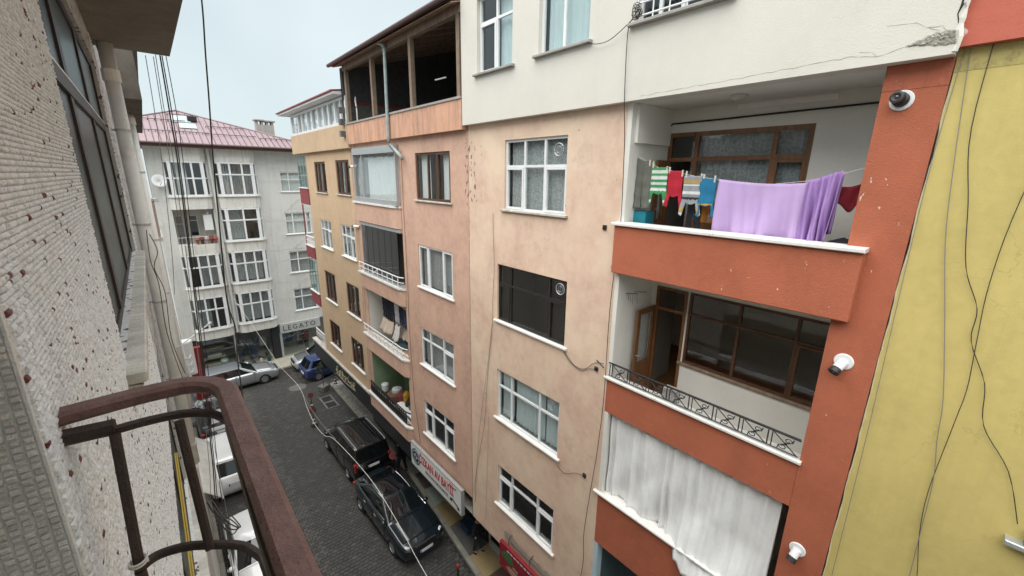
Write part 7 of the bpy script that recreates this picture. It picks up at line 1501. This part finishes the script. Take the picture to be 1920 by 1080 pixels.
c = MB(); c.grid(lambda a, b2: (CLX + 0.14 + 0.03 * math.sin(a * 9 + b2 * 3), 13.55 + 0.08 * a - 0.05 * math.sin(a * 3.1) - (0.28 - 0.06 * math.sin(a * 8)) * b2, -(1.53 - 0.33 * a)), 24, 8)
o = c.build('red_cloth', fab('darkred', (0.20, 0.010, 0.020)), smooth=True); md = o.modifiers.new('s', 'SOLIDIFY'); md.thickness = 0.01; tag(o, 'dark red garment on the line between the purple sheet and the orange column', 'garment', wash)
c = MB(); c.tube([(CLX, 14.0, -4.52), (CLX, 13.80, -4.1), (CLX, 13.67, -3.5), (CLX, 13.60, -3.0), (CLX, 13.545, -2.3), (CLX, 13.60, -1.85), (CLX, 13.70, -1.45), (CLX, 13.78, -1.21)], 0.004, 5)
tag(c.build('washing_line', M['whitecable']), 'washing line stretched across the top balcony', 'washing line')
pegs = 0; pl_ = ['first', 'second', 'third', 'fourth', 'fifth', 'sixth', 'seventh', 'eighth', 'ninth', 'tenth']
for y in (4.26, 4.19, 3.92, 3.87, 3.63, 3.56, 3.30, 3.26, 3.08):
    zl = np.interp(-y, [-4.52, -4.1, -3.5, -3.0], [14.0, 13.80, 13.67, 13.60]); c = MB((CLX, y, float(zl)), (0, -1, 0)); c.cbox(-0.012, 0.0, -0.05, 0.055, -0.012, 0.012, 0.002); c.cbox(0.002, 0.012, -0.05, 0.055, -0.012, 0.012, 0.002)
    tag(c.build('clothes_peg', mat('pale_peg', (0.66, 0.62, 0.52), 0.6)), 'pale clothes peg, %s from the left on the top balcony line' % pl_[pegs], 'clothes peg', 'pegs on the top balcony line'); pegs += 1
c = MB((7.05, 4.45, 11.96), (0, -1, 0)); c.cbox(-0.16, 0.17, 0.0, 1.06, -0.14, 0.16, 0.02); tag(c.build('chair_back', mat('turquoise_plastic', (0.01, 0.20, 0.27), 0.4)), 'turquoise plastic tub standing at the left end of the top balcony', 'tub')
c = MB((7.1, 1.35, 12.35), (1, 0, 0)); c.lathe((0, 0, 0), [(0.0, 0.0), (0.2, 0.02), (0.23, 0.25), (0.17, 0.45), (0.0, 0.52)], 12); tag(c.build('dark_bundle', dkf), 'dark bundle behind the right end of the top balcony coping', 'bundle')
c = R(); 
for q in (0, 1): c.tube([(-4.52, 11.42 - 0.02 * q, -0.25 - 0.3 * q), (-4.25, 11.47 - 0.02 * q, -0.25 - 0.3 * q)], 0.006, 4)
for k in range(5): c.tube([(-4.5 + 0.05 * k, 11.44, -0.3), (-4.49 + 0.05 * k, 11.28 - 0.03 * (k % 3), -0.32)], 0.003, 4)
tag(c.build('clothes_hook', M['iron']), 'thin wire clothes rack on the left wall of the middle balcony', 'clothes rack')
# white curtain hung in front of the lowest orange balcony, spilling over its parapet
wc = mat('hung_white_cloth', (0.80, 0.81, 0.81), 0.85, var=0.08, vscale=3, bump=0.25, bscale=120, stain=0.25, stain_col=(0.45, 0.45, 0.43))
def hung(a, b2):
    y = 4.49 - 3.18 * a; over = max(0.0, min(1.0, (a - 0.44) / 0.18)); over = over * over * (3 - 2 * over)
    bottom = 6.86 - over * (0.38 + 0.42 * max(0, a - 0.55)); top_ = 8.80 + 0.015 * math.sin(a * 40)
    z = top_ + (bottom - top_) * b2
    w_ = a * 11 + 0.35 * math.sin(a * 13) + 0.22 * math.sin(a * 31) + 0.10 * b2 * math.sin(a * 7 + 2); f1 = 1 - 2 * abs(math.sin(math.pi * w_)) ** 0.8; f2 = math.sin(a * 2 * math.pi * 27 + 3 * b2)
    n = -0.135 + 0.052 * f1 * (0.75 + 0.3 * b2) * (1 - 0.55 * over * b2) + 0.008 * f2 + 0.03 * math.sin(b2 * 9 + a * 23) * b2
    n += over * max(0.0, (b2 - 0.45) / 0.55) ** 1.5 * 0.30
    n += 0.004 * math.sin(a * 23 + b2 * 9) * math.sin(b2 * 15 + 1.5 * math.sin(a * 19)) + 0.002 * math.sin(a * 83 - b2 * 21)
    return (6.6 - n, z, -(y))
c = MB(); c.grid(hung, 260, 40); o = c.build('hung_curtain', wc, smooth=True); md = o.modifiers.new('s', 'SOLIDIFY'); md.thickness = 0.006
tag(o, 'white pleated curtain closing the lower orange balcony and spilling over its parapet', 'curtain')
# balcony three washing and things (salmon building)
wash2 = 'washing on the salmon balcony'
nv = [fab('navy', (0.012, 0.016, 0.035)), fab('ink', (0.010, 0.010, 0.014)), fab('denim', (0.03, 0.05, 0.10)), fab('pale', (0.5, 0.5, 0.52))]
labs = ['navy trousers at the left end of the salmon balcony line', 'black trousers second on the salmon balcony line', 'dark navy shirt third on the salmon balcony line', 'pale striped trousers in the middle of the salmon balcony line', 'dark blue jeans fifth on the salmon balcony line', 'denim trousers sixth on the salmon balcony line', 'blue jeans at the right end of the salmon balcony line']
for k in range(7):
    w, h = 0.40, 0.95 if k < 3 else 0.8; y = 16.55 - k * 0.40
    cloth('trousers', labs[k], 'trousers', nv[[0, 1, 0, 3, 0, 2, 2][k]], [(-0.2, 0), (0.2, 0), (0.19, -h * 0.5), (0.17, -h), (0.03, -h), (0.0, -h * 0.45), (-0.03, -h), (-0.17, -h), (-0.19, -h * 0.5)], y, 8.62 - 0.03 * k, seed=20 + k, group=wash2, x=7.0)
c = MB(); c.tube([(7.0, 8.68, -17.3), (7.0, 8.6, -15.5), (7.0, 8.62, -13.7)], 0.006, 4); tag(c.build('washing_line', M['whitecable']), 'washing line across the open salmon balcony', 'washing line')
for k in range(12): c = MB((7.0, 16.3 - k * 0.22, 8.63), (0, -1, 0)); c.cbox(-0.02, 0.02, -0.05, 0.07, -0.015, 0.015, 0.003); tag(c.build('clothes_peg', mat('pale_peg', (0.66, 0.62, 0.52), 0.6)), 'pale clothes peg, %s from the left on the salmon balcony line' % (pl_ + ['eleventh', 'twelfth'])[k], 'clothes peg', 'pegs on the salmon balcony line')
def drape(lab, y0, y1, z, x, col, seed, drop=0.6):
    c = MB(); rr = random.Random(seed); ph = rr.uniform(0, 6)
    c.grid(lambda a, b2: (x + 0.10 * b2 * 0 - 0.25 * (b2 - 0.4) + 0.03 * math.sin(a * 16 + ph + 3 * b2), z - drop * max(0, b2 - 0.35) + 0.04 * math.sin(a * 7 + ph), -(y0 + (y1 - y0) * a + 0.06 * math.sin(b2 * 5 + ph))), 20, 12)
    o = c.build('draped_cloth', col, smooth=True); md = o.modifiers.new('s', 'SOLIDIFY'); md.thickness = 0.015; tag(o, lab, 'cloth')
drape('cream cloths heaped on the drying rack in the salmon balcony', 16.7, 15.6, 7.6, 6.95, fab('cream', (0.55, 0.45, 0.36)), 3, 0.75); drape('white narrow towel over the drying rack in the salmon balcony', 15.35, 14.95, 7.62, 6.9, fab('towel', (0.62, 0.6, 0.57)), 4, 0.9); drape('beige cloth at the right end of the drying rack', 14.8, 14.0, 7.55, 7.05, fab('beige', (0.40, 0.31, 0.25)), 5, 0.5)
ir = thing('ironing_board', 'dark oval ironing board standing in the salmon balcony', 'ironing board', (7.0, 14.8, 6.1))
c = MB((7.0, 14.9, 6.95), (0, -1, 0)); c.add([(0.75 * math.cos(t_), dz, 0.22 * math.sin(t_)) for dz in (0, 0.04) for t_ in [k * math.pi / 9 for k in range(18)]], [tuple(range(18))[::-1], tuple(range(18, 36))] + [(i, (i + 1) % 18, 18 + (i + 1) % 18, 18 + i) for i in range(18)]); c.build('board', fab('darkteal', (0.02, 0.05, 0.06)), ir)
for q in (-0.35, 0.35): c = MB((7.0, 14.9, 6.1), (0, -1, 0)); c.tube([(q, 0, -0.2), (-q, 0.85, 0.2)], 0.015, 6); c.build('leg', M['rail_grey'], ir)
c = MB((6.95, 14.15, 6.1), (0, -1, 0)); c.cbox(-0.32, 0.30, 0, 0.72, -0.2, 0.2, 0.02); tag(c.build('box', mat('cardboard', (0.30, 0.19, 0.10), 0.9, var=0.2)), 'brown cardboard box in the right corner of the salmon balcony', 'box')
# baskets and bags in the green balcony, white table
gt = thing('table', 'white topped table inside the green balcony', 'table', (7.1, 14.6, 3.4)); c = MB((7.1, 14.6, 0), (0, -1, 0)); c.cbox(-0.8, 0.75, 4.05, 4.09, -0.42, 0.42, 0.01); c.build('top', M['pvc'], gt)
for u in (-0.7, 0.65):
    for n in (-0.35, 0.35): c = MB((7.1, 14.6, 0), (0, -1, 0)); c.tube([(u, 3.35, n), (u, 4.05, n)], 0.025, 6); c.build('leg', M['pvc'], gt)
c = MB((7.0, 14.55, 4.09), (1, 0, 0)); c.lathe((0, 0, 0), [(0.0, 0), (0.08, 0.0), (0.09, 0.06), (0.12, 0.12), (0.10, 0.12), (0.07, 0.05), (0.0, 0.03)], 12); tag(c.build('bowl', fab('greenish', (0.15, 0.26, 0.18))), 'small green bowl on the white balcony table', 'bowl')
goods = [('wicker basket', 16.3, 4.0, 0.42, 0.5, (0.16, 0.075, 0.04), 'brown wicker basket behind the black balustrade'), ('white_bag', 16.15, 4.45, 0.24, 0.3, (0.6, 0.6, 0.6), 'white bag lying in the wicker basket'), ('red_bag', 15.6, 4.2, 0.3, 0.55, (0.16, 0.03, 0.03), 'dark red bag beside the wicker basket'), ('yellow_bottle', 15.2, 4.2, 0.14, 0.75, (0.50, 0.30, 0.02), 'tall yellow bottle among the bags in the green balcony'), ('dark_bag', 14.9, 4.1, 0.25, 0.6, (0.02, 0.02, 0.02), 'black bag behind the white table'), ('pink_bag', 15.65, 3.95, 0.25, 0.3, (0.4, 0.2, 0.17), 'pinkish bag in front of the red one')]
for nm, y, z, r, h, col, lab in goods:
    c = MB((7.15, y, z - 0.35), (1, 0, 0)); rr = random.Random(int(y * 10)); c.lathe((0, 0, 0), [(0.0, 0), (r * 0.8, 0.02), (r, h * 0.4), (r * (0.8 + 0.3 * rr.random()), h * 0.8), (r * 0.45, h), (0.0, h * 1.02)], 10); tag(c.build(nm.replace(' ', '_'), mat('goods_' + nm, col, 0.8, var=0.35, vscale=12, bump=0.8, bscale=30)), lab, nm.split('_')[-1].split(' ')[-1])
c = MB((7.0, 17.1, 3.9), (1, 0, 0)); c.lathe((0, 0, 0), [(0.0, 0), (0.16, 0.0), (0.18, 0.32), (0.13, 0.36), (0.0, 0.36)], 10); tag(c.build('bucket', M['white_metal']), 'white bucket at the left end of the green balcony', 'bucket')
# things in the iron balcony
c = MB((6.72, 3.98, 9.68), (0, -1, 0)); 
for k in range(5): c.tube([(-0.16 + 0.08 * k, 0.0, -0.05), (-0.16 + 0.08 * k, 0.22, -0.05)], 0.006, 4)
c.tube([(-0.18, 0.0, -0.05), (0.18, 0.02, -0.05), (0.18, 0.22, -0.05), (-0.18, 0.22, -0.05)], 0.008, 4, closed=True); tag(c.build('wire_basket', mat('rust', (0.12, 0.05, 0.03), 0.9)), 'rusty wire basket hung inside the iron balcony guard', 'basket')
c = MB((6.72, 3.3, 9.70), (0, -1, 0)); c.cbox(-0.13, 0.13, 0.0, 0.2, -0.1, 0.08, 0.015); tag(c.build('grill_box', mat('pale_box', (0.45, 0.44, 0.42), 0.6, var=0.5, vscale=25)), 'small pale box with dark openings inside the iron balcony guard', 'box')
# things on the terrace
c = MB(); c.tube(catmull([(6.7, 15.6, -17.2), (6.72, 16.1, -17.25), (6.75, 16.4, -17.4), (6.8, 16.55, -17.5)], 4), 0.03, 6); tag(c.build('hose', M['whitecable']), 'pale hose leaning in the far corner of the timber terrace', 'hose')
c = MB(BT.org, BT.U); c.tube([(-11.8, 16.36, -0.6), (-11.35, 16.38, -0.7)], 0.02, 6); tag(c.build('tube_lamp', M['white_metal']), 'short white tube lamp in the dark terrace', 'lamp')

# ================================================================== CABLES
def wire(lab, pts, r=0.006, m='cable', n=6, cat='cable', name='cable', group=None):
    c = MB(); P = catmull(pts, n); c.tube([(p[0], p[2], -p[1]) for p in P], r, 5); tag(c.build(name, M[m]), lab, cat, group)
wl = 'cables on the yellow wall'; X1 = 6.585
def yw(lab, P, r=0.008, m='cable', x=X1): wire(lab, [(x, a, b2) for a, b2 in P], r, m, 5, group=wl)
yw('black cable wandering down the yellow wall to the lamp bracket', [(0.44, 15.9), (0.41, 15.31), (0.40, 14.15), (0.27, 13.4), (0.15, 12.73), (-0.02, 12.3), (-0.05, 11.94), (-0.24, 11.5), (-0.33, 11.03), (-0.6, 10.6), (-0.78, 10.05)], 0.0045)
yw('grey cable hanging left of the black one on the yellow wall', [(0.57, 15.0), (0.46, 13.84), (0.36, 13.0), (0.19, 12.12), (0.02, 11.2), (-0.03, 10.7), (-0.10, 10.18), (-0.13, 9.5), (-0.16, 8.79), (-0.20, 8.2)], 0.0045, 'greycable')
yw('thin cable crossing the yellow wall from the right edge', [(-0.25, 15.0), (-0.08, 13.47), (-0.05, 12.6), (-0.09, 11.95), (-0.13, 11.4), (-0.12, 10.98), (-0.09, 10.02), (-0.13, 9.4), (-0.22, 8.82), (-0.28, 8.2)], 0.004, 'cable')
yw('straight cable along the edge of the yellow wall beside the orange column', [(0.60, 14.98), (0.63, 13.84), (0.61, 12.40), (0.57, 10.5), (0.545, 8.16)], 0.004, 'greycable')
X2 = 6.575; wp = 'cables on the peach wall'
def pw(lab, P, r=0.006, m='cable', x=X2): wire(lab, [(x, a, b2) for a, b2 in P], r, m, 5, group=wp)
wire('black cable hanging from the cream storey window guard down the edge of the balconies', [(6.36, 4.5, 16.1), (6.38, 4.60, 15.9), (6.40, 4.58, 14.9), (6.5, 4.58, 14.2), (6.56, 4.57, 12.79), (6.56, 4.64, 11.6), (6.56, 4.66, 10.9), (6.56, 4.64, 9.2), (6.56, 4.70, 7.85), (6.56, 4.78, 7.0), (6.56, 4.9, 5.52), (6.56, 4.86, 4.8), (6.56, 4.92, 4.0)], 0.007, 'cable', 5, group=wp)
pw('wire running down the left side of the peach windows', [(8.42, 12.72), (8.40, 12.0), (8.36, 11.34), (8.42, 10.4), (8.44, 9.7), (8.62, 8.4), (8.74, 7.2), (8.84, 6.34), (9.15, 5.0), (9.28, 4.2), (9.33, 3.3)], 0.0045)
pw('second wire left of the peach windows', [(8.44, 9.78), (8.7, 8.2), (9.05, 6.3), (9.2, 5.0), (9.4, 3.6)], 0.005, 'greycable'); pw('third wire left of the lowest peach window', [(8.62, 6.8), (8.66, 5.4), (8.72, 4.2), (8.76, 3.0)], 0.004, 'greycable')
pw('looped wire from the black window sill to the junction box', [(5.82, 9.8), (5.6, 9.62), (5.3, 9.55), (5.1, 9.66), (4.92, 9.72)], 0.006); pw('thin wire from the black window sill towards the iron balcony', [(5.82, 9.83), (5.5, 9.6), (5.2, 9.62), (4.95, 9.85), (4.72, 9.92)], 0.006); pw('short wire from the lowest sill to the lower junction box', [(5.88, 6.8), (5.6, 6.72), (5.3, 6.92), (5.02, 7.02)], 0.005)
wire('thin cable drooping from the cream window sill to the window guard', [(6.36, 5.44, 15.93), (6.36, 5.2, 15.86), (6.36, 4.9, 15.88), (6.36, 4.5, 16.08)], 0.007, 'cable', 5)
c = MB(); c.tube([(6.58, 9.93, -4.9), (6.45, 9.90, -4.62)], 0.012, 5); tag(c.build('iron_rod', M['iron']), 'short iron rod sticking out left of the wrought iron guard', 'rod')
# salmon and ochre walls
for k, (lab, P) in enumerate([('thin wire running down the wall between ochre and salmon', [(17.9, 14.6), (17.85, 12.5), (17.95, 10.5), (17.8, 9.0), (17.9, 7.2), (17.8, 5.6), (17.85, 4.0)]), ('wire hanging right of the salmon balconies', [(13.35, 14.4), (13.38, 12.3), (13.36, 10.0), (13.42, 8.4), (13.38, 6.6), (13.30, 5.2), (13.1, 4.2), (13.0, 3.5)]), ('second wire left of the salmon balconies', [(17.7, 11.6), (17.72, 10.0), (17.62, 8.6), (17.68, 7.0), (17.58, 5.6), (17.6, 4.0)])]):
    wire(lab, [(6.57, a, b2) for a, b2 in P], 0.007, 'cable' if k == 1 else 'greycable', 4)
# cables across the street
wire('pale thick cable slung along the street above the parked cars', [(3.3, 33.1, 5.4), (3.3, 24.98, 5.35), (3.3, 20.0, 5.25), (3.3, 16.53, 5.58), (3.3, 15.6, 5.1), (3.3, 14.75, 4.82), (3.3, 13.6, 4.95), (3.3, 12.39, 5.43), (3.3, 9.64, 5.80), (3.3, 8.06, 5.63), (3.3, 6.55, 5.20), (3.3, 4.0, 4.9)], 0.007, 'whitecable', 6)
wire('thin grey cable beside the pale one above the street', [(3.3, 16.53, 5.58), (3.36, 15.2, 5.15), (3.4, 13.6, 5.12), (3.33, 12.39, 5.45)], 0.007, 'greycable'); wire('grey cable from the cable junction to the black shop fascia', [(3.3, 16.53, 5.60), (4.8, 18.9, 4.4), (6.5, 21.0, 3.75)], 0.008, 'greycable')
hang = 'cables hanging from the overhead slab'
wire('single black cable hanging from the slab right of the bundle', [(0.458, 3.6, 15.0), (0.455, 3.6, 14.66), (0.43, 3.6, 14.35), (0.408, 3.6, 14.06), (0.378, 3.6, 13.69), (0.349, 3.6, 13.21), (0.321, 3.6, 12.70), (0.343, 3.6, 12.45), (0.319, 3.6, 12.06), (0.30, 3.6, 10.5), (0.30, 3.7, 7.0), (0.2, 3.9, 3.0)], 0.005, 'cable', 6, group=hang)
for k, (lab, dx, r) in enumerate([('thick black cable in the hanging bundle', 0.0, 0.008), ('second cable of the hanging bundle', 0.018, 0.006), ('outer thin cable of the hanging bundle', 0.055, 0.0045), ('grey cable of the hanging bundle', -0.04, 0.004)]):
    wire(lab, [(0.362 + dx, 6.78, 14.92), (0.355 + dx * 1.2, 6.8, 14.3), (0.345 + dx, 6.8, 13.75), (0.29 + dx * 0.8, 6.8, 12.6), (0.225 + dx, 6.8, 11.37), (0.106 + dx, 6.8, 9.56), (0.02 + dx * 1.5, 6.8, 8.3), (0.0 + dx, 7.2, 5.2)], r, 'greycable' if k == 3 else 'cable', 6, group=hang)
wire('thin wire in front of the grey block beside the pipes', [(0.23, 6.8, 14.9), (0.20, 6.9, 13.8), (0.12, 7.0, 12.6), (0.06, 7.1, 12.0)], 0.004, 'greycable', 5, group=hang); wire('second thin wire beside the pipes in front of the grey block', [(0.30, 6.8, 14.9), (0.27, 6.9, 13.6), (0.22, 7.0, 12.3), (0.17, 7.1, 10.0), (0.15, 7.2, 6.0)], 0.004, 'greycable', 5, group=hang)
wire('tangled cable clipped along the thick drainpipe', [(-0.06, 6.45, 12.9), (-0.02, 6.4, 12.7), (-0.08, 6.4, 12.5), (-0.03, 6.4, 12.2), (-0.06, 6.4, 11.6), (0.0, 6.45, 11.1)], 0.0045, 'cable', 6); wire('second tangled cable by the thick drainpipe', [(-0.08, 6.45, 12.95), (-0.10, 6.4, 12.6), (-0.07, 6.4, 12.3), (-0.09, 6.4, 11.7), (-0.03, 6.45, 11.0)], 0.0045, 'cable', 6)
rr = random.Random(77)
for k in range(3): wire(['loop', 'second loop', 'third loop'][k] + ' of loose cable under the railing above the awning', [(0.0, 6.0 + 0.2 * k, 9.2), (0.12, 5.9, 8.9 + 0.1 * k), (0.22 + 0.02 * k, 6.2, 8.7), (0.15, 6.5, 8.6 + 0.1 * k), (0.02, 6.4, 8.9), (-0.05, 6.2, 9.3)], 0.008, 'cable', 6, group='loose cables under the railing')
